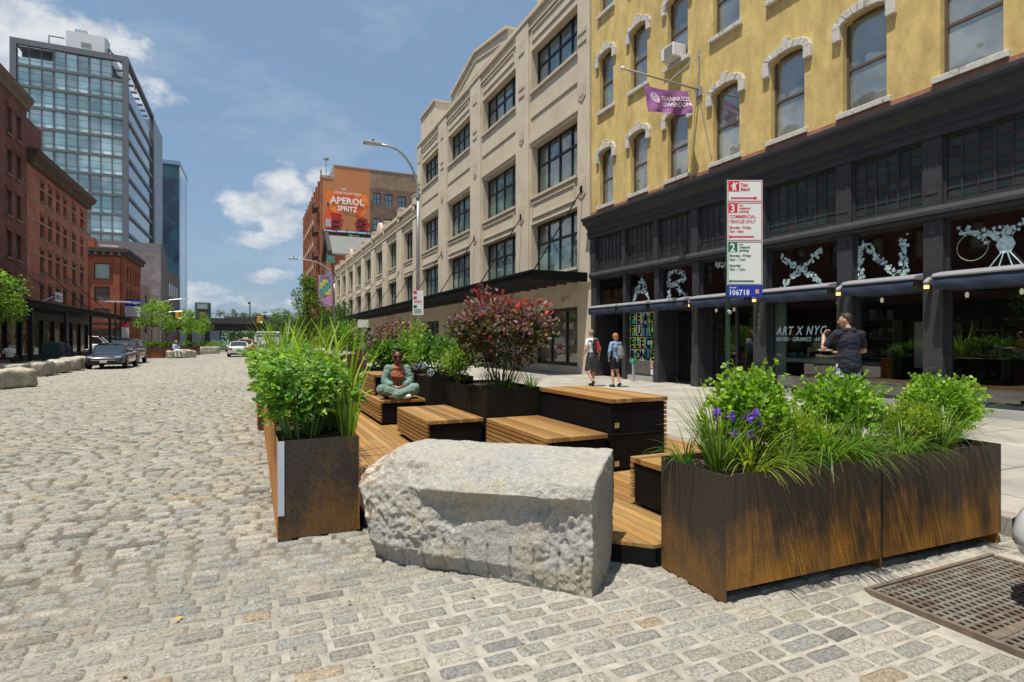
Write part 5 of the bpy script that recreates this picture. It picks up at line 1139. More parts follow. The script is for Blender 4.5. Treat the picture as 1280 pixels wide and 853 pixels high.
for (a, c) in tall:
    b = MB()
    for z0, z1 in ((11.3, 13.1),):
        FR.box(b, a, c, -.05, -.002, 12.35, 12.43); FR.box(b, a-.1, c+.1, -.06, -.002, 11.15, 11.25)
    for z in (8.5, 4.65, 13.65): FR.box(b, a-.05, c+.05, -.10, .10, z-.12, z)
    for z0, z1 in ((7.45, 8.2), (16.05, 16.6)):
        FR.box(b, a+.15, c-.15, -.05, -.002, z0, z0+.06); FR.box(b, a+.15, c-.15, -.05, -.002, z1-.06, z1); FR.box(b, a+.15, a+.21, -.05, -.002, z0+.06, z1-.06); FR.box(b, c-.21, c-.15, -.05, -.002, z0+.06, z1-.06)
    split(b, 'spandrel_moulding', m_beige2, bb_)
    for k, (z0, z1) in enumerate(rz_t):
        if k: FR.window(bb_, (a, c, z0, z1), .36, .09, m_mf, m_pb, (.25, .5, .75), (.62,), fd=.1, bar=.09)
        else: FR.window(bb_, (a, c, z0, z1), .36, .14, m_mf, pane_mat('shop_pane', (.10, .085, .05), (.02, .02, .018), .12, .5, .1) if a == tall[0][0] else m_pb, (.36, .68), (.78,), fd=.12, bar=.09, name='shop_window')
pl_ = [YB1]+[x for p in low for x in p]+[YB2]; piers_l = [(pl_[2*i], pl_[2*i+1]) for i in range(len(low)+1)]
for (a, c) in piers_l:
    b = MB(); FR.box(b, a+.3, c-.3, -.12, -.002, 3.9, 11.6); FR.box(b, a+.3, c-.3, -.10, -.002, .15, 3.2); b.build('pier', m_beige, bb_, bevel=.015)
for (a, c) in low:
    b = MB()
    for z in (8.5, 4.65): FR.box(b, a-.05, c+.05, -.10, .10, z-.12, z)
    FR.box(b, a+.15, c-.15, -.05, -.002, 7.45, 7.51); FR.box(b, a+.15, c-.15, -.05, -.002, 8.14, 8.2); FR.box(b, a+.15, a+.21, -.05, -.002, 7.51, 8.14); FR.box(b, c-.21, c-.15, -.05, -.002, 7.51, 8.14); split(b, 'spandrel_moulding', m_beige2, bb_)
    for k, (z0, z1) in enumerate(rz_l): FR.window(bb_, (a, c, z0, z1), .36, .10, m_mf, m_pb, (.33, .66), (.62,), fd=.1, bar=.09, name='window' if k else 'shop_window')
trim(YB1, YB2, 11.72, 11.84, -.16); trim(YB1, YB2, 12.25, 12.33, -.08); trim(YB1, YB2, 12.72, 12.9, -.20, name='coping')
b = MB()
for k, (a, c) in enumerate(piers_l):
    m_ = (a+c)/2; FR.box(b, m_-.55, m_+.55, -.16, .3, 12.902, 13.5); FR.box(b, m_-.62, m_+.62, -.2, .35, 13.503, 13.62); FR.box(b, m_-.3, m_+.3, -.2, -.162, 12.35, 13.3)
    if k in (2, 5): 
        b.prism([(m_-1.0+2.9, 12.9)]+[(m_+2.9-1.0*math.cos(math.pi*t/8), 12.9+.15+1.05*math.sin(math.pi*t/8)) for t in range(9)]+[(m_+1.0+2.9, 12.9)], lambda t: FR.P(t[0], -.14, t[1]), lambda t: FR.P(t[0], .3, t[1]))
        b.prism([(m_+2.9-.75*math.cos(math.pi*t/8), 13.0+.85*math.sin(math.pi*t/8)) for t in range(9)], lambda t: FR.P(t[0], -.17, t[1]), lambda t: FR.P(t[0], -.142, t[1]))
for (a, c) in low: FR.box(b, a-.6, c+.6, -.1, .2, 12.902, 13.12)
b.build('parapet', m_beige, bb_, bevel=.02)
# canopy
cn = MB(); CX = 9.95; cn.box(CX, XF-.02, 19.75, 93, 4.13, 4.20); cn.build('canopy_roof', m_dark, bb_)
cn = MB(); cn.box(CX-.06, CX, 19.72, 93.05, 3.93, 4.30); cn.box(CX-.10, CX-.06, 19.72, 93.05, 4.22, 4.32); cn.box(CX-.10, CX-.06, 19.72, 93.05, 3.93, 3.99); cn.box(CX, XF-.02, 19.66, 19.74, 3.93, 4.30); cn.box(CX, XF-.02, 92.98, 93.05, 3.93, 4.3); cn.build('canopy_fascia', m_black, bb_, bevel=.006)
cn = MB(); y = 20.6
while y < 92.8: cn.box(CX+.01, XF-.03, y-.04, y+.04, 3.97, 4.128); y += .9
for x in (10.75, 11.6): cn.box(x-.05, x+.05, 19.78, 92.9, 3.95, 4.127) if False else None
cn.build('canopy_beam', M('canopy_beam', (.05, .05, .052), .5), bb_)
rods = [20.05, 25.85, 32.45, 39.05, 45.3]+[(p[0]+p[1])/2 for p in piers_l[1:-1]]
for y in rods:
    b = MB().tube([(CX+.1, y, 4.28), (XF-.1, y, 7.75)], .026, 6); b.box(XF-.16, XF-.02, y-.10, y+.10, 7.62, 7.88); b.tube([(CX+.1, y, 4.28), (CX+.02, y, 4.2)], .05, 6); b.build('canopy_rod', m_black, bb_)
b = MB()
for y in (21.3, 24.3): b.tube([(XF-.02, y, 3.35), (XF-.3, y, 3.45), (XF-.3, y, 3.25)], [.02, .03, .07], 6)
b.build('wall_lamp', m_steel, bb_)
# things seen dimly inside the shops
def goods(x, y0, y1, zs, label, colr, n, cat='shelves', sz=(.1, .12, .2)):
    q = empty('shop_shelf', (x, (y0+y1)/2, .16), label, cat); b = MB()
    for z in zs: b.box(x, x+.35, y0, y1, z, z+.03)
    for y in (y0, y1-.03): b.box(x, x+.35, y, y+.03, .16, zs[-1]+.03)
    b.build('rack', m_inl, q); b = MB()
    for i in range(n): z = rnd.choice(zs); s_ = rnd.uniform(.6, 1.3); b.obox((x+.15, rnd.uniform(y0+.1, y1-.1), z+.035+sz[2]*s_/2), (sz[0], sz[1]*rnd.uniform(.6, 1.3), sz[2]*s_), 0)
    b.build('goods', M('shop_goods', colr, .6, island=.7), q)
goods(XF+2.2, 9.0, 10.9, (.6, 1.1, 1.6, 2.1), 'pale shelves of objects at the back of the art shop', (.30, .33, .30), 46)
goods(XF+3.0, 7.1, 8.5, (.6, 1.2, 1.8), 'shelves in the shop to the right of the man in the navy polo', (.35, .30, .22), 24)
goods(XF+2.6, 5.0, 6.5, (.7, 1.3, 1.9), 'shelves in the shop window nearest the right edge', (.28, .25, .22), 24)
goods(XF+2.4, 13.9, 15.2, (.8, 1.4, 2.0), 'shelf of folded clothes at the back of the clothing shop', (.40, .42, .42), 30, sz=(.25, .3, .1))
b = MB()
for y in (5.2, 5.8, 6.4, 7.4, 8.1, 9.3, 9.9, 10.5, 11.8, 12.6, 14.2, 15.0):
    for x in (14.6,): b.lathe([(.03, 2.54), (.04, 2.62), (.02, 2.66)], (x, y, 0), 8)
split(b, 'added_spot', M('added_spot_glow', (1, .85, .6), .5, emit=.5), yb)  # glowing spots added to liven the weakly lit shop interiors
# ------------------------------------------------------------------ brick warehouse with the painted advert
m_tan = brick('tan_brick', (.30, .20, .12), (.25, .165, .10), (.26, .22, .17)); m_brn = brick('brown_brick', (.20, .125, .085), (.165, .10, .07), (.2, .17, .14))
m_org = brick('orange_brick', (.38, .115, .045), (.31, .09, .04), (.26, .17, .12))
m_dk = pane_mat('dim_glass', (.03, .04, .045), (.10, .13, .14), .2, .5)
m_stone = M('pale_stone', (.48, .42, .33), .85, var=.15)
ap = empty('brick_warehouse', (28, 130, 0), 'tall brick warehouse whose end wall carries the orange drink advert', 'building')
FS = Fac('S', 110)
h = [(21.0, 22.4, 27.4, 29.7), (23.2, 24.7, 27.3, 29.6), (25.8, 27.3, 27.2, 29.5), (21.0, 22.4, 22.5, 24.8), (23.2, 24.7, 22.5, 24.8), (31.6, 33.6, 26.4, 29.0)]
b = MB(); FS.wall(b, 20.35, 46, 0, 30.6, h, .4); b.build('end_wall', m_brn, ap); b = MB(); FS.wall(b, 20.35, 46, 30.6, 33.9, [], .1); b.box(11.9, 13.7, 110.4, 150, 31.2, 31.4); b.poly([(13.8, 110.01, 33.8), (46, 110.01, 33.8), (46, 150, 33.8), (13.8, 150, 33.8)]); b.build('upper_wall', m_tan, ap)
b = MB(); FS.wall(b, 11.75, 20.35, 0, 21.4, [], .1); b.build('lower_wall', m_brn, ap)
for q in h: FS.window(ap, q, .25, .12, m_mf, m_dk, (.5,), (.5,), bar=.1); 
b = MB(); b.box(13.72, 13.8, 110.0, 150, 31.4, 34.0); b.box(13.8, 46, 109.9, 110.2, 33.902, 34.1); b.box(11.6, 13.72, 109.9, 110.2, 31.402, 31.6); b.build('coping', M('tin_coping', (.35, .33, .3), .6), ap)
# street side: orange brick piers, iron fire escape
FR2 = Fac('R', 11.75); hs_ = []
for k in range(9):
    for j in range(6): hs_.append((111.5+k*4.3, 114.2+k*4.3, 3.8+j*4.6, 6.9+j*4.6))
b = MB(); FR2.wall(b, 110, 150, 0, 31.4, hs_, .5); b.build('street_wall', m_org, ap)
for q in hs_[:24]: FR2.window(ap, q, .35, .12, m_mf, m_dk, (.5,), (.5,), bar=.1)
g = MB()
for q in hs_[24:]: FR2.box(g, q[0], q[1], .4, .45, q[2], q[3])
g.build('far_windows', m_dk, ap)
b = MB()
for k in range(10): FR2.box(b, 110+k*4.3, 111.2+k*4.3, -.35, -.002, 0, 31.8)
b.build('pier', m_org, ap)
b = MB()
for j in range(6): FR2.box(b, 124, 150, -.3, -.002, 2.6+j*4.6, 3.5+j*4.6)
b.build('band', m_stone, ap)
b = MB()
for j in range(5):
    z = 8+j*4.6; b.box(10.6, 11.4, 113, 118, z, z+.1); b.tube([(10.6, 113, z+1), (10.6, 118, z+1)], .05, 4); b.tube([(10.7, 113, z), (10.7, 118, z+4.6)], .06, 4)
    for q in range(9): b.tube([(10.6, 113+q*.6, z), (10.6, 113+q*.6, z+1)], .03, 4)
b.build('fire_escape', m_dark, ap)
b = MB(); b.tube([(12.6, 112, 31.4), (12.6, 112, 35.5)], .08, 5); b.lathe([(.05, 35.2), (.5, 35.4), (.5, 35.7), (.05, 35.9)], (12.6, 112, 0), 8); b.tube([(12.1, 116, 31.4), (12.1, 116, 34.5)], .18, 6); b.box(12.0, 13.5, 112.5, 115, 31.4, 32.6); b.build('antenna', M('roof_kit', (.3, .36, .28), .7), ap)
# the advert, painted flat on the wall
ad = MB().poly([(11.75, 109.985, 21.9), (20.35, 109.985, 21.9), (20.35, 109.985, 33.9), (13.8, 109.985, 33.9), (13.8, 109.985, 31.4), (11.75, 109.985, 31.4)]).build('painted_advert', M('advert_ground', (.52, .20, .075), .6, var=.1, vs=.15), ap)
def apoly(pts, mat, d, name='advert_shape'): return MB().poly([(x, 109.985-d, z) for x, z in pts]).build(name, mat, ad)
m_ao = M('advert_orange', (.72, .09, .015), .6, c2=(.95, .30, .03), cs=.55, ct=(.4, .62)); m_ar = M('advert_red', (.50, .02, .02), .6, c2=(.20, .008, .012), cs=.8); m_aw = M('advert_white', (.85, .82, .78), .6); m_ad = M('advert_dark', (.05, .008, .012), .6)
def gob(cx, cz, rx, rz_, n=20, a0=0, a1=2*math.pi): return [(cx+rx*math.cos(a0+(a1-a0)*i/n), cz+rz_*math.sin(a0+(a1-a0)*i/n)) for i in range(n)]
apoly([(12.2, 29.1), (16.6, 29.1), (16.7, 27.4), (16.0, 25.4), (14.9, 24.6), (13.6, 24.5), (12.6, 25.6), (12.2, 27.2)], m_ao, .012); apoly([(16.2, 29.1), (19.9, 29.1), (20.1, 27.4), (19.7, 25.7), (18.7, 24.5), (17.6, 24.9), (16.5, 26.1), (16.0, 27.8)], m_ao, .018)
for cx, cz in ((14.2, 23.0), (14.3, 23.9), (14.0, 24.7), (13.9, 22.2)): apoly(gob(cx, cz, 1.15, .42), m_ar, .024+.001*cz)
for cx, cz in ((18.7, 22.6), (18.5, 23.4), (18.9, 24.2), (19.4, 22.4), (19.7, 23.4)): apoly(gob(cx, cz, 1.0 if cx < 19.2 else .62, .42), m_ar, .020+.001*cz)
for cx, cz in ((14.1, 22.6), (14.2, 23.5), (18.6, 23.0), (18.6, 23.9), (18.9, 22.2)): apoly(gob(cx, cz, .7, .24), m_ad, .055+.0008*cz)
apoly([(12.15, 22.2), (13.35, 22.2), (13.4, 24.3), (13.0, 25.1), (12.9, 26.2), (12.55, 26.2), (12.5, 25.1), (12.1, 24.3)], M('advert_bottle', (.85, .10, .03), .5), .09); apoly([(12.3, 22.5), (13.2, 22.5), (13.2, 23.9), (12.3, 23.9)], M('advert_label', (.45, .5, .5), .5), .10); apoly([(12.52, 26.2), (12.92, 26.2), (12.95, 26.9), (12.5, 26.9)], M('advert_cap', (.03, .05, .15), .5), .10)
def atxt(s_, size, x, z, bold, sx=1.): return text('lettering', s_, size, m_aw, ad, (x, 109.985-.12, z), (1, 0, 0), (0, 0, 1), 'CENTER', bold, .01, sx)
atxt('APEROL', 1.75, 16.2, 26.9, .05, .98); atxt('SPRITZ', 1.3, 16.2, 25.6, .04, .9); atxt('COCKTAIL IN TWIST', .52, 16.2, 28.75, .01); atxt('JUST', .42, 15.6, 29.5, .01)
b = MB(); b.box(11.75, 20.4, 109.2, 109.98, 21.35, 21.5)
for x in (12.4, 14.2, 16, 17.8, 19.8): b.tube([(x, 109.5, 21.5), (x, 108.9, 22.0), (x+.25, 108.7, 22.1), (x+.25, 108.8, 21.7)], .07, 5)
b.build('lamp_shelf', M('lamp_shelf', (.13, .10, .085), .8), ap)
b = MB().box(16.2, 18.6, 109.1, 109.18, 20.75, 21.2); q = b.build('operator_plate', m_black, ap); MB().box(16.25, 17.0, 109.08, 109.1, 20.8, 21.15).build('plate_mark', M('plate_green', (.1, .55, .05), .5), q); text('lettering', 'outdoor', .38, m_aw, q, (17.1, 109.07, 20.86), (1, 0, 0), (0, 0, 1), 'LEFT', 0, .002)
# small gabled brick house in front of it
gh = empty('gabled_house', (20, 102, 0), 'low brick house with a grey sheet-metal gable roof under the painted advert', 'building')
MB().box(11.9, 30, 98.2, 107, .1, 15.6).build('wall', m_org, gh)
MB().prism([(98.0, 15.6), (107.2, 15.6), (107.2, 15.9), (102.6, 19.6), (98.0, 15.9)], lambda p: (11.9, p[0], p[1]), lambda p: (30, p[0], p[1])).build('roof', M('sheet_roof', (.17, .17, .16), .7, var=.15, vs=.4), gh)
MB().prism([(97.9, 15.5), (102.6, 19.3), (107.3, 15.5), (107.3, 16.3), (102.6, 20.1), (97.9, 16.3)], lambda p: (11.3, p[0], p[1]), lambda p: (11.9, p[0], p[1])).build('gable_board', M('gable_black', (.03, .03, .028), .7), gh)
MB().box(11.2, 12.4, 97.8, 98.15, 14.2, 15.4).build('floodlight', M('verdigris', (.08, .2, .16), .6), gh)
b = MB()
for j in range(3):
    for k in range(3): b.box(11.86, 11.9, 99+k*2.8, 100.4+k*2.8, 3+j*4, 5.4+j*4)
b.build('window', m_dk, gh)

# ------------------------------------------------------------------ left side of the street
XL = -14.5; FL = Fac('L', XL)
m_br1 = brick('oxblood_brick', (.26, .10, .072), (.21, .08, .06), (.10, .06, .05)); m_br2 = brick('red_brick', (.56, .19, .115), (.47, .155, .095), (.20, .12, .09)); m_br3 = brick('bright_red_brick', (.34, .098, .052), (.28, .08, .043), (.25, .13, .08))
m_brs = M('brownstone', (.20, .12, .08), .85, var=.2); m_sandst = M('sandstone', (.36, .22, .15), .85, var=.2)
m_ldk = pane_mat('left_glass', (.03, .032, .035), (.16, .17, .17), .14, .6)
def building(name, label, y0, y1, ztop, wall, cols__, rows__, cornice, mats, back=-32, zbot=4.0, arch=True):
    r = empty(name, (XL-8, (y0+y1)/2, 0), label, 'building'); hs = [(a, c, z0, z1) for a, c in cols__ for z0, z1 in rows__]
    b = MB(); FL.wall(b, y0, y1, .1, ztop, hs, .35); b.box(back, XL-.01, y0, y0+.02, .1, ztop); b.box(back, XL-.01, y1-.02, y1-.001, .1, ztop); b.poly([(back, y0, ztop-.4), (XL, y0, ztop-.4), (XL, y1, ztop-.4), (back, y1, ztop-.4)]); b.build('wall', wall, r)
    for (a, c) in cols__:
        for (z0, z1) in rows__:
            FL.window(r, (a, c, z0, z1), .2, .07, mats[2], m_ldk, (), (.5,), fd=.06, bar=.07)
            b = MB(); FL.box(b, a-.1, c+.1, -.10, .1, z0-.16, z0-.0); b.build('window_sill', mats[0], r)
            b = MB(); FL.box(b, a-.12, c+.12, -.06, .02, z1+.002, z1+.25); b.build('window_lintel', mats[1], r)
    pr_ = cornice; b = MB().prism(pr_, lambda p: FL.P(y0, p[0], ztop+p[1]), lambda p: FL.P(y1+.15, p[0], ztop+p[1])); b.build('cornice', mats[3], r)
    return r
cols1 = [(49.65-.0, 48.82), (47.99, 47.22)]; cols1 = [(48.8, 49.7), (47.15, 48.05), (45.0, 45.9), (43.3, 44.2), (41.2, 42.1), (39.4, 40.3), (37.2, 38.1)]+[(4.2+3*k, 5.2+3*k) for k in range(10)]
rows1 = [(15.1, 16.75), (12.45, 14.05), (9.75, 11.35), (7.0, 8.7), (4.4, 6.0)]
L1 = building('dark_brick_building', 'dark oxblood brick building cut off by the left edge of the picture', 3, 50.8, 18.6, m_br1, cols1, rows1, [(0, -.9), (-.15, -.85), (-.15, -.55), (-.35, -.3), (-.4, 0), (0, .05)], (m_brs, m_br1, M('grey_sash', (.22, .22, .21), .6), M('tan_cornice', (.17, .115, .07), .8, var=.2)))
cols2 = [(53.6, 54.5), (55.5, 56.4), (57.45, 58.4), (59.4, 60.35), (62.0, 63.1), (64.6, 65.6)]; rows2 = [(12.05, 13.45), (9.35, 10.9), (6.7, 8.3), (4.6, 5.7)]
L2 = building('red_brick_building', 'red brick building with pale stone bands and a bracketed brown cornice at the left', 50.85, 67.2, 15.0, m_br2, cols2, rows2, [(0, -.8), (-.2, -.75), (-.25, -.45), (-.6, -.2), (-.7, .15), (0, .25)], (m_brs, m_brs, M('dark_sash', (.03, .03, .03), .5), M('brown_cornice', (.10, .06, .04), .8, var=.2)))
for z in (11.85, 9.15, 12.9, 10.35, 6.55, 7.9): b = MB(); FL.box(b, 50.85, 67.2, -.035, -.002, z-.07, z+.07); b.build('stone_band', m_sandst, L2)
b = MB(); y = 51.1
while y < 67: FL.box(b, y, y+.14, -.42, -.01, 14.05, 14.6); y += .55
split(b, 'cornice_bracket', m_brs, L2)
MB().box(-24, -14.7, 51.2, 54.6, 14.6, 17.5).build('roof_house', m_br1, L2)
# awning-roofed meat market canopy, shop fronts in its shade
cy = empty('sidewalk_canopy', (-12.8, 50, 3.6), 'black iron canopy over the sidewalk along the two old brick buildings at the left', 'canopy')
MB().box(-14.45, -11.2, 3, 67.6, 3.62, 3.72).build('roof', m_dark, cy); MB().box(-11.25, -11.15, 3, 67.6, 3.40, 3.78).build('fascia', m_black, cy); MB().box(-11.35, -11.05, 3, 67.6, 3.785, 3.83).build('gutter', M('rusty_gutter', (.13, .08, .06), .8, var=.4, vs=3), cy)  # near stretch is out of view, lengthened to darken the shop-window reflections
for y in (8, 14.5, 21, 27.5, 34, 40.5, 47, 53.5, 60, 66.8):
    MB().box(-11.45, -11.28, y-.08, y+.08, .12, 3.61).build('post', m_dark, cy); MB().tube([(-11.4, y+.3, 3.85), (-14.45, y+.3, 6.9)], .03, 5).build('tie_rod', m_dark, cy)
for r_, ya, yb_ in ((L1, 3.2, 50.6), (L2, 51, 67)):
    b = MB(); b.box(XL+.02, XL+.16, ya, yb_, 3.0, 3.6)
    y = ya
    while y < yb_-.2: b.box(XL+.02, XL+.2, y, y+.22, .12, 3.0); y += 2.55
    b.box(XL+.02, XL+.14, ya, yb_, .12, .5); b.build('shopfront', m_dark, r_); MB().box(XL+.03, XL+.05, ya, yb_, .5, 3.0).build('shop_glass', pane_mat('shade_glass', (.012, .012, .011), (.05, .045, .035), .08, .4), r_)
sg = empty('canopy_sign', (-11.2, 44.6, 3.8), 'white hanging shop sign on the edge of the left canopy', 'sign'); MB().box(-11.25, -11.1, 44.0, 45.4, 3.95, 4.55).build('board', m_white, sg, bevel=.12); MB().tube([(-11.2, 41.5, 3.8), (-11.2, 44.2, 4.3)], .04, 5).build('arm', m_steel, sg)
text('lettering', 'O O O', .42, m_dark, sg, (-11.09, 44.15, 4.1), (0, 1, 0), (0, 0, 1), 'LEFT', .01, .002); text('lettering', 'O O O', .42, m_dark, sg, (-11.2, 43.99, 4.1), (1, 0, 0), (0, 0, 1), 'CENTER', .01, .002, .35)
s2 = empty('street_banner', (-11.1, 67.8, 3.7), 'blue and white real-estate banner at the far end of the left canopy', 'sign'); MB().box(-11.6, -10.2, 67.7, 67.75, 3.85, 5.6).build('board', m_blue, s2); MB().box(-11.55, -10.25, 67.68, 67.695, 3.9, 4.9).build('lower_panel', m_white, s2)
b = MB()
for z in (4.1, 4.3, 4.5, 4.7): b.box(-11.4, -10.5, 67.665, 67.678, z, z+.07)
b.build('print_lines', m_lead, s2); text('lettering', 'FOR RENT', .34, m_white, s2, (-10.9, 67.67, 5.15), (1, 0, 0), (0, 0, 1), 'CENTER', .01, .002, .8)
s3 = empty('pole_banner', (-10.3, 62, 0), 'small white banner with a red top hanging on a post under the left canopy', 'sign'); MB().tube([(-10.6, 60, .1), (-10.6, 60, 3.6)], .05, 6).build('pole', m_dark, s3); MB().box(-10.5, -9.95, 59.98, 60.02, 1.75, 3.0).build('panel', m_white, s3); MB().box(-10.5, -9.95, 59.96, 59.975, 2.7, 3.0).build('red_band', m_red, s3)
# utility box in the shade and people sitting there come later

# corner building, bright red brick, chamfered street side
c3 = empty('corner_building', (-22, 90, 0), 'bright red brick corner building with a heavy dark cornice, beyond the side street', 'building')
F3 = Fac('S', 84.5); F3b = Fac('L', XL)
hh = [(-17.6, -16.0, 9.0, 10.95), (-17.6, -16.0, 6.3, 8.1), (-17.6, -16.0, 4.1, 5.4), (-21, -19.8, 9, 10.9), (-21, -19.8, 6.3, 8.1), (-24, -22.8, 9, 10.9), (-24, -22.8, 6.3, 8.1)]
b = MB(); F3.wall(b, -34, XL, .1, 13.0, hh, .3); hb = [(86+k*1.9, 86.9+k*1.9, z0, z1) for k in range(5) for z0, z1 in ((8.8, 10.9), (6.1, 8.1), (3.9, 5.3))]; F3b.wall(b, 84.5, 96, .1, 13, hb, .3); b.poly([(-34, 84.5, 12.9), (XL, 84.5, 12.9), (XL, 96, 12.9), (-34, 96, 12.9)]); b.build('wall', m_br3, c3)
m_bl = pane_mat('blind_glass', (.35, .50, .48), (.30, .44, .42), .1, .5)
for k, q in enumerate(hh): F3.window(c3, q, .15, .08, m_mf, m_bl if k == 0 else m_ldk, (), () if k == 0 else (.5,), bar=.06)
for q in hb: F3b.window(c3, q, .15, .06, m_mf, m_ldk, (), (.5,), bar=.06)
b = MB(); b.box(-34, XL+.6, 83.9, 84.49, 12.35, 12.75); b.box(-34, XL+.45, 84.1, 84.48, 11.9, 12.348); b.box(XL+.01, XL+.6, 84.5, 96.2, 12.35, 12.75); b.box(XL+.01, XL+.4, 84.5, 96.1, 11.9, 12.348); b.build('cornice', M('slate_cornice', (.05, .045, .045), .7), c3)
b = MB()
for k in range(24): b.box(-33.5+k*.8, -33.2+k*.8, 83.95, 84.09, 11.95, 12.34)
split(b, 'cornice_bracket', m_brs, c3); MB().box(-20.5, -17.8, 85.5, 87, 13.0, 14.2).build('chimney', m_br3, c3); MB().box(-27, -20.7, 86, 90, 13.0, 15.1).box(-17.7, -15.6, 87, 90, 12.95, 13.6).build('roof_tank', M('tank_white', (.6, .6, .6), .6), c3)
b = MB()
for x in (-22.2, -18.7, -15.3): b.box(x-.35, x+.35, 84.3, 84.495, 3.6, 11.85)
b.build('pilaster', m_br3, c3)
b = MB(); b.box(-30, -11.6, 81.6, 84.2, 3.35, 3.6); b.box(-12.9, -11.5, 84, 97, 3.35, 3.6); b.build('canopy', m_dark, c3); b = MB()
for x in (-29, -24, -19, -14): b.box(x-.08, x+.08, 81.7, 81.85, .1, 3.35)
b.build('canopy_post', m_dark, c3); MB().box(-30, XL-.1, 84.3, 84.49, .6, 2.9).build('shop_glass', pane_mat('green_shop', (.06, .12, .10), (.02, .03, .03), .15, .3), c3)
# lower shops and the concrete block behind
p4 = empty('pink_shop_row', (-20, 104, 0), 'low pinkish-grey rendered row beyond the bright red corner building', 'building')
m_pk = M('grey_pink_render', (.30, .23, .21), .85, var=.15, vs=.5); m_tn = M('tan_render', (.40, .33, .24), .85, var=.12)
b = MB(); FL.wall(b, 96.2, 104, .1, 9.6, [(99, 101.5, 6.2, 8.2), (99, 101.5, 2.5, 4.5)], .3); b.build('near_wall', m_pk, p4); b = MB(); FL.wall(b, 104, 113, .1, 8.9, [(107, 110, 5.8, 7.8)], .3); b.build('far_wall', m_tn, p4)
FL.window(p4, (99, 101.5, 6.2, 8.2), .2, .1, m_mf, m_bl, (.5,), ()); FL.window(p4, (107, 110, 5.8, 7.8), .2, .1, m_mf, m_ldk, (.33, .66), ()); FL.window(p4, (99, 101.5, 2.5, 4.5), .2, .1, m_mf, m_ldk, (.5,), ())
c5 = empty('concrete_block', (-22, 125, 0), 'grey concrete building with a curved top and a glass rail, before the railway bridge', 'building')
m_cgr = M('grey_concrete', (.20, .185, .18), .85, var=.12, vs=.4); F5 = Fac('S', 113.2)
b = MB(); F5.wall(b, -34, XL+.3, .1, 16.3, [(-19.4, -16.9, 12.2, 14.5)], .4); b.build('end_wall', brick('grey_block', (.30, .25, .24), (.27, .23, .22), (.2, .18, .17), 1.2, .6, .03), c5); F5.window(c5, (-19.4, -16.9, 12.2, 14.5), .25, .1, m_mf, m_bl, (.5,), (.5,))
b = MB().prism([(113.21, .1), (141, .1), (141, 14.6), (122, 14.6), (121, 16.2), (118.5, 17.6), (116, 18.0), (113.21, 17.9)], lambda p: (XL+.3, p[0], p[1]), lambda p: (-34, p[0], p[1])); b.build('side_wall', m_cgr, c5)
b = MB()
for k in range(4): b.box(XL+.29, XL+.34, 123.5+k*3.6, 125.3+k*3.6, 9.8, 12.2)
b.build('slot_window', M('slot', (.45, .47, .48), .3), c5); MB().box(XL+.29, XL+.35, 122, 139, 3.6, 7.4).build('opening', m_dark, c5); MB().box(-34, XL+.2, 113.25, 113.32, 16.32, 17.7).build('glass_rail', glass('rail_glass', (.55, .7, .7), .15), c5)

# ------------------------------------------------------------------ glass tower
tw = empty('glass_tower', (-33, 157, 0), 'tall office tower with a grey frame and blue-green glass floors', 'building')
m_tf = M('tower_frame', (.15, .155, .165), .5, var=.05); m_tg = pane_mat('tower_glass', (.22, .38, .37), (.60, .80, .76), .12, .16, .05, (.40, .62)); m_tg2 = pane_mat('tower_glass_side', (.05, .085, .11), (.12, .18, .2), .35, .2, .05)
TX0, TX1, TY, TY2, TZ = -42.6, -23.4, 140, 174.5, 60
FT = Fac('S', TY); FTs = Fac('L', TX1)
fl0 = 1; nfl = 15; fh = 3.96; zt0 = TZ-1.4
b = MB(); FT.box(b, TX0, TX0+1.0, 0, .9, 0, TZ); FT.box(b, TX1-.9, TX1, 0, .9, 0, TZ); FT.box(b, TX0+1.0, TX1-.9, 0, .9, zt0+.3, TZ); FTs.box(b, 140.9, TY2, 0, .9, zt0+.6, TZ); FTs.box(b, TY2-.9, TY2, 0, .9, 0, zt0+.6)
b.build('frame', m_tf, tw)
b = MB()
for k in range(nfl): z = zt0+.3-fh*(k+1); FT.box(b, TX0+1.0, TX1-.9, .15, .9, z-.22, z+.30)
b.build('floor_band', m_tf, tw)
gw = (TX1-.9-TX0-1.0)/9
for k in range(nfl):
    z = zt0+.3-fh*(k+1)
    for i in range(9):
        u0, u1 = TX0+1.0+gw*i, TX0+1.0+gw*(i+1)
        if k == 0 and i in (0, 1, 2): continue
        if z < 8: continue
        if k == 0 and i == 8: continue
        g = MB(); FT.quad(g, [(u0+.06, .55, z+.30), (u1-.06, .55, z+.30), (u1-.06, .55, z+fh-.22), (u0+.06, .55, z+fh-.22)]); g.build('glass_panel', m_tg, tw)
b = MB()
for i in range(10):
    u = TX0+1.0+gw*i; wdt = .14 if i % 3 == 0 else .07
    FT.box(b, u-wdt, u+wdt, .3, .56, 8, zt0+.3)
for k in range(nfl):
    z = zt0+.3-fh*(k+1); FT.box(b, TX0+1, TX1-.9, .50, .54, z+1.2, z+1.26); FT.box(b, TX0+1, TX1-.9, .50, .54, z+2.7, z+2.74)
b.build('mullion', m_tf, tw)
MB().box(TX0+.9, TX1-.9, 140.95, 174, 0, zt0-fh+.5).box(TX0+8, TX1-3, 142, 172, zt0-fh+.5, zt0).build('core', M('tower_core', (.06, .08, .085), .6), tw)
b = MB()
for k in range(1, nfl): z = zt0+.6-fh*(k+1)+.2; FTs.box(b, 140.9, TY2-.9, .2, .85, z-.3, z+.35)
b.build('side_band', m_tf, tw)
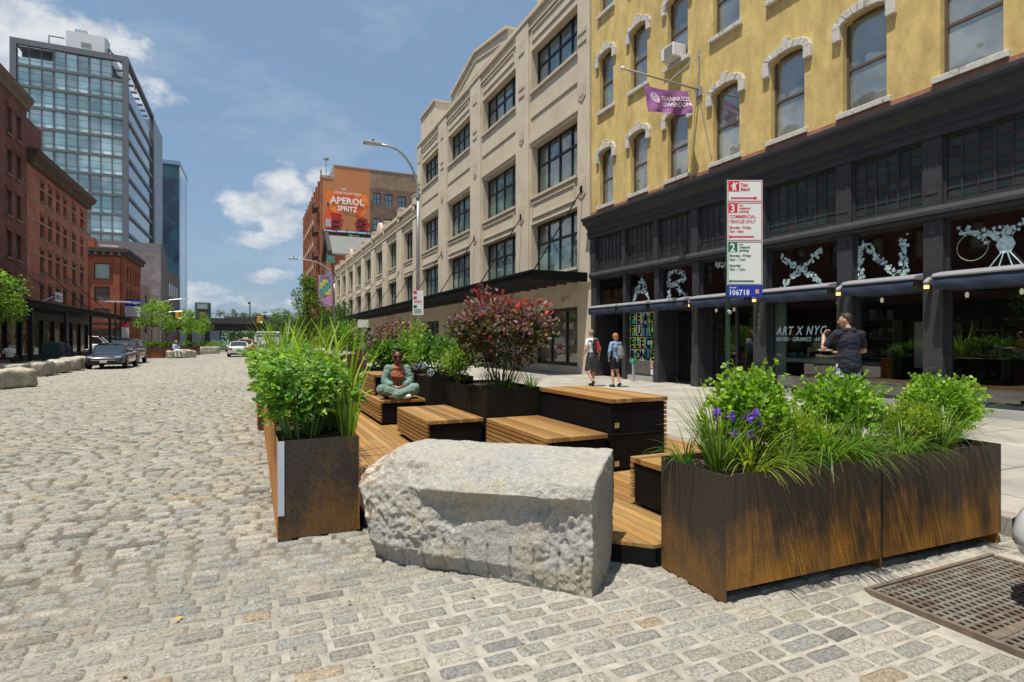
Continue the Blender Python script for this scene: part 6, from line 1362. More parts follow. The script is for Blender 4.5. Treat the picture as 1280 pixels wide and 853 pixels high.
for k in range(1, nfl):
    z = zt0+.6-fh*(k+1)+.2
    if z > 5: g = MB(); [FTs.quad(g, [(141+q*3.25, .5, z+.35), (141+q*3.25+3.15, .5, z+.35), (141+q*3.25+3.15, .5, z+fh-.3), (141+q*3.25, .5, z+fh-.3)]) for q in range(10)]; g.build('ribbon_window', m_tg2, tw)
b = MB(); b.box(-34.5, -28, 143, 160, 60.05, 64.5); b.build('plant_room', m_white, tw); b = MB(); b.box(-32, -30.3, 142.93, 142.99, 61.8, 62.6); b.build('louvre', m_lead, tw)
b = MB(); b.box(-33.5, -31.5, 145, 148, 64.5, 66).box(-29.5, -28.2, 146, 149, 64.5, 65.7); b.build('cooling_unit', M('unit_blue', (.35, .42, .5), .5), tw)
b = MB(); b.tube([(-37, 142, 60), (-37, 142, 62.3), (-34.5, 142, 62.3)], .15, 4).tube([(-27.5, 144, 60), (-27.5, 144, 62.6), (-25, 158, 62.6), (-25, 158, 60)], .15, 4)
for k in range(8): b.box(TX1-.9, TX1-5, 144+k*3.8, 144.4+k*3.8, zt0-.3, zt0+.1)
split(b, 'roof_frame', m_tf, tw)
MB().box(TX0+1, TX1-5.5, 140.95, 172, zt0-.05, zt0+.28).build('roof_slab', m_tf, tw); MB().box(TX0+1, TX0+6.7, 143, 143.2, zt0-fh, zt0-.06).build('terrace_back', m_tg2, tw); MB().box(TX0+1, TX0+6.6, 140.55, 140.6, zt0-fh+.72, zt0-fh+2.0).build('terrace_glass', m_tg, tw)
MB().box(-31, -23.45, 176, 190, 0, 59.5).build('grey_slab', M('slab_panel', (.30, .33, .38), .5, var=.05), tw)
bt = empty('blue_tower', (-29, 260, 0), 'dark blue faceted glass tower behind the grey slab of the office tower', 'building')
m_bt = pane_mat('blue_glass', (.012, .035, .08), (.03, .12, .17), .02, .12, .3, (.48, .6), 1.18)
MB().prism([(-38, 275), (-25.0, 275), (-25.1, 262), (-25.3, 250), (-38, 250)], lambda p: (p[0], p[1], 0), lambda p: (p[0], p[1], 68)).build('glass_body', m_bt, bt); MB().prism([(-38, 249.9), (-25.2, 249.9), (-24.9, 275), (-25.2, 275), (-25.5, 250.2), (-38, 250.2)], lambda p: (p[0], p[1], 68.01), lambda p: (p[0], p[1], 69.5)).build('roof_rail', M('rail_blue', (.2, .3, .4), .4), bt)
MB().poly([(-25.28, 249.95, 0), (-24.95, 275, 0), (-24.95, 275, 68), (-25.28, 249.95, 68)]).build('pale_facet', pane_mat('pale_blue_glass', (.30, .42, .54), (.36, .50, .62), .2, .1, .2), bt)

# ------------------------------------------------------------------ elevated railway park
hl = empty('railway_bridge', (-5, 142, 0), 'black riveted steel elevated railway bridge crossing the end of the street', 'bridge')
m_hl = M('bridge_steel', (.028, .030, .034), .6, var=.2, vs=1)
MB().box(-60, 40, 138.6, 150, 4.7, 6.1).build('deck', m_hl, hl); MB().box(-60, 40, 138.2, 138.6, 5.0, 6.2).build('edge_girder', M('bridge_edge', (.05, .053, .058), .6), hl)
b = MB(); b.box(-14, 12, 139.5, 139.8, 3.5, 4.7); 
for k in range(24): b.box(-14+k*1.1, -13.8+k*1.1, 139.3, 139.5, 3.55, 4.65)
b.build('lower_girder', m_hl, hl)
b = MB()
for k in range(120): b.box(-60+k*.8, -59.93+k*.8, 138.35, 138.42, 6.2, 7.2)
b.box(-60, 40, 138.33, 138.44, 7.2, 7.28); b.build('railing', m_hl, hl)
for x in (-18.5, -12.3, -8.9, 8.5):
    MB().box(x-.5, x+.5, 139.2, 140.2, 0, 4.7).build('column', m_hl, hl)
lf = empty('elevator_kiosk', (-9.9, 143, 6), 'small dark elevator kiosk with a green window on top of the railway bridge', 'kiosk'); MB().box(-11.5, -8.5, 142, 145, 6.1, 9.8).build('shell', M('kiosk_grey', (.13, .14, .13), .6), lf, bevel=.25, seg=2); MB().box(-11.0, -9.0, 141.9, 141.98, 8.3, 9.3).build('window', m_bl, lf); MB().box(-10.6, -9.4, 141.9, 141.98, 6.9, 7.6).build('yellow_panel', M('kiosk_yellow', (.35, .4, .03), .6), lf)
la = MB().tube([(-.5, 141, 6.1), (-.5, 141, 9.8)], .12, 6).box(-.9, -.4, 140.9, 141.1, 9.5, 10.0); o = la.build('lamp_post', m_dark); tag(o, 'dark lamp post standing up from the railway bridge against the sky', 'lamp post')

# far end of the street
fe = empty('pale_green_building', (0, 225, 0), 'pale green low building seen under the railway bridge at the end of the street', 'building')
m_pg = M('pale_green', (.36, .50, .42), .8, var=.1); MB().box(-9, 14, 222, 240, 0, 9.5).build('wall', m_pg, fe); b = MB()
for k in range(7):
    for j in range(2): b.box(-7.5+k*3, -5.6+k*3, 221.9, 221.98, 1.2+j*4, 4+j*4)
b.build('window', m_dk, fe); MB().box(-9.4, 14.4, 221.4, 222, 9.5, 10.2).build('cornice', m_pg, fe)
b = MB().box(-60, -9.5, 200, 215, 0, 5).box(14.5, 60, 205, 225, 0, 7).build('far_block', M('far_block', (.12, .15, .2), .8)); tag(b, 'dim bluish low blocks behind the bridge columns', 'building')
b = MB().box(16, 40, 152, 200, 0, 20).build('backdrop_building', m_brn); tag(b, 'brown building beyond the advert warehouse, nearly hidden', 'building')
# ------------------------------------------------------------------ trees
def tree(name, label, loc, h, cr, n, lsz, cols_t, group=None, trunk_h=.35, oval=1.0, clumps=30, stems=1, tw=.05, mat=None):
    r = empty(name, loc, label, 'tree', group); P0 = Vector(loc); st = MB(); Lf = Leaves(); top = P0+Vector((0, 0, h)); cz = h*(trunk_h+(1-trunk_h)/2); hz_ = h*(1-trunk_h)/2
    for k in range(stems):
        off = Vector((math.cos(k*2.1)*.12, math.sin(k*2.1)*.12, 0))*(stems > 1); st.tube([P0+off*.5, P0+off+Vector((0, 0, h*.4)), P0+off*2+Vector((.03, .02, h*.7)), P0+off*2.5+Vector((0, 0, h*.93))], [tw, tw*.7, tw*.4, tw*.12], 7)
    for i in range(clumps):
        d = Vector(sph(1)[0]); f = rnd.uniform(.35, 1)**.5; w_ = 1-.35*max(0, d.z); c = P0+Vector((d.x*cr*f*w_*.8, d.y*cr*f*w_*.8, cz+d.z*hz_*f*.85))
        base = P0+Vector((0, 0, max(h*trunk_h*.8, c.z-P0.z-.35*h*rnd.uniform(.5, 1)))); st.tube([base, base.lerp(c, .6)+Vector((0, 0, -.04*h)), c], [tw*.4, tw*.25, tw*.08], 5)
        m = int(n/clumps*rnd.uniform(.5, 1.5)); q = sph(m); rr = NP.uniform(.1, 1, (m, 1))**.45; cl = cr*rnd.uniform(.26, .42)
        p = np.array(c)+q*rr*np.array([cl, cl, cl*.75*oval]); cc_ = jit(cols_t[NP.integers(len(cols_t))], m, .3, .1)
        Lf.add(p, q+NP.normal(0, .5, (m, 3))+np.array([0, 0, -.1]), np.array([0, 0, 1.])+NP.normal(0, .6, (m, 3)), lsz*NP.uniform(.7, 1.3, m), lsz*.62, cc_)
    st.build('trunk', m_bark, r); Lf.build('crown', m_leaf, r); return r
TL = [(.17, .29, .03), (.22, .35, .035), (.12, .22, .025)]; TD = [(.045, .10, .018), (.07, .14, .02), (.035, .08, .015)]
def rustbox(x0, x1, y0, y1, z1, label, grp='rusty planters further down the street', zb=0):
    r = empty('steel_planter', ((x0+x1)/2, (y0+y1)/2, zb), label, 'planter', grp); b = MB(); t = .02
    b.box(x0, x1, y0, y0+t, zb, z1).box(x0, x1, y1-t, y1, zb, z1).box(x0, x0+t, y0+t, y1-t, zb, z1).box(x1-t, x1, y0+t, y1-t, zb, z1); b.build('shell', m_ctD, r); MB().box(x0+t, x1-t, y0+t, y1-t, z1-.1, z1-.05).build('soil', m_soil, r); return r
rustbox(-10.4, -9.4, 29.6, 31.0, .75, 'rusty planter at the left picture edge beside the man in the white shirt', zb=.12)
tree('street_tree', 'broad green street tree outside the picture, nearest mirror image in the shop windows', (-9.9, 5.5, .1), 5.2, 2.1, 2200, .18, TD, trunk_h=.25, clumps=30)
tree('street_tree', 'green street tree outside the left edge, seen mirrored in the shop windows', (-9.8, 14, .1), 5.5, 2.0, 2500, .18, TD, trunk_h=.25, clumps=30)
tree('street_tree', 'bright green street tree cut by the left edge of the picture', (-10.3, 31.2, .6), 4.4, 1.5, 3600, .13, TL, trunk_h=.25, clumps=36)
for i, (x0, x1, y, tx, h, cr, lb, tl) in enumerate(((-8.6, -7.0, 56.8, -7.9, 4.4, 1.45, 'rusty planter nearest behind the parked dark cars', 'young bushy tree in the planter nearest behind the parked dark cars'), (-8.0, -6.3, 61.0, -7.3, 4.6, 1.5, 'second rusty planter behind the parked dark cars', 'second young tree behind the parked dark cars, right of the nearest one'), (-7.0, -5.0, 66.5, -5.9, 3.9, 1.3, 'rusty planter right behind the person in the orange hat', 'young tree over the person in the orange hat'), (-6.4, -4.4, 76, -5.4, 3.8, 1.3, 'farthest rusty planter before the railway bridge', 'farthest young tree on the left, against the bridge girder'))):
    rustbox(x0, x1, y, y+1.6, .85, lb); tree('street_tree', tl, (tx, y+.8, .8), h, cr, 1500, .15, TL, 'young trees in planters on the left', trunk_h=.28, clumps=22)
    shrub('green_shrub', 'low green plants under the young tree in the %s planter beyond the dark cars' % ['nearest', 'second', 'third', 'farthest'][i], 'shrub', (tx, y+.6, .75), .8, .6, .6, 0, 450, .14, .09, [(.13, .24, .03), (.2, .3, .04)], 'underplanting on the left', clumps=16, stems=6)
shrub('green_shrub', 'low wide green bush beside the farthest granite block', 'shrub', (-3.6, 73.5, .1), 1.2, .8, 1.2, 0, 500, .16, .1, [(.16, .28, .03)], clumps=18, stems=6)
tree('street_tree', 'tall slender light-stemmed tree above the reeds, left of the banner pole', (3.6, 43.5, .7), 5.9, 1.35, 4200, .14, [(.10, .17, .03), (.075, .14, .025), (.13, .2, .03)], trunk_h=.06, clumps=52, stems=3)
tree('street_tree', 'small round tree left of the tall slender tree', (2.3, 57, .7), 4.2, 1.35, 2200, .14, [(.07, .14, .02), (.10, .18, .025)], trunk_h=.1, clumps=30)
tree('street_tree', 'broad dark green tree behind the banner pole', (6.9, 54, .15), 5.2, 2.1, 3600, .17, TD, trunk_h=.12, clumps=44)
tree('street_tree', 'dark green tree far along the right sidewalk behind the others', (5.2, 63, .15), 4.8, 1.9, 1800, .18, TD, trunk_h=.12, clumps=26)
rustbox(2.9, 4.6, 41.5, 43.0, .8, 'rusty planter under the tall slender tree'); rustbox(3.6, 5.4, 30.0, 31.6, .8, 'rusty planter half-way along the right side, with a low green bush')
shrub('green_shrub', 'low green bush in the planter half-way along the right side', 'shrub', (4.5, 30.8, .7), .9, .7, .8, 0, 700, .13, .09, [(.10, .2, .03)], clumps=20, stems=8)
rustbox(5.9, 7.9, 35.5, 37, .9, 'rusty planter on the sidewalk just past the grey lamp pole', zb=.15); shrub('green_shrub', 'rounded green bush on the sidewalk past the grey lamp pole', 'shrub', (6.9, 36.2, .9), 1.1, .7, 1.0, 0, 700, .14, .09, [(.08, .16, .03)], clumps=22, stems=8)
rustbox(2.2, 3.6, 21.0, 22.4, .8, 'rusty planter beyond the deck, behind the reeds'); 
shrub('flower_shrub', 'tall green plant mass with red and orange blossoms behind the reeds', 'shrub', (2.9, 21.6, .75), .8, .7, 1.4, 0, 1500, .11, .06, [(.12, .22, .03), (.17, .28, .03)], clumps=30, stems=14)
tree('grassy_bush', 'green bush between the reeds and the white van', (1.6, 24.5, .0), 2.1, .95, 1500, .11, TL, trunk_h=.05, clumps=28)
for k in range(14):
    x = -16+k*2.4+rnd.uniform(-.6, .6)
    if -12.2 < x < -8.2: continue
    tree('park_tree', 'small tree growing on the railway bridge, number %d from the left' % (k+1) if False else 'small wispy tree growing on top of the railway bridge', (x, 144, 6.0), rnd.uniform(1.6, 2.7), 1.1, 260, .22, [(.06, .11, .03)], 'small trees on the railway bridge', trunk_h=.3, clumps=9, tw=.06)
o = MB().box(-70, -25, 240, 250, -1, 1); 
Lf = Leaves(); m = 5200; p = np.stack([NP.uniform(-10, 60, m), NP.uniform(205, 219, m), NP.uniform(0, 1, m)**.7*8.5], 1); p[:, 2] *= .7+.3*np.sin(p[:, 0]*.7); Lf.add(p, sph(m), sph(m)+np.array([0, 0, 1]), .8, .6, jit((.05, .10, .025), m)); o = Lf.build('far_trees', m_leafm); tag(o, 'far-off green tree mass behind the bridge at the end of the street', 'trees', kind='stuff')

# ------------------------------------------------------------------ street furniture
m_sgnp = M('sign_green_post', (.02, .055, .035), .5, var=.2)
ps = empty('parking_sign', (6.2, 6.13, .15), 'tall stack of white parking rule signs on a green post beside the long planter', 'sign', 'parking signs')
b = MB(); b.box(6.17, 6.23, 6.13, 6.16, .15, 3.9); b.build('post', m_sgnp, ps)
a_ = R(-24.5); rt = Vector((math.cos(a_), math.sin(a_), 0)); UP = Vector((0, 0, 1)); nn_ = rt.cross(UP)
SO = Vector((6.145, 6.12, 0))+nn_*.03
def spl(u, z, d=0): return SO+rt*u+UP*z+nn_*d
def plate(par, name, u0, u1, z0, z1, d0, d1, mat, org=None):
    b = MB(); pts = [(u0, z0), (u1, z0), (u1, z1), (u0, z1)]; b.prism(pts, lambda p: spl(p[0], p[1], d0), lambda p: spl(p[0], p[1], d1)); return b.build(name, mat, par, bevel=.0)
m_sw = M('sign_white', (.74, .76, .74), .45)
def pole_sign(par, top, W_, sc_):
    """four stacked plates; sc_ scales plate heights"""
    z = top
    def frame(u0, u1, z0, z1, mat, t=.008, d=.006):
        b = MB()
        for q in ((u0+t, u1-t, z1-2*t, z1-t), (u0+t, u1-t, z0+t, z0+2*t), (u0+t, u0+2*t, z0+2*t, z1-2*t), (u1-2*t, u1-t, z0+2*t, z1-2*t)): b.prism([(q[0], q[2]), (q[1], q[2]), (q[1], q[3]), (q[0], q[3])], lambda p: spl(p[0], p[1], d), lambda p: spl(p[0], p[1], d+.001))
        b.build('border', mat, par)
    def T(s_, size, u, z, mat, bold=.002, sx=.9): text('lettering', s_, size, mat, par, spl(u, z, .007), rt, UP, 'LEFT', bold, .0006, sx)
    def arrow(z, right, mat):
        b = MB(); u0, u1 = .05, .38; hh = .010; P_ = lambda q: spl(q[0], q[1], .006); Q_ = lambda q: spl(q[0], q[1], .0075)
        b.prism([(u0, z-hh), (u1, z-hh), (u1, z+hh), (u0, z+hh)] if True else 0, P_, Q_)
        t = [(u1, z-.028), (u1+.05, z), (u1, z+.028)] if right else [(u0, z+.028), (u0-.03, z), (u0, z-.028)]
        b.prism(t, P_, Q_); b.build('arrow', mat, par)
    hs_ = [.31*sc_, .55*sc_, .62*sc_, .17*sc_]
    h = hs_[0]; plate(par, 'sign_plate', 0, W_, z-h, z, 0, .005, m_sw); frame(0, W_, z-h, z, m_red); plate(par, 'taxi_symbol', .02, .17, z-.16, z-.02, .006, .007, m_red)
    b = MB(); b.prism([(.07, z-.15), (.09, z-.15), (.10, z-.10), (.11, z-.15), (.13, z-.15), (.12, z-.09), (.12, z-.07), (.155, z-.04), (.145, z-.03), (.11, z-.055), (.10, z-.03), (.085, z-.03), (.08, z-.06), (.05, z-.08), (.045, z-.09), (.075, z-.085)], lambda p: spl(p[0], p[1], .0075), lambda p: spl(p[0], p[1], .0085)); b.build('figure', m_sw, par)
    T('Taxi', .065, .19, z-.09, m_red); T('Stand', .065, .19, z-.15, m_red); arrow(z-h+.055, True, m_red); z -= h+.004
    h = hs_[1]; plate(par, 'sign_plate', 0, W_, z-h, z, 0, .005, m_sw); frame(0, W_, z-h, z, m_red); plate(par, 'hour_panel', .02, .145, z-.15, z-.02, .006, .007, m_red); T('3', .16, .045, z-.138, m_sw, .004, 1.0) if False else text('lettering', '3', .16, m_sw, par, spl(.04, z-.142, .0085), rt, UP, 'LEFT', .004, .0006, .9)
    T('hour', .032, .17, z-.055, m_red, .001); T('metered', .05, .17, z-.10, m_red, .001); T('parking', .05, .17, z-.145, m_red, .001)
    T('COMMERCIAL', .066, .03, z-.225, m_red, .0007, .90); T('VEHICLES ONLY', .066, .03, z-.295, m_red, .0007, .78); T('Monday - Friday', .052, .03, z-.375, m_red, .001); T('7am - 4pm', .052, .03, z-.43, m_red, .001); arrow(z-h+.06, False, m_red); z -= h+.004
    h = hs_[2]; plate(par, 'sign_plate', 0, W_, z-h, z, 0, .005, m_sw); frame(0, W_, z-h, z, m_green); plate(par, 'hour_panel', .02, .145, z-.15, z-.02, .006, .007, m_green); text('lettering', '2', .16, m_sw, par, spl(.04, z-.142, .0085), rt, UP, 'LEFT', .004, .0006, .9)
    T('hour', .032, .17, z-.055, m_green, .001); T('metered', .05, .17, z-.10, m_green, .001); T('parking', .05, .17, z-.145, m_green, .001)
    T('Monday - Friday', .052, .03, z-.22, m_green, .001); T('4pm - 11pm', .052, .03, z-.275, m_green, .001); T('Saturday', .052, .03, z-.36, m_green, .001); T('7am - 11pm', .052, .03, z-.415, m_green, .001); arrow(z-h+.055, False, m_green); z -= h+.002
    h = hs_[3]; plate(par, 'sign_plate', 0, W_, z-h, z, 0, .005, m_blue); T('Zone #', .035, .03, z-.045, m_sw, .001); text('lettering', '106718', .105, m_sw, par, spl(.02, z-h+.03, .007), rt, UP, 'LEFT', .003, .0006, .9, spacing=1.05); plate(par, 'sticker', .40, .45, z-h+.05, z-h+.11, .006, .007, M('sticker_orange', (.7, .35, .12), .6))
pole_sign(ps, 3.86, .50, 1.0)
MB().tube([(6.2, 6.10, 1.98), (6.2, 6.14, 2.0)], .03, 8).build('clamp', m_steel, ps)

def street_lamp(x, y, h, reach, label, sign=None, r=.09, zb=.15):
    q = empty('street_lamp', (x, y, zb), label, 'street lamp', 'tall street lamps'); MB().tube([(x, y, zb), (x, y, h*.62), (x, y, h*.8)], [r, r*.75, r*.62], 12).build('pole', m_steel, q, smooth=True)
    pts = [(x-reach*(1-math.cos(t))*1.0, y, h*.80+(h-h*.80)*math.sin(t)) for t in [math.pi/2*i/10 for i in range(11)]]; MB().tube([(x, y, h*.79)]+pts+[(x-reach-.35, y, h+.02)], [.05]*13, 8).build('arm', m_steel, q, smooth=True)
    MB().box(x-reach-1.0, x-reach-.3, y-.13, y+.13, h-.03, h+.09).build('lamp_head', m_steel, q, bevel=.03); MB().box(x-reach-.9, x-reach-.4, y-.09, y+.09, h-.045, h-.031).build('lens', m_white, q); MB().lathe([(.05, h+.09), (.05, h+.18), (.01, h+.2)], (x-reach-.6, y, 0), 8).build('sensor', m_dark, q)
    MB().lathe([(r*2, zb), (r*2, zb+.05), (r*1.3, zb+.5), (r, zb+.55)], (x, y, 0), 12).build('base', m_steel, q); MB().lathe([(r*.9, h*.8-.1), (r*1.1, h*.8-.1), (r*1.1, h*.8+.1), (r*.9, h*.8+.1)], (x, y, 0), 10).build('collar', m_lead, q); return q
street_lamp(6.3, 23.3, 9.5, 1.25, 'tall grey curved-arm street lamp in the middle of the picture, carrying a parking sign')
SO = Vector((6.02, 23.10, 0)); rt = Vector((math.cos(R(-15)), math.sin(R(-15)), 0)); nn_ = rt.cross(UP)
ps2 = empty('parking_sign', (6.2, 23.1, 2.4), 'smaller distant parking sign clamped to the tall curved street lamp', 'sign', 'parking signs')
z = 3.62
for hh, mt in ((.22, m_red), (.36, m_red), (.42, m_green)):
    plate(ps2, 'sign_plate', 0, .44, z-hh, z, 0, .006, m_sw); plate(ps2, 'hour_panel', .03, .17, z-.14, z-.02, .007, .009, mt)
    b = MB(); zz = z-.19
    for k in range(3):
        if zz-.03 > z-hh+.02: b.prism([(.05, zz-.03), (.36, zz-.03), (.36, zz), (.05, zz)], lambda p: spl(p[0], p[1], .007), lambda p: spl(p[0], p[1], .009)); zz -= .065
    if b.v: b.build('print_lines', mt, ps2)
    z -= hh+.004
street_lamp(6.3, 50, 8.2, 2.6, 'second curved-arm street lamp further away, with the pink event banner')
eb = empty('event_banner', (6.0, 49.8, 4.3), 'pink event banner with a colourful square picture on the far street lamp', 'banner')
eb_b = MB().box(5.0, 6.1, 49.75, 49.79, 4.4, 6.95).build('cloth', M('banner_pink', (.62, .30, .55), .6), eb)
cp = [(.1, .45, .35), (.65, .60, .08), (.15, .4, .1), (.1, .25, .5), (.7, .65, .3)]; b = MB(); fc = []
for j in range(5):
    for i in range(4): b.poly([(5.1+i*.225, 49.74, 5.3+j*.26), (5.1+(i+1)*.225, 49.74, 5.3+j*.26), (5.1+(i+1)*.225, 49.74, 5.3+(j+1)*.26), (5.1+i*.225, 49.74, 5.3+(j+1)*.26)]); fc.append(cp[(i*2+j*3) % 5])
b.build('picture', M('banner_print', (0, 0, 0), .6, attr=True), eb, fcol=fc); b = MB()
for z in (6.66, 6.76, 6.86): b.box(5.15, 5.9, 49.73, 49.745, z, z+.05)
b.build('print_lines', m_lead, eb)
# left side: lamp, signal mast, signals
q = empty('twin_head_lamp', (-10.6, 55, .12), 'dark post lamp with a flat white cross head on the left sidewalk', 'street lamp'); MB().tube([(-9.4, 51.5, .12), (-9.4, 51.5, 4.4)], .07, 8).build('pole', m_dark, q); MB().box(-10.4, -8.4, 51.3, 51.7, 4.4, 4.5).build('head', m_white, q)
def signal(x, y, z, label):
    s_ = empty('traffic_signal', (x, y, z), label, 'traffic light', 'yellow traffic lights'); my = M('signal_yellow', (.75, .33, .02), .5)
    MB().box(x-.18, x+.18, y-.15, y+.15, z-.5, z+.5).box(x-.55, x-.2, y-.1, y+.2, z-.45, z+.45).build('housing', my, s_, bevel=.03)
    for k, c in enumerate(((.08, .01, .01), (.1, .06, .01), (.02, .75, .45))): MB().disc((x, y-.16, z+.32-k*.32), (0, -1, 0), .11, 12).build('lens', M('lens', c, .4, emit=1.5 if k == 2 else None), s_)
    b = MB()
    for k in range(3): b.tube([(x, y-.3, z+.40-k*.32), (x, y-.151, z+.40-k*.32)], .12, 8)
    return s_
signal(-8.7, 87, 4.75, 'yellow traffic light hanging over the left end of the crossing'); signal(1.15, 87, 4.35, 'yellow traffic light hanging near the small round tree')
q = empty('signal_mast', (-11.1, 87.4, .12), 'grey signal mast with two long arms before the concrete building', 'mast'); MB().tube([(-11.1, 87.4, .12), (-11.1, 87.4, 8.2)], .12, 8).build('pole', m_steel, q); MB().tube([(-11.1, 87.4, 4.6), (-10, 87.2, 5.2), (-8.4, 87, 5.35)], .07, 6).build('arm', m_steel, q); MB().tube([(-11.1, 87.4, 6.3), (-10, 87.2, 6.8), (-8.2, 87, 7.0)], .06, 6).tube([(-17, 86, 3.9), (-14, 86.3, 4.8), (-11.1, 87.4, 5.2)], .06, 6).build('lamp_arm', m_steel, q); MB().box(-8.5, -7.7, 86.8, 87.2, 6.92, 7.05).build('lamp_head', m_white, q)
q = empty('signal_mast', (6.9, 87, .15), 'slender signal mast on the right far corner, mostly hidden by the trees', 'mast'); MB().tube([(6.9, 87, .15), (6.9, 87, 5.6)], .1, 8).build('pole', m_steel, q); MB().tube([(6.9, 87, 4.9), (3, 87, 5.2), (1.1, 87, 5.1)], .06, 6).build('arm', m_steel, q)
# dark utility box and cafe clutter under the left canopy
ub = empty('utility_box', (-9.9, 38.7, .12), 'dark teal utility box at the kerb under the left canopy', 'utility box'); MB().box(-10.3, -9.5, 38.2, 39.2, .12, 1.45).build('cabinet', M('teal_box', (.03, .055, .055), .5, var=.1), ub, bevel=.03); MB().box(-9.49, -9.48, 38.35, 39.05, .3, 1.3).build('door', m_dark, ub)
jb = empty('litter_bin', (5.9, 26, .15), 'dark blue street bin standing on the sidewalk beyond the red shrubs', 'bin'); MB().lathe([(.22, .15), (.25, .2), (.27, 1.0), (.24, 1.05)], (5.2, 24.5, -.1), 14).build('drum', M('bin_blue', (.05, .07, .12), .5), jb)
sb = empty('small_sign', (6.6, 38, .15), 'small blank-looking white sign on a thin post far along the right sidewalk', 'sign'); MB().tube([(5.9, 34, .15), (5.9, 34, 2.7)], .03, 6).build('post', m_steel, sb); MB().box(5.6, 6.2, 33.95, 33.98, 2.3, 2.75).build('panel', m_white, sb)
for i, (x, y, c, hh) in enumerate(((7.3, 9.2, (.62, .58, .50), .004),)):
    MB().box(6.3, 6.9, 11.0, 12.2, .151, .156).build('utility_cover', m_iron)['label'] = 'flat iron utility cover set in the sidewalk near the kerb'
bpy.data.objects['utility_cover']['category'] = 'cover'

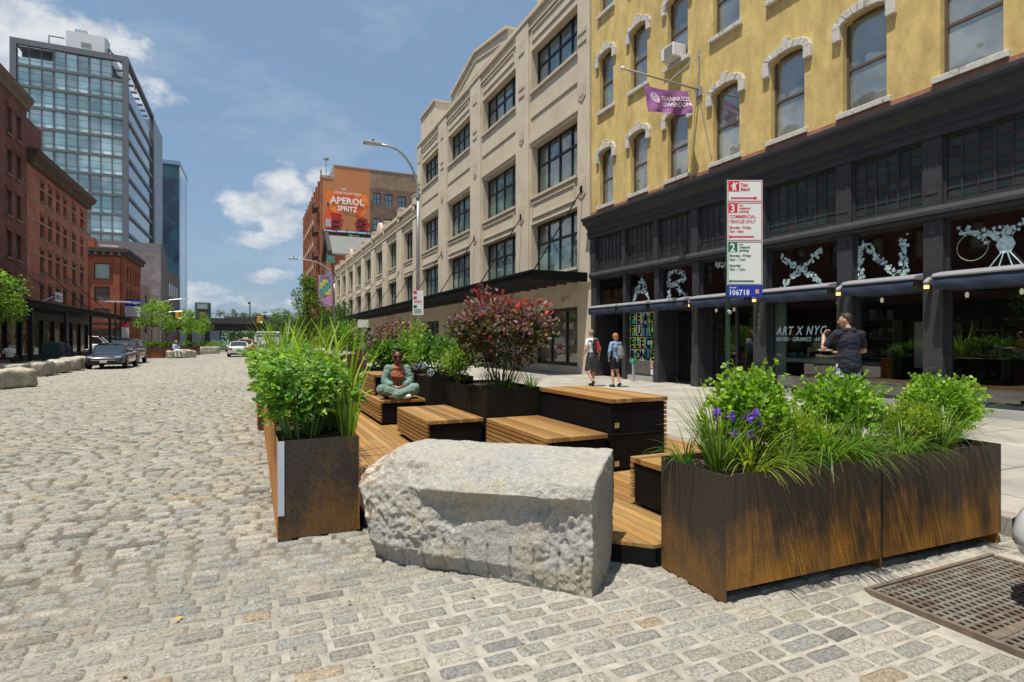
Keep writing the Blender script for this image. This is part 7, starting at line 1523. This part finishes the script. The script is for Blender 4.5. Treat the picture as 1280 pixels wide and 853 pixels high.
# ------------------------------------------------------------------ vehicles
m_gls = M('car_glass', (.012, .015, .017), .03, spec=.9, coat=1); m_tyre = M('tyre', (.015, .015, .015), .8); m_rim = M('rim', (.35, .36, .37), .3, metal=.9); m_tl = M('tail_lamp', (.45, .01, .01), .2, coat=1); m_hl2 = M('head_lamp', (.6, .63, .65), .1, coat=1); m_blk = M('black_trim', (.012, .012, .013), .5)
def car(label, cat, loc, rz, paint, kind='sedan', roofrack=False, name='parked_car', group='cars', sign=False):
    p = {'sedan': dict(L=4.7, W=1.86, H=1.44, belt=.92, hood=.80, zb=.22, gs=(-1.85, -1.05, .55, 1.25), tail=.98), 'suv': dict(L=4.7, W=1.9, H=1.68, belt=1.05, hood=.98, zb=.26, gs=(-2.2, -1.75, .45, 1.05), tail=1.05), 'van': dict(L=5.2, W=1.95, H=2.02, belt=1.15, hood=1.05, zb=.28, gs=(-2.55, -2.45, 1.0, 1.75), tail=1.15)}[kind]
    r = local(empty(name, loc, label, cat, group, rz=rz)); L, W, H = p['L'], p['W']/2, p['H']; zb = p['zb']
    st = [(-L/2, W*.80, zb+.12, p['tail']-.28), (-L/2+.06, W*.90, zb+.05, p['tail']-.05), (-L/2+.35, W*.97, zb, p['tail']), (-L/2+.9, W, zb, p['tail']+.0), (0, W, zb, p['belt']), (p['gs'][3]-.05, W, zb, (p['belt']+p['hood'])/2+.03), (L/2-.75, W*.98, zb, p['hood']), (L/2-.38, W*.95, zb, p['hood']-.06), (L/2-.18, W*.88, zb+.01, p['hood']-.13), (L/2-.06, W*.78, zb+.04, p['hood']-.20), (L/2, W*.62, zb+.10, p['hood']-.30)]
    V = []; F = []; ns = 14
    for (y, w_, z0, z1) in st:
        half = [(0, z0), (w_*.55, z0), (w_*.93, z0+.03), (w_, z0+.15), (w_*1.0, (z0+z1)/2), (w_*.97, z1-.10), (w_*.88, z1-.015), (w_*.45, z1+.02)]
        ring = half+[(0, z1+.03)]+[(-a, b_) for a, b_ in reversed(half[1:])]; ns = len(ring); V += [(a, y, b_) for a, b_ in ring]
    for i in range(len(st)-1):
        for j in range(ns): F.append((i*ns+j, (i+1)*ns+j, (i+1)*ns+(j+1) % ns, i*ns+(j+1) % ns))
    F.append(tuple(range(ns))); F.append(tuple(reversed(range((len(st)-1)*ns, len(st)*ns))))
    k = MB(); k.v, k.f = V, F; body = k.build('body', paint, r, smooth=True); s_ = body.modifiers.new('s', 'SUBSURF'); s_.levels = 2; s_.render_levels = 2
    y0, y1, y2, y3 = p['gs']; bz = p['belt']-.02; wb, wt = W*.90, W*.70 if kind != 'van' else W*.82; hz_ = H-.045
    k = MB(); bt_ = [(y0, wb*.92, bz), (y3, wb*.90, bz-.04)]; tp = [(y1, wt, hz_), (y2, wt, hz_)]
    n_ = 9; V = []; F = []
    def roofz(f): return hz_-.06*(2*f-1)**2
    for s in range(n_):
        f = s/(n_-1); yb_, yt = y0+(y3-y0)*f, y1+(y2-y1)*f; wbb = wb*(1-.10*(2*f-1)**4); 
        V += [(-wbb, yb_, bz-.03), (-wt-.02, yt, roofz(f)-.05), (-wt*.86, yt, roofz(f)), (0, yt, roofz(f)+.02), (wt*.86, yt, roofz(f)), (wt+.02, yt, roofz(f)-.05), (wbb, yb_, bz-.03)]
    for s in range(n_-1):
        for j in range(6): F.append((s*7+j, (s+1)*7+j, (s+1)*7+j+1, s*7+j+1))
    F.append(tuple(range(6, -1, -1))); F.append(tuple((n_-1)*7+j for j in range(7))); k.v, k.f = V, F; gl_ = k.build('greenhouse', m_gls, r)
    k = MB(); V = []; F = []      # roof skin
    for s in range(n_):
        f = s/(n_-1); yt = y1+(y2-y1)*f; z = roofz(f); V += [(-wt-.03, yt, z-.055), (-wt*.86, yt, z+.006), (0, yt, z+.028), (wt*.86, yt, z+.006), (wt+.03, yt, z-.055)]
    for s in range(n_-1):
        for j in range(4): F.append((s*5+j, (s+1)*5+j, (s+1)*5+j+1, s*5+j+1))
    k.v, k.f = V, F; k.build('roof', paint, r, smooth=True)
    k = MB()
    for sg in (-1, 1):
        for (f, th) in ((0, .05), (.45, .035), (1, .04)):
            yb_, yt = y0+(y3-y0)*f, y1+(y2-y1)*f; k.tube([(sg*wb*(1-.10*(2*f-1)**4), yb_, bz-.02), (sg*(wt+.02), yt, roofz(f)-.05)], th, 5)
        if kind == 'van': k.box(sg*(wt+.0), sg*(W*.955), -2.45, .35, 1.12, 1.75)
    split(k, 'pillar', paint, r)
    for yy in (-L/2+.85, L/2-.92):
        for sg in (-1, 1):
            rr = .335 if kind == 'sedan' else .36; w_ = empty_part = MB().lathe([(rr*.6, -.10), (rr*.96, -.105), (rr, -.08), (rr, .08), (rr*.96, .105), (rr*.6, .10)], (sg*(W-.10), yy, rr), 24, 'x').build('wheel', m_tyre, r)
            MB().lathe([(rr*.62, -.05), (rr*.66, .0), (rr*.62, .02), (.06, .0), (.05, .03)] if sg > 0 else [(.05, -.03), (.06, .0), (rr*.62, -.02), (rr*.66, 0), (rr*.62, .05)], (sg*(W-.10)+sg*.085, yy, rr), 16, 'x').build('rim', m_rim, w_)
            MB().lathe([(rr+.055, -.02), (rr+.06, .0), (rr*.5, .004), (rr*.4, -.02)] if sg > 0 else [(rr*.4, .02), (rr*.5, -.004), (rr+.06, 0), (rr+.055, .02)], (sg*(W-.018), yy, rr+.01), 24, 'x').build('wheel_arch', m_blk, r)
    for sg in (-1, 1):
        MB().obox((sg*W*.64, L/2-.24, p['hood']-.18), (.30, .22, .10), -sg*.45).build('headlight', m_hl2, r, bevel=.03); MB().obox((sg*W*.74, -L/2+.10, p['tail']-.20), (.36, .22, .15 if kind != 'van' else .4), sg*.25).build('tail_light', m_tl, r, bevel=.03)
        if name != 'white_car_corner': MB().obox((sg*(W+.09), y3-.25, p['belt']+.07), (.2, .12, .14)).build('wing_mirror', paint, r, bevel=.03)
        MB().obox((sg*(W-.005), -.25, p['belt']-.16), (.03, .18, .025)).build('door_handle', m_rim, r)
    b = MB(); b.box(-W*.60, W*.60, L/2-.045, L/2+.012, zb+.10, zb+.27); b.build('grille', m_blk, r, bevel=.02); b = MB(); b.box(-W*.75, W*.75, -L/2-.0, -L/2+.1, zb-.02, zb+.16); b.build('rear_skirt', m_blk, r, bevel=.02)
    MB().box(-.16, .16, L/2+.013, L/2+.02, zb+.13, zb+.26).build('plate', m_white, r); MB().box(-.16, .16, -L/2-.02, -L/2+.0, p['tail']-.38, p['tail']-.26).build('plate', m_lead if kind == 'sedan' else m_white, r)
    if kind != 'sedan': MB().box(-wt*.9, wt*.9, y0-.03 if kind == 'van' else y0-.02, y0+.05, 1.2, H-.25).build('rear_window', m_gls if kind == 'suv' else paint, r)
    if roofrack:
        b = MB()
        for sg in (-1, 1): b.tube([(sg*wt*.9, y1+.1, H+.09), (sg*wt*.9, y2-.1, H+.09)], .03, 6)
        for y in (-2.2, -1, .2): b.tube([(-wt*.95, y, H+.05), (-wt*.95, y, H+.13), (wt*.95, y, H+.13), (wt*.95, y, H+.05)], .025, 6)
        b.build('roof_rack', m_white, r)
    if sign: MB().box(-.3, .3, -.35, -.1, H, H+.13).build('roof_sign', m_white, r, bevel=.02)
    return r
pt = lambda n_, c, m_=0.: M(n_, c, .25, metal=m_, coat=1)
car('dark grey sedan parked nose towards us at the left kerb, nearest dark car', 'car', (-7.25, 39.1, 0), R(180), pt('graphite', (.035, .038, .048), .3))
car('black wagon parked right behind the dark grey sedan', 'car', (-7.75, 45.6, 0), R(180), pt('piano_black', (.015, .016, .02)), 'suv')
car('white sedan driving away down the middle of the cobbled street', 'car', (-1.15, 59.5, 0), 0, pt('pearl_white', (.66, .65, .61)), name='moving_car')
car('orange-yellow taxi ahead of the white sedan', 'taxi', (-.75, 76.5, 0), 0, pt('taxi_orange', (.80, .30, .015)), 'suv', name='taxi', sign=True)
car('white work van seen from behind, with a roof rack, right of the white sedan', 'van', (1.05, 47.7, 0), 0, pt('van_white', (.72, .73, .74)), 'van', True, name='parked_van')
car('white van in the side street behind the left canopy', 'van', (-16.2, 75.5, 0), R(-90), pt('van_white', (.72, .73, .74)), 'van', name='parked_van')
car('small blue-grey car far away before the bridge, left of the white sedan', 'car', (-3.9, 84, 0), 0, pt('slate_blue', (.12, .17, .22)), name='moving_car')
car('dark car far away under the bridge, right of the orange taxi', 'car', (.9, 96, 0), 0, pt('dark_red', (.05, .03, .035)), 'suv', name='moving_car')
wc_ = car('white car of which only the front corner shows at the lower right edge', 'car', (4.90, -.40, 0), 0, pt('arctic_white', (.75, .76, .77)), 'sedan', name='white_car_corner'); wc_.name = 'parked_car'

# ------------------------------------------------------------------ people
def hand(pr, w_, d, nrm, curl=.5, thumb=1, r=.0078):
    """palm, four unequal fingers, thumb off the side"""
    d = Vector(d).normalized(); nrm = Vector(nrm); nrm = (nrm-d*nrm.dot(d)).normalized(); s = d.cross(nrm)
    w_ = Vector(w_); pr.append(('c', tuple(w_+d*.015), tuple(w_+d*.075), .026, .034, 12, (.55, 1.15), tuple(nrm)))
    for o_, L in ((-.028, .072), (-.010, .080), (.010, .076), (.027, .060)):
        b_ = w_+d*.085+s*o_; d1 = (d*math.cos(curl*.6)+nrm*math.sin(curl*.6)); m_ = b_+d1*L*.5; d2 = (d*math.cos(curl*1.6)+nrm*math.sin(curl*1.6)); pr.append(('c', tuple(b_-d*.012), tuple(m_), r, r*.95, 8)); pr.append(('c', tuple(m_), tuple(m_+d2*L*.5), r*.95, r*.8, 8))
    b_ = w_+d*.03+s*(-.026*thumb); t1 = b_+(d*.6-s*thumb*.7+nrm*.3).normalized()*.04; pr.append(('c', tuple(b_), tuple(t1), r*1.3, r*1.15, 8)); pr.append(('c', tuple(t1), tuple(t1+(d*.9-s*thumb*.15+nrm*.4).normalized()*.03), r*1.15, r*.9, 8))
def figure(label, loc, rz, J, skin, clothes, hair, vox=.0085, scale=1., group=None, female=False):
    r = local(empty('person', loc, label, 'person', group, rz=rz)); r.scale = (scale,)*3; V_ = Vector; pr = []
    H = V_(J['head']); hd = V_(J.get('look', (0, 1, 0))).normalized(); side = hd.cross(V_((0, 0, 1))).normalized(); up = side.cross(hd)
    rot = Matrix((side, hd, up)).transposed()
    pr += [('e', tuple(H), (.074, .092, .108), 14, 10, rot), ('e', tuple(H+hd*.028-up*.055), (.052, .06, .058), 12, 8, rot), ('c', tuple(H+hd*.088+up*.012), tuple(H+hd*.106-up*.018), .010, .015, 8), ('e', tuple(H+hd*.085-up*.052), (.024, .013, .010), 10, 6, rot)]
    for sg in (-1, 1): pr.append(('e', tuple(H+side*sg*.076-up*.005), (.012, .022, .033), 10, 6, rot)); pr.append(('e', tuple(H+side*sg*.03+hd*.074+up*.025), (.022, .016, .010), 8, 5, rot))
    nk = V_(J['neck']); pr.append(('c', tuple(nk), tuple(H-up*.05-hd*.01), .055 if not female else .048, .050 if not female else .045))
    sh = [V_(J['sh'][0]), V_(J['sh'][1])]; hp = [V_(J['hip'][0]), V_(J['hip'][1])]; el = [V_(q) for q in J['el']]; wr = [V_(q) for q in J['wr']]; kn = [V_(q) for q in J['kn']]; an = [V_(q) for q in J['an']]
    ch = (sh[0]+sh[1])/2; pv = (hp[0]+hp[1])/2; ax = (sh[1]-sh[0]).normalized(); ax2 = (hp[1]-hp[0]).normalized(); wd = .86 if female else 1
    fwd = V_((0, 0, 1)).cross(ax)
    def torso(g=0, lo=0, hi=1):
        t = []; c0 = pv+V_((0, 0, .02)); c1 = ch-V_((0, 0, .13)); n_ = 7
        for i in range(n_):
            f0, f1 = i/n_, (i+1)/n_
            if f1 <= lo or f0 >= hi: continue
            prof = lambda f: (.150-.035*math.sin(math.pi*min(1, f*1.0))*(1.3 if female else .5)+.020*f)*wd+g
            t.append(('c', tuple(c0.lerp(c1, f0)), tuple(c0.lerp(c1, f1)), prof(f0), prof(f1), 18, (1, .70), tuple(ax)))
        if hi > .9: t.append(('c', tuple(sh[0]+(sh[1]-sh[0])*.04-V_((0, 0, .01))), tuple(sh[1]+(sh[0]-sh[1])*.04-V_((0, 0, .01))), .058*wd+g, .058*wd+g)); t.append(('c', tuple(ch-V_((0, 0, .01))), tuple(ch.lerp(nk, .8)), .09+g, .058+g, 12))
        return t
    def arm(i, g=0, f=2.0):
        t = []
        e = min(1, f); t.append(('c', tuple(sh[i]), tuple(sh[i].lerp(el[i], e)), .050*wd+g, (.050-.010*e)*wd+g*1.2))
        if f > 1: t.append(('c', tuple(el[i]), tuple(el[i].lerp(wr[i], f-1)), .041*wd+g, (.041-.014*(f-1))*wd+g*1.1))
        return t
    def leg(i, g=0, f=2.0):
        t = []; e = min(1, f); t.append(('c', tuple(hp[i]), tuple(hp[i].lerp(kn[i], e)), .088+g, .088-.030*e+g*1.2))
        if f > 1: t.append(('c', tuple(kn[i]), tuple(kn[i].lerp(an[i], f-1)), .058+g, .058-.020*(f-1)+g)); 
        if f > 1.3: t.append(('e', tuple(kn[i].lerp(an[i], .28)-fwd*.012), (.050+g*.5, .052+g*.5, .09), 10, 8))
        return t
    pr += torso(-.012); pr += arm(0)+arm(1)+leg(0, -.004)+leg(1, -.004)
    for i in (0, 1): hand(pr, wr[i], J['hd'][i][0], J['hd'][i][1], J.get('curl', (.5, .5))[i], 1 if i else -1)
    for i in (0, 1): t_ = V_(J['toe'][i]); pr.append(('c', tuple(an[i]-V_((0, 0, .03))), tuple(an[i].lerp(t_, .9)), .034, .026))
    body = blob('body', pr, skin, r, vox, 3)
    for c in clothes:
        k, m_ = c[0], c[1]
        if k == 'top': blob('shirt', torso(.012, c[3] if len(c) > 3 else 0, 1)+arm(0, .011, c[2])+arm(1, .011, c[2]), m_, r, vox*1.1, 5)
        elif k == 'hem': blob('shirt_hem', [('c', tuple(pv-V_((0, 0, .02))), tuple(pv+V_((0, 0, .16))), .188, .170, 20, (1, .86), tuple(ax))], m_, r, vox*1.1, 5)
        elif k == 'jacket': blob('jacket', [q for q in torso(.026, 0, 1)]+arm(0, .020, c[2])+arm(1, .020, c[2]), m_, r, vox*1.1, 5)
        elif k == 'legs':
            pp = torso(.018, 0, .22)+leg(0, .020 if c[2] < 1.3 else .014+c[3], c[2])+leg(1, .020 if c[2] < 1.3 else .014+c[3], c[2]); blob('shorts' if c[2] < 1.3 else 'trousers', pp, m_, r, vox*1.2, 4)
        elif k == 'shoes':
            for i in (0, 1):
                if len(c) > 2 and i != c[2]: continue
                a = an[i]; t_ = V_(J['toe'][i]); d = (t_-a); d.normalize(); blob('shoe', [('c', tuple(a-V_((0, 0, .035))-d*.03), tuple(t_), .044, .036), ('c', tuple(a-V_((0, 0, .0))), tuple(a-V_((0, 0, .03))), .042, .044)], m_, r, vox, 3)
    for hh in hair: blob(hh[0], [((q[0],)+((tuple(H+side*q[1][0]+hd*q[1][1]+up*q[1][2]), q[2], 14, 10, rot))) for q in hh[1]], hh[2], r, vox, 2)
    return r, dict(H=H, hd=hd, side=side, up=up, rot=rot)
m_sk = M('light_skin', (.50, .27, .17), .5, var=.08); m_sk2 = M('tanned_skin', (.46, .22, .12), .5, var=.08); m_skd = M('brown_skin', (.17, .065, .035), .4, var=.08, spec=.6)
cloth = lambda n_, c, b_=.5: M(n_, c, .85, var=.12, vs=12, bump=b_, bs=14, bd=.02)
m_tw = cloth('white_cotton', (.68, .69, .70)); m_grs = cloth('charcoal_shorts', (.075, .075, .08)); m_blks = cloth('black_cotton', (.012, .012, .013)); m_den = cloth('denim', (.20, .31, .48), .7); m_navy = cloth('navy_polo', (.008, .010, .022)); m_sage = cloth('sage_linen', (.15, .235, .19), .9); m_rstt = cloth('rust_top', (.36, .10, .04)); m_hairg = M('grey_hair', (.25, .22, .19), .8, var=.3, vs=60); m_hairr = M('ginger_hair', (.34, .13, .045), .7, var=.35, vs=60, bump=.6, bs=80); m_hairb = M('brown_hair', (.030, .017, .011), .6, var=.4, vs=60, bump=.8, bs=70); m_hairk = M('black_hair', (.018, .014, .013), .6, var=.4, vs=60, bump=.8, bs=80)
walkA = dict(head=(0, .03, 1.665), neck=(0, -.01, 1.50), sh=[(-.185, 0, 1.44), (.185, 0, 1.44)], hip=[(-.09, 0, .92), (.09, 0, .92)], el=[(-.26, -.05, 1.17), (.26, -.08, 1.17)], wr=[(-.31, .06, .95), (.30, .02, .93)], kn=[(-.11, .10, .50), (.10, .03, .49)], an=[(-.11, -.20, .16), (.10, .08, .08)], toe=[(-.11, -.10, .06), (.11, .25, .04)], hd=[((-.05, .2, -1), (1, 0, 0)), ((.05, .1, -1), (-1, 0, 0))], look=(.25, 1, -.1))
r, h = figure('man in white T-shirt and grey shorts walking away with a red and black backpack', (9.55, 15.0, .15), R(8), walkA, m_sk2, [('top', m_tw, .55), ('legs', m_grs, .92), ('shoes', m_blks)], [('hair', [('e', (0, -.015, .028), (.080, .092, .092))], m_hairg)], .012, .985, 'people walking past the shops')
bp = blob('backpack', [('c', (0, -.20, 1.16), (0, -.19, 1.38), .13, .12, 16, (1, .62), (1, 0, 0)), ('c', (-.11, -.13, 1.40), (-.12, .06, 1.50), .02, .02), ('c', (.11, -.13, 1.40), (.12, .06, 1.50), .02, .02)], m_blks, r, .012, 3)
blob('backpack_panel', [('c', (.03, -.275, 1.14), (.03, -.26, 1.36), .05, .055, 12, (1, .5), (1, 0, 0)), ('c', (.0, -.27, 1.10), (.05, -.27, 1.12), .045, .045, 12, (1, .5), (0, 0, 1))], M('red_nylon', (.62, .012, .02), .5), r, .010, 3)
walkB = dict(head=(0, .03, 1.655), neck=(0, 0, 1.50), sh=[(-.17, 0, 1.43), (.17, 0, 1.43)], hip=[(-.09, 0, .92), (.09, 0, .92)], el=[(-.27, -.03, 1.18), (.25, .06, 1.18)], wr=[(-.24, .05, .95), (.20, .16, 1.02)], kn=[(-.10, .04, .50), (.10, .06, .50)], an=[(-.11, -.02, .08), (.10, -.10, .12)], toe=[(-.12, .15, .04), (.11, .03, .05)], hd=[((.1, .3, -1), (1, 0, 0)), ((-.2, .5, -.6), (-1, 0, 0))], look=(0, 1, -.15))
r, h = figure('woman with ginger hair, denim jacket and grey backpack walking away on the sidewalk', (10.05, 14.45, .15), R(2), walkB, m_sk, [('jacket', m_den, 1.75), ('legs', m_blks, .62), ('shoes', m_blks)], [('hair', [('e', (0, -.02, .01), (.105, .108, .115)), ('e', (0, -.045, -.075), (.09, .07, .08))], m_hairr)], .012, .925, 'people walking past the shops', True)
blob('backpack', [('c', (.06, -.20, 1.06), (.06, -.18, 1.25), .14, .11, 16, (1, .6), (1, 0, 0)), ('c', (-.06, -.13, 1.30), (-.11, .05, 1.47), .018, .018), ('c', (.14, -.13, 1.30), (.12, .05, 1.47), .018, .018)], cloth('grey_canvas', (.19, .18, .17)), r, .012, 3)
eat = dict(head=(-.03, .05, 1.665), neck=(0, 0, 1.50), sh=[(-.20, .0, 1.45), (.20, .0, 1.44)], hip=[(-.09, 0, .93), (.09, 0, .93)], el=[(-.36, .06, 1.20), (.27, .08, 1.17)], wr=[(-.30, .22, 1.42), (-.02, .30, 1.13)], kn=[(-.10, .02, .50), (.10, .03, .50)], an=[(-.10, 0, .08), (.11, -.02, .08)], toe=[(-.12, .18, .04), (.13, .16, .04)], hd=[((.45, -.05, .85), (.6, -.5, -.2)), ((-1, .25, .1), (0, 0, 1))], curl=(1.1, .45), look=(-.88, .45, -.12))
r, h = figure('dark-haired man in a navy polo eating from a plate in front of the art shop', (9.48, 6.62, .15), R(-33), eat, m_sk, [('top', m_navy, .72), ('hem', m_navy), ('legs', cloth('pale_trousers', (.45, .50, .58)), 1.95, .0), ('shoes', m_blks)], [('hair', [('e', (0, -.030, .036), (.081, .086, .092)), ('e', (0, .02, .088), (.055, .05, .032)), ('e', (.02, -.02, .105), (.04, .04, .025)), ('e', (0, -.066, -.035), (.062, .034, .055))], m_hairb)], .007, 1.07)
blob('collar', [('c', (-.07, -.02, 1.50), (.07, -.02, 1.50), .05, .05)], m_navy, r, .008, 3)
pl = empty('paper_plate', (9.2, 6.9, 1.36), 'white paper plate held by the man in the navy polo', 'plate'); pm = Matrix.Translation((9.48, 6.62, .15)) @ Matrix.Rotation(R(-33), 4, 'Z') @ Matrix.Scale(1.07, 4); pc = pm @ Vector((-.22, .37, 1.16)); MB().lathe([(.08, 0), (.125, .02), (.13, .026), (.12, .02), (.07, .006)], tuple(pc), 20).build('plate', m_white, pl, smooth=True)
blob('food', [('e', (pc.x, pc.y, pc.z+.02), (.06, .05, .02)), ('e', (pc.x+.04, pc.y, pc.z+.02), (.03, .03, .015))], M('crust', (.5, .26, .08), .7, var=.4, vs=30), pl, .008, 1)
# woman sitting cross-legged
sitx = dict(head=(.0, .05, .715), neck=(0, .0, .565), sh=[(-.165, .02, .515), (.165, .02, .515)], hip=[(-.10, 0, .09), (.10, 0, .09)], el=[(-.225, .08, .29), (.225, .08, .29)], wr=[(-.09, .26, .22), (.09, .26, .215)], kn=[(-.27, .24, .16), (.27, .24, .16)], an=[(.07, .37, .055), (-.06, .33, .065)], toe=[(.16, .41, .05), (-.17, .38, .05)], hd=[((.75, .35, -.35), (0, -1, -.3)), ((-.75, .35, -.35), (0, -1, -.3))], curl=(.7, .7), look=(.02, 1, -.22))
r, h = figure('woman in sage green shirt and trousers with sunglasses sitting cross-legged on the long bench', (2.33, 10.0, .575), R(172), sitx, m_skd, [('top', m_rstt, .2), ('legs', m_sage, 1.88, .026), ('shoes', m_tw, 1)], [('hair', [('e', (0, -.026, .032), (.081, .088, .098)), ('e', (0, -.02, .145), (.045, .045, .042))], m_hairk)], .007, 1.0, None, True)
# open shirt: back, sides and sleeves, parted at the front
og = []; 
for i in range(7):
    z0, z1 = .12+i*.055, .12+(i+1)*.055; og.append(('c', (0, -.035, z0), (0, -.035, z1), .165, .168, 18, (1, .62), (1, 0, 0)))
blob('open_shirt', og[:0]+[('c', (-.10, -.01, .14), (-.115, .01, .50), .085, .082), ('c', (.10, -.01, .14), (.115, .01, .50), .085, .082), ('c', (-.05, -.06, .14), (-.05, -.04, .52), .085, .075), ('c', (.05, -.06, .14), (.05, -.04, .52), .085, .075), ('c', (-.165, .02, .512), (-.225, .08, .29), .068, .066), ('c', (.165, .02, .512), (.225, .08, .29), .068, .066), ('c', (-.225, .08, .29), (-.125, .215, .24), .064, .052), ('c', (.225, .08, .29), (.125, .215, .24), .064, .052), ('c', (-.13, .02, .525), (-.03, -.03, .55), .05, .045), ('c', (.13, .02, .525), (.03, -.03, .55), .05, .045)], m_sage, r, .009, 3)
H_ = Vector(sitx['head']); b = MB()
for sg in (-1, 1): b.obox((sg*.034, H_.y+.088, H_.z+.006), (.052, .012, .038), -sg*.18)
b.tube([(-.075, H_.y, H_.z+.015), (-.06, H_.y+.085, H_.z+.018), (.06, H_.y+.085, H_.z+.018), (.075, H_.y, H_.z+.015)], .005, 6); b.build('sunglasses', M('dark_lens', (.008, .006, .005), .15), r)
blob('earring', [('e', (.082, H_.y+.0, H_.z-.03), (.008, .008, .010))], m_white, r, .004, 1)
sit = dict(head=(0, .06, 1.24), neck=(0, .0, 1.08), sh=[(-.18, 0, 1.02), (.18, 0, 1.02)], hip=[(-.10, 0, .53), (.10, 0, .53)], el=[(-.24, .10, .78), (.24, .10, .78)], wr=[(-.14, .32, .66), (.14, .32, .66)], kn=[(-.13, .44, .52), (.13, .44, .52)], an=[(-.13, .46, .10), (.13, .46, .10)], toe=[(-.13, .62, .05), (.13, .62, .05)], hd=[((.3, .9, -.2), (0, 0, -1)), ((-.3, .9, -.2), (0, 0, -1))], look=(0, 1, -.3))
figure('man in a white T-shirt sitting with his back to us at the far left', (-10.1, 33.2, .12), R(40), sit, m_sk2, [('top', m_tw, .6), ('legs', m_blks, 1.9, .01), ('shoes', m_blks)], [('hair', [('e', (0, -.015, .028), (.083, .092, .092))], m_hairb)], .016)
figure('person in an orange hat and pale blue top sitting on the far granite block', (-5.95, 56.2, .12), R(200), sit, m_sk, [('top', cloth('pale_blue', (.45, .52, .72)), 1.6), ('legs', m_tw, 1.9, .01), ('shoes', m_tw)], [('hair', [('e', (0, -.015, .028), (.083, .092, .092))], m_hairr), ('hat', [('e', (0, 0, .08), (.16, .16, .025)), ('e', (0, 0, .10), (.09, .09, .07))], M('orange_straw', (.55, .16, .05), .8))], .018)
figure('person in dark clothes sitting in the left canopy shade, nearer the utility box', (-10.9, 42.0, .12), R(-60), sit, m_sk2, [('top', m_blks, 1.6), ('legs', m_grs, 1.9, .01), ('shoes', m_blks)], [('hair', [('e', (0, -.015, .028), (.083, .092, .092))], m_hairk)], .018)
figure('person in blue clothes sitting in the left canopy shade, nearer the dark sedan', (-10.3, 43.2, .12), R(70), sit, m_sk, [('top', cloth('dusk_blue', (.06, .08, .14)), 1.6), ('legs', m_grs, 1.9, .01), ('shoes', m_blks)], [('hair', [('e', (0, -.015, .028), (.083, .092, .092))], m_hairb)], .018)
figure('person in a white shirt standing behind the white van', (.85, 42.2, 0), R(20), walkB, m_sk2, [('top', m_tw, .8), ('legs', m_grs, 1.9, .01), ('shoes', m_blks)], [('hair', [('e', (0, -.015, .028), (.083, .092, .092))], m_hairk)], .018, 1.0)
for x, y, z, lb in ((-10.1, 33.2, .12, 'small dark stool under the man in the white T-shirt'), (-10.9, 42.0, .12, 'dark cafe stool in the canopy shade nearer to the utility box'), (-10.3, 43.2, .12, 'dark cafe stool in the canopy shade nearer to the dark sedan')):
    q = empty('stool', (x, y, z), lb, 'stool'); MB().box(x-.2, x+.2, y-.2, y+.2, z+.38, z+.43).build('seat', m_dark, q)
    for a, c in ((-1, -1), (1, -1), (1, 1), (-1, 1)): MB().box(x+a*.17-.02, x+a*.17+.02, y+c*.17-.02, y+c*.17+.02, z, z+.38).build('leg', m_dark, q)
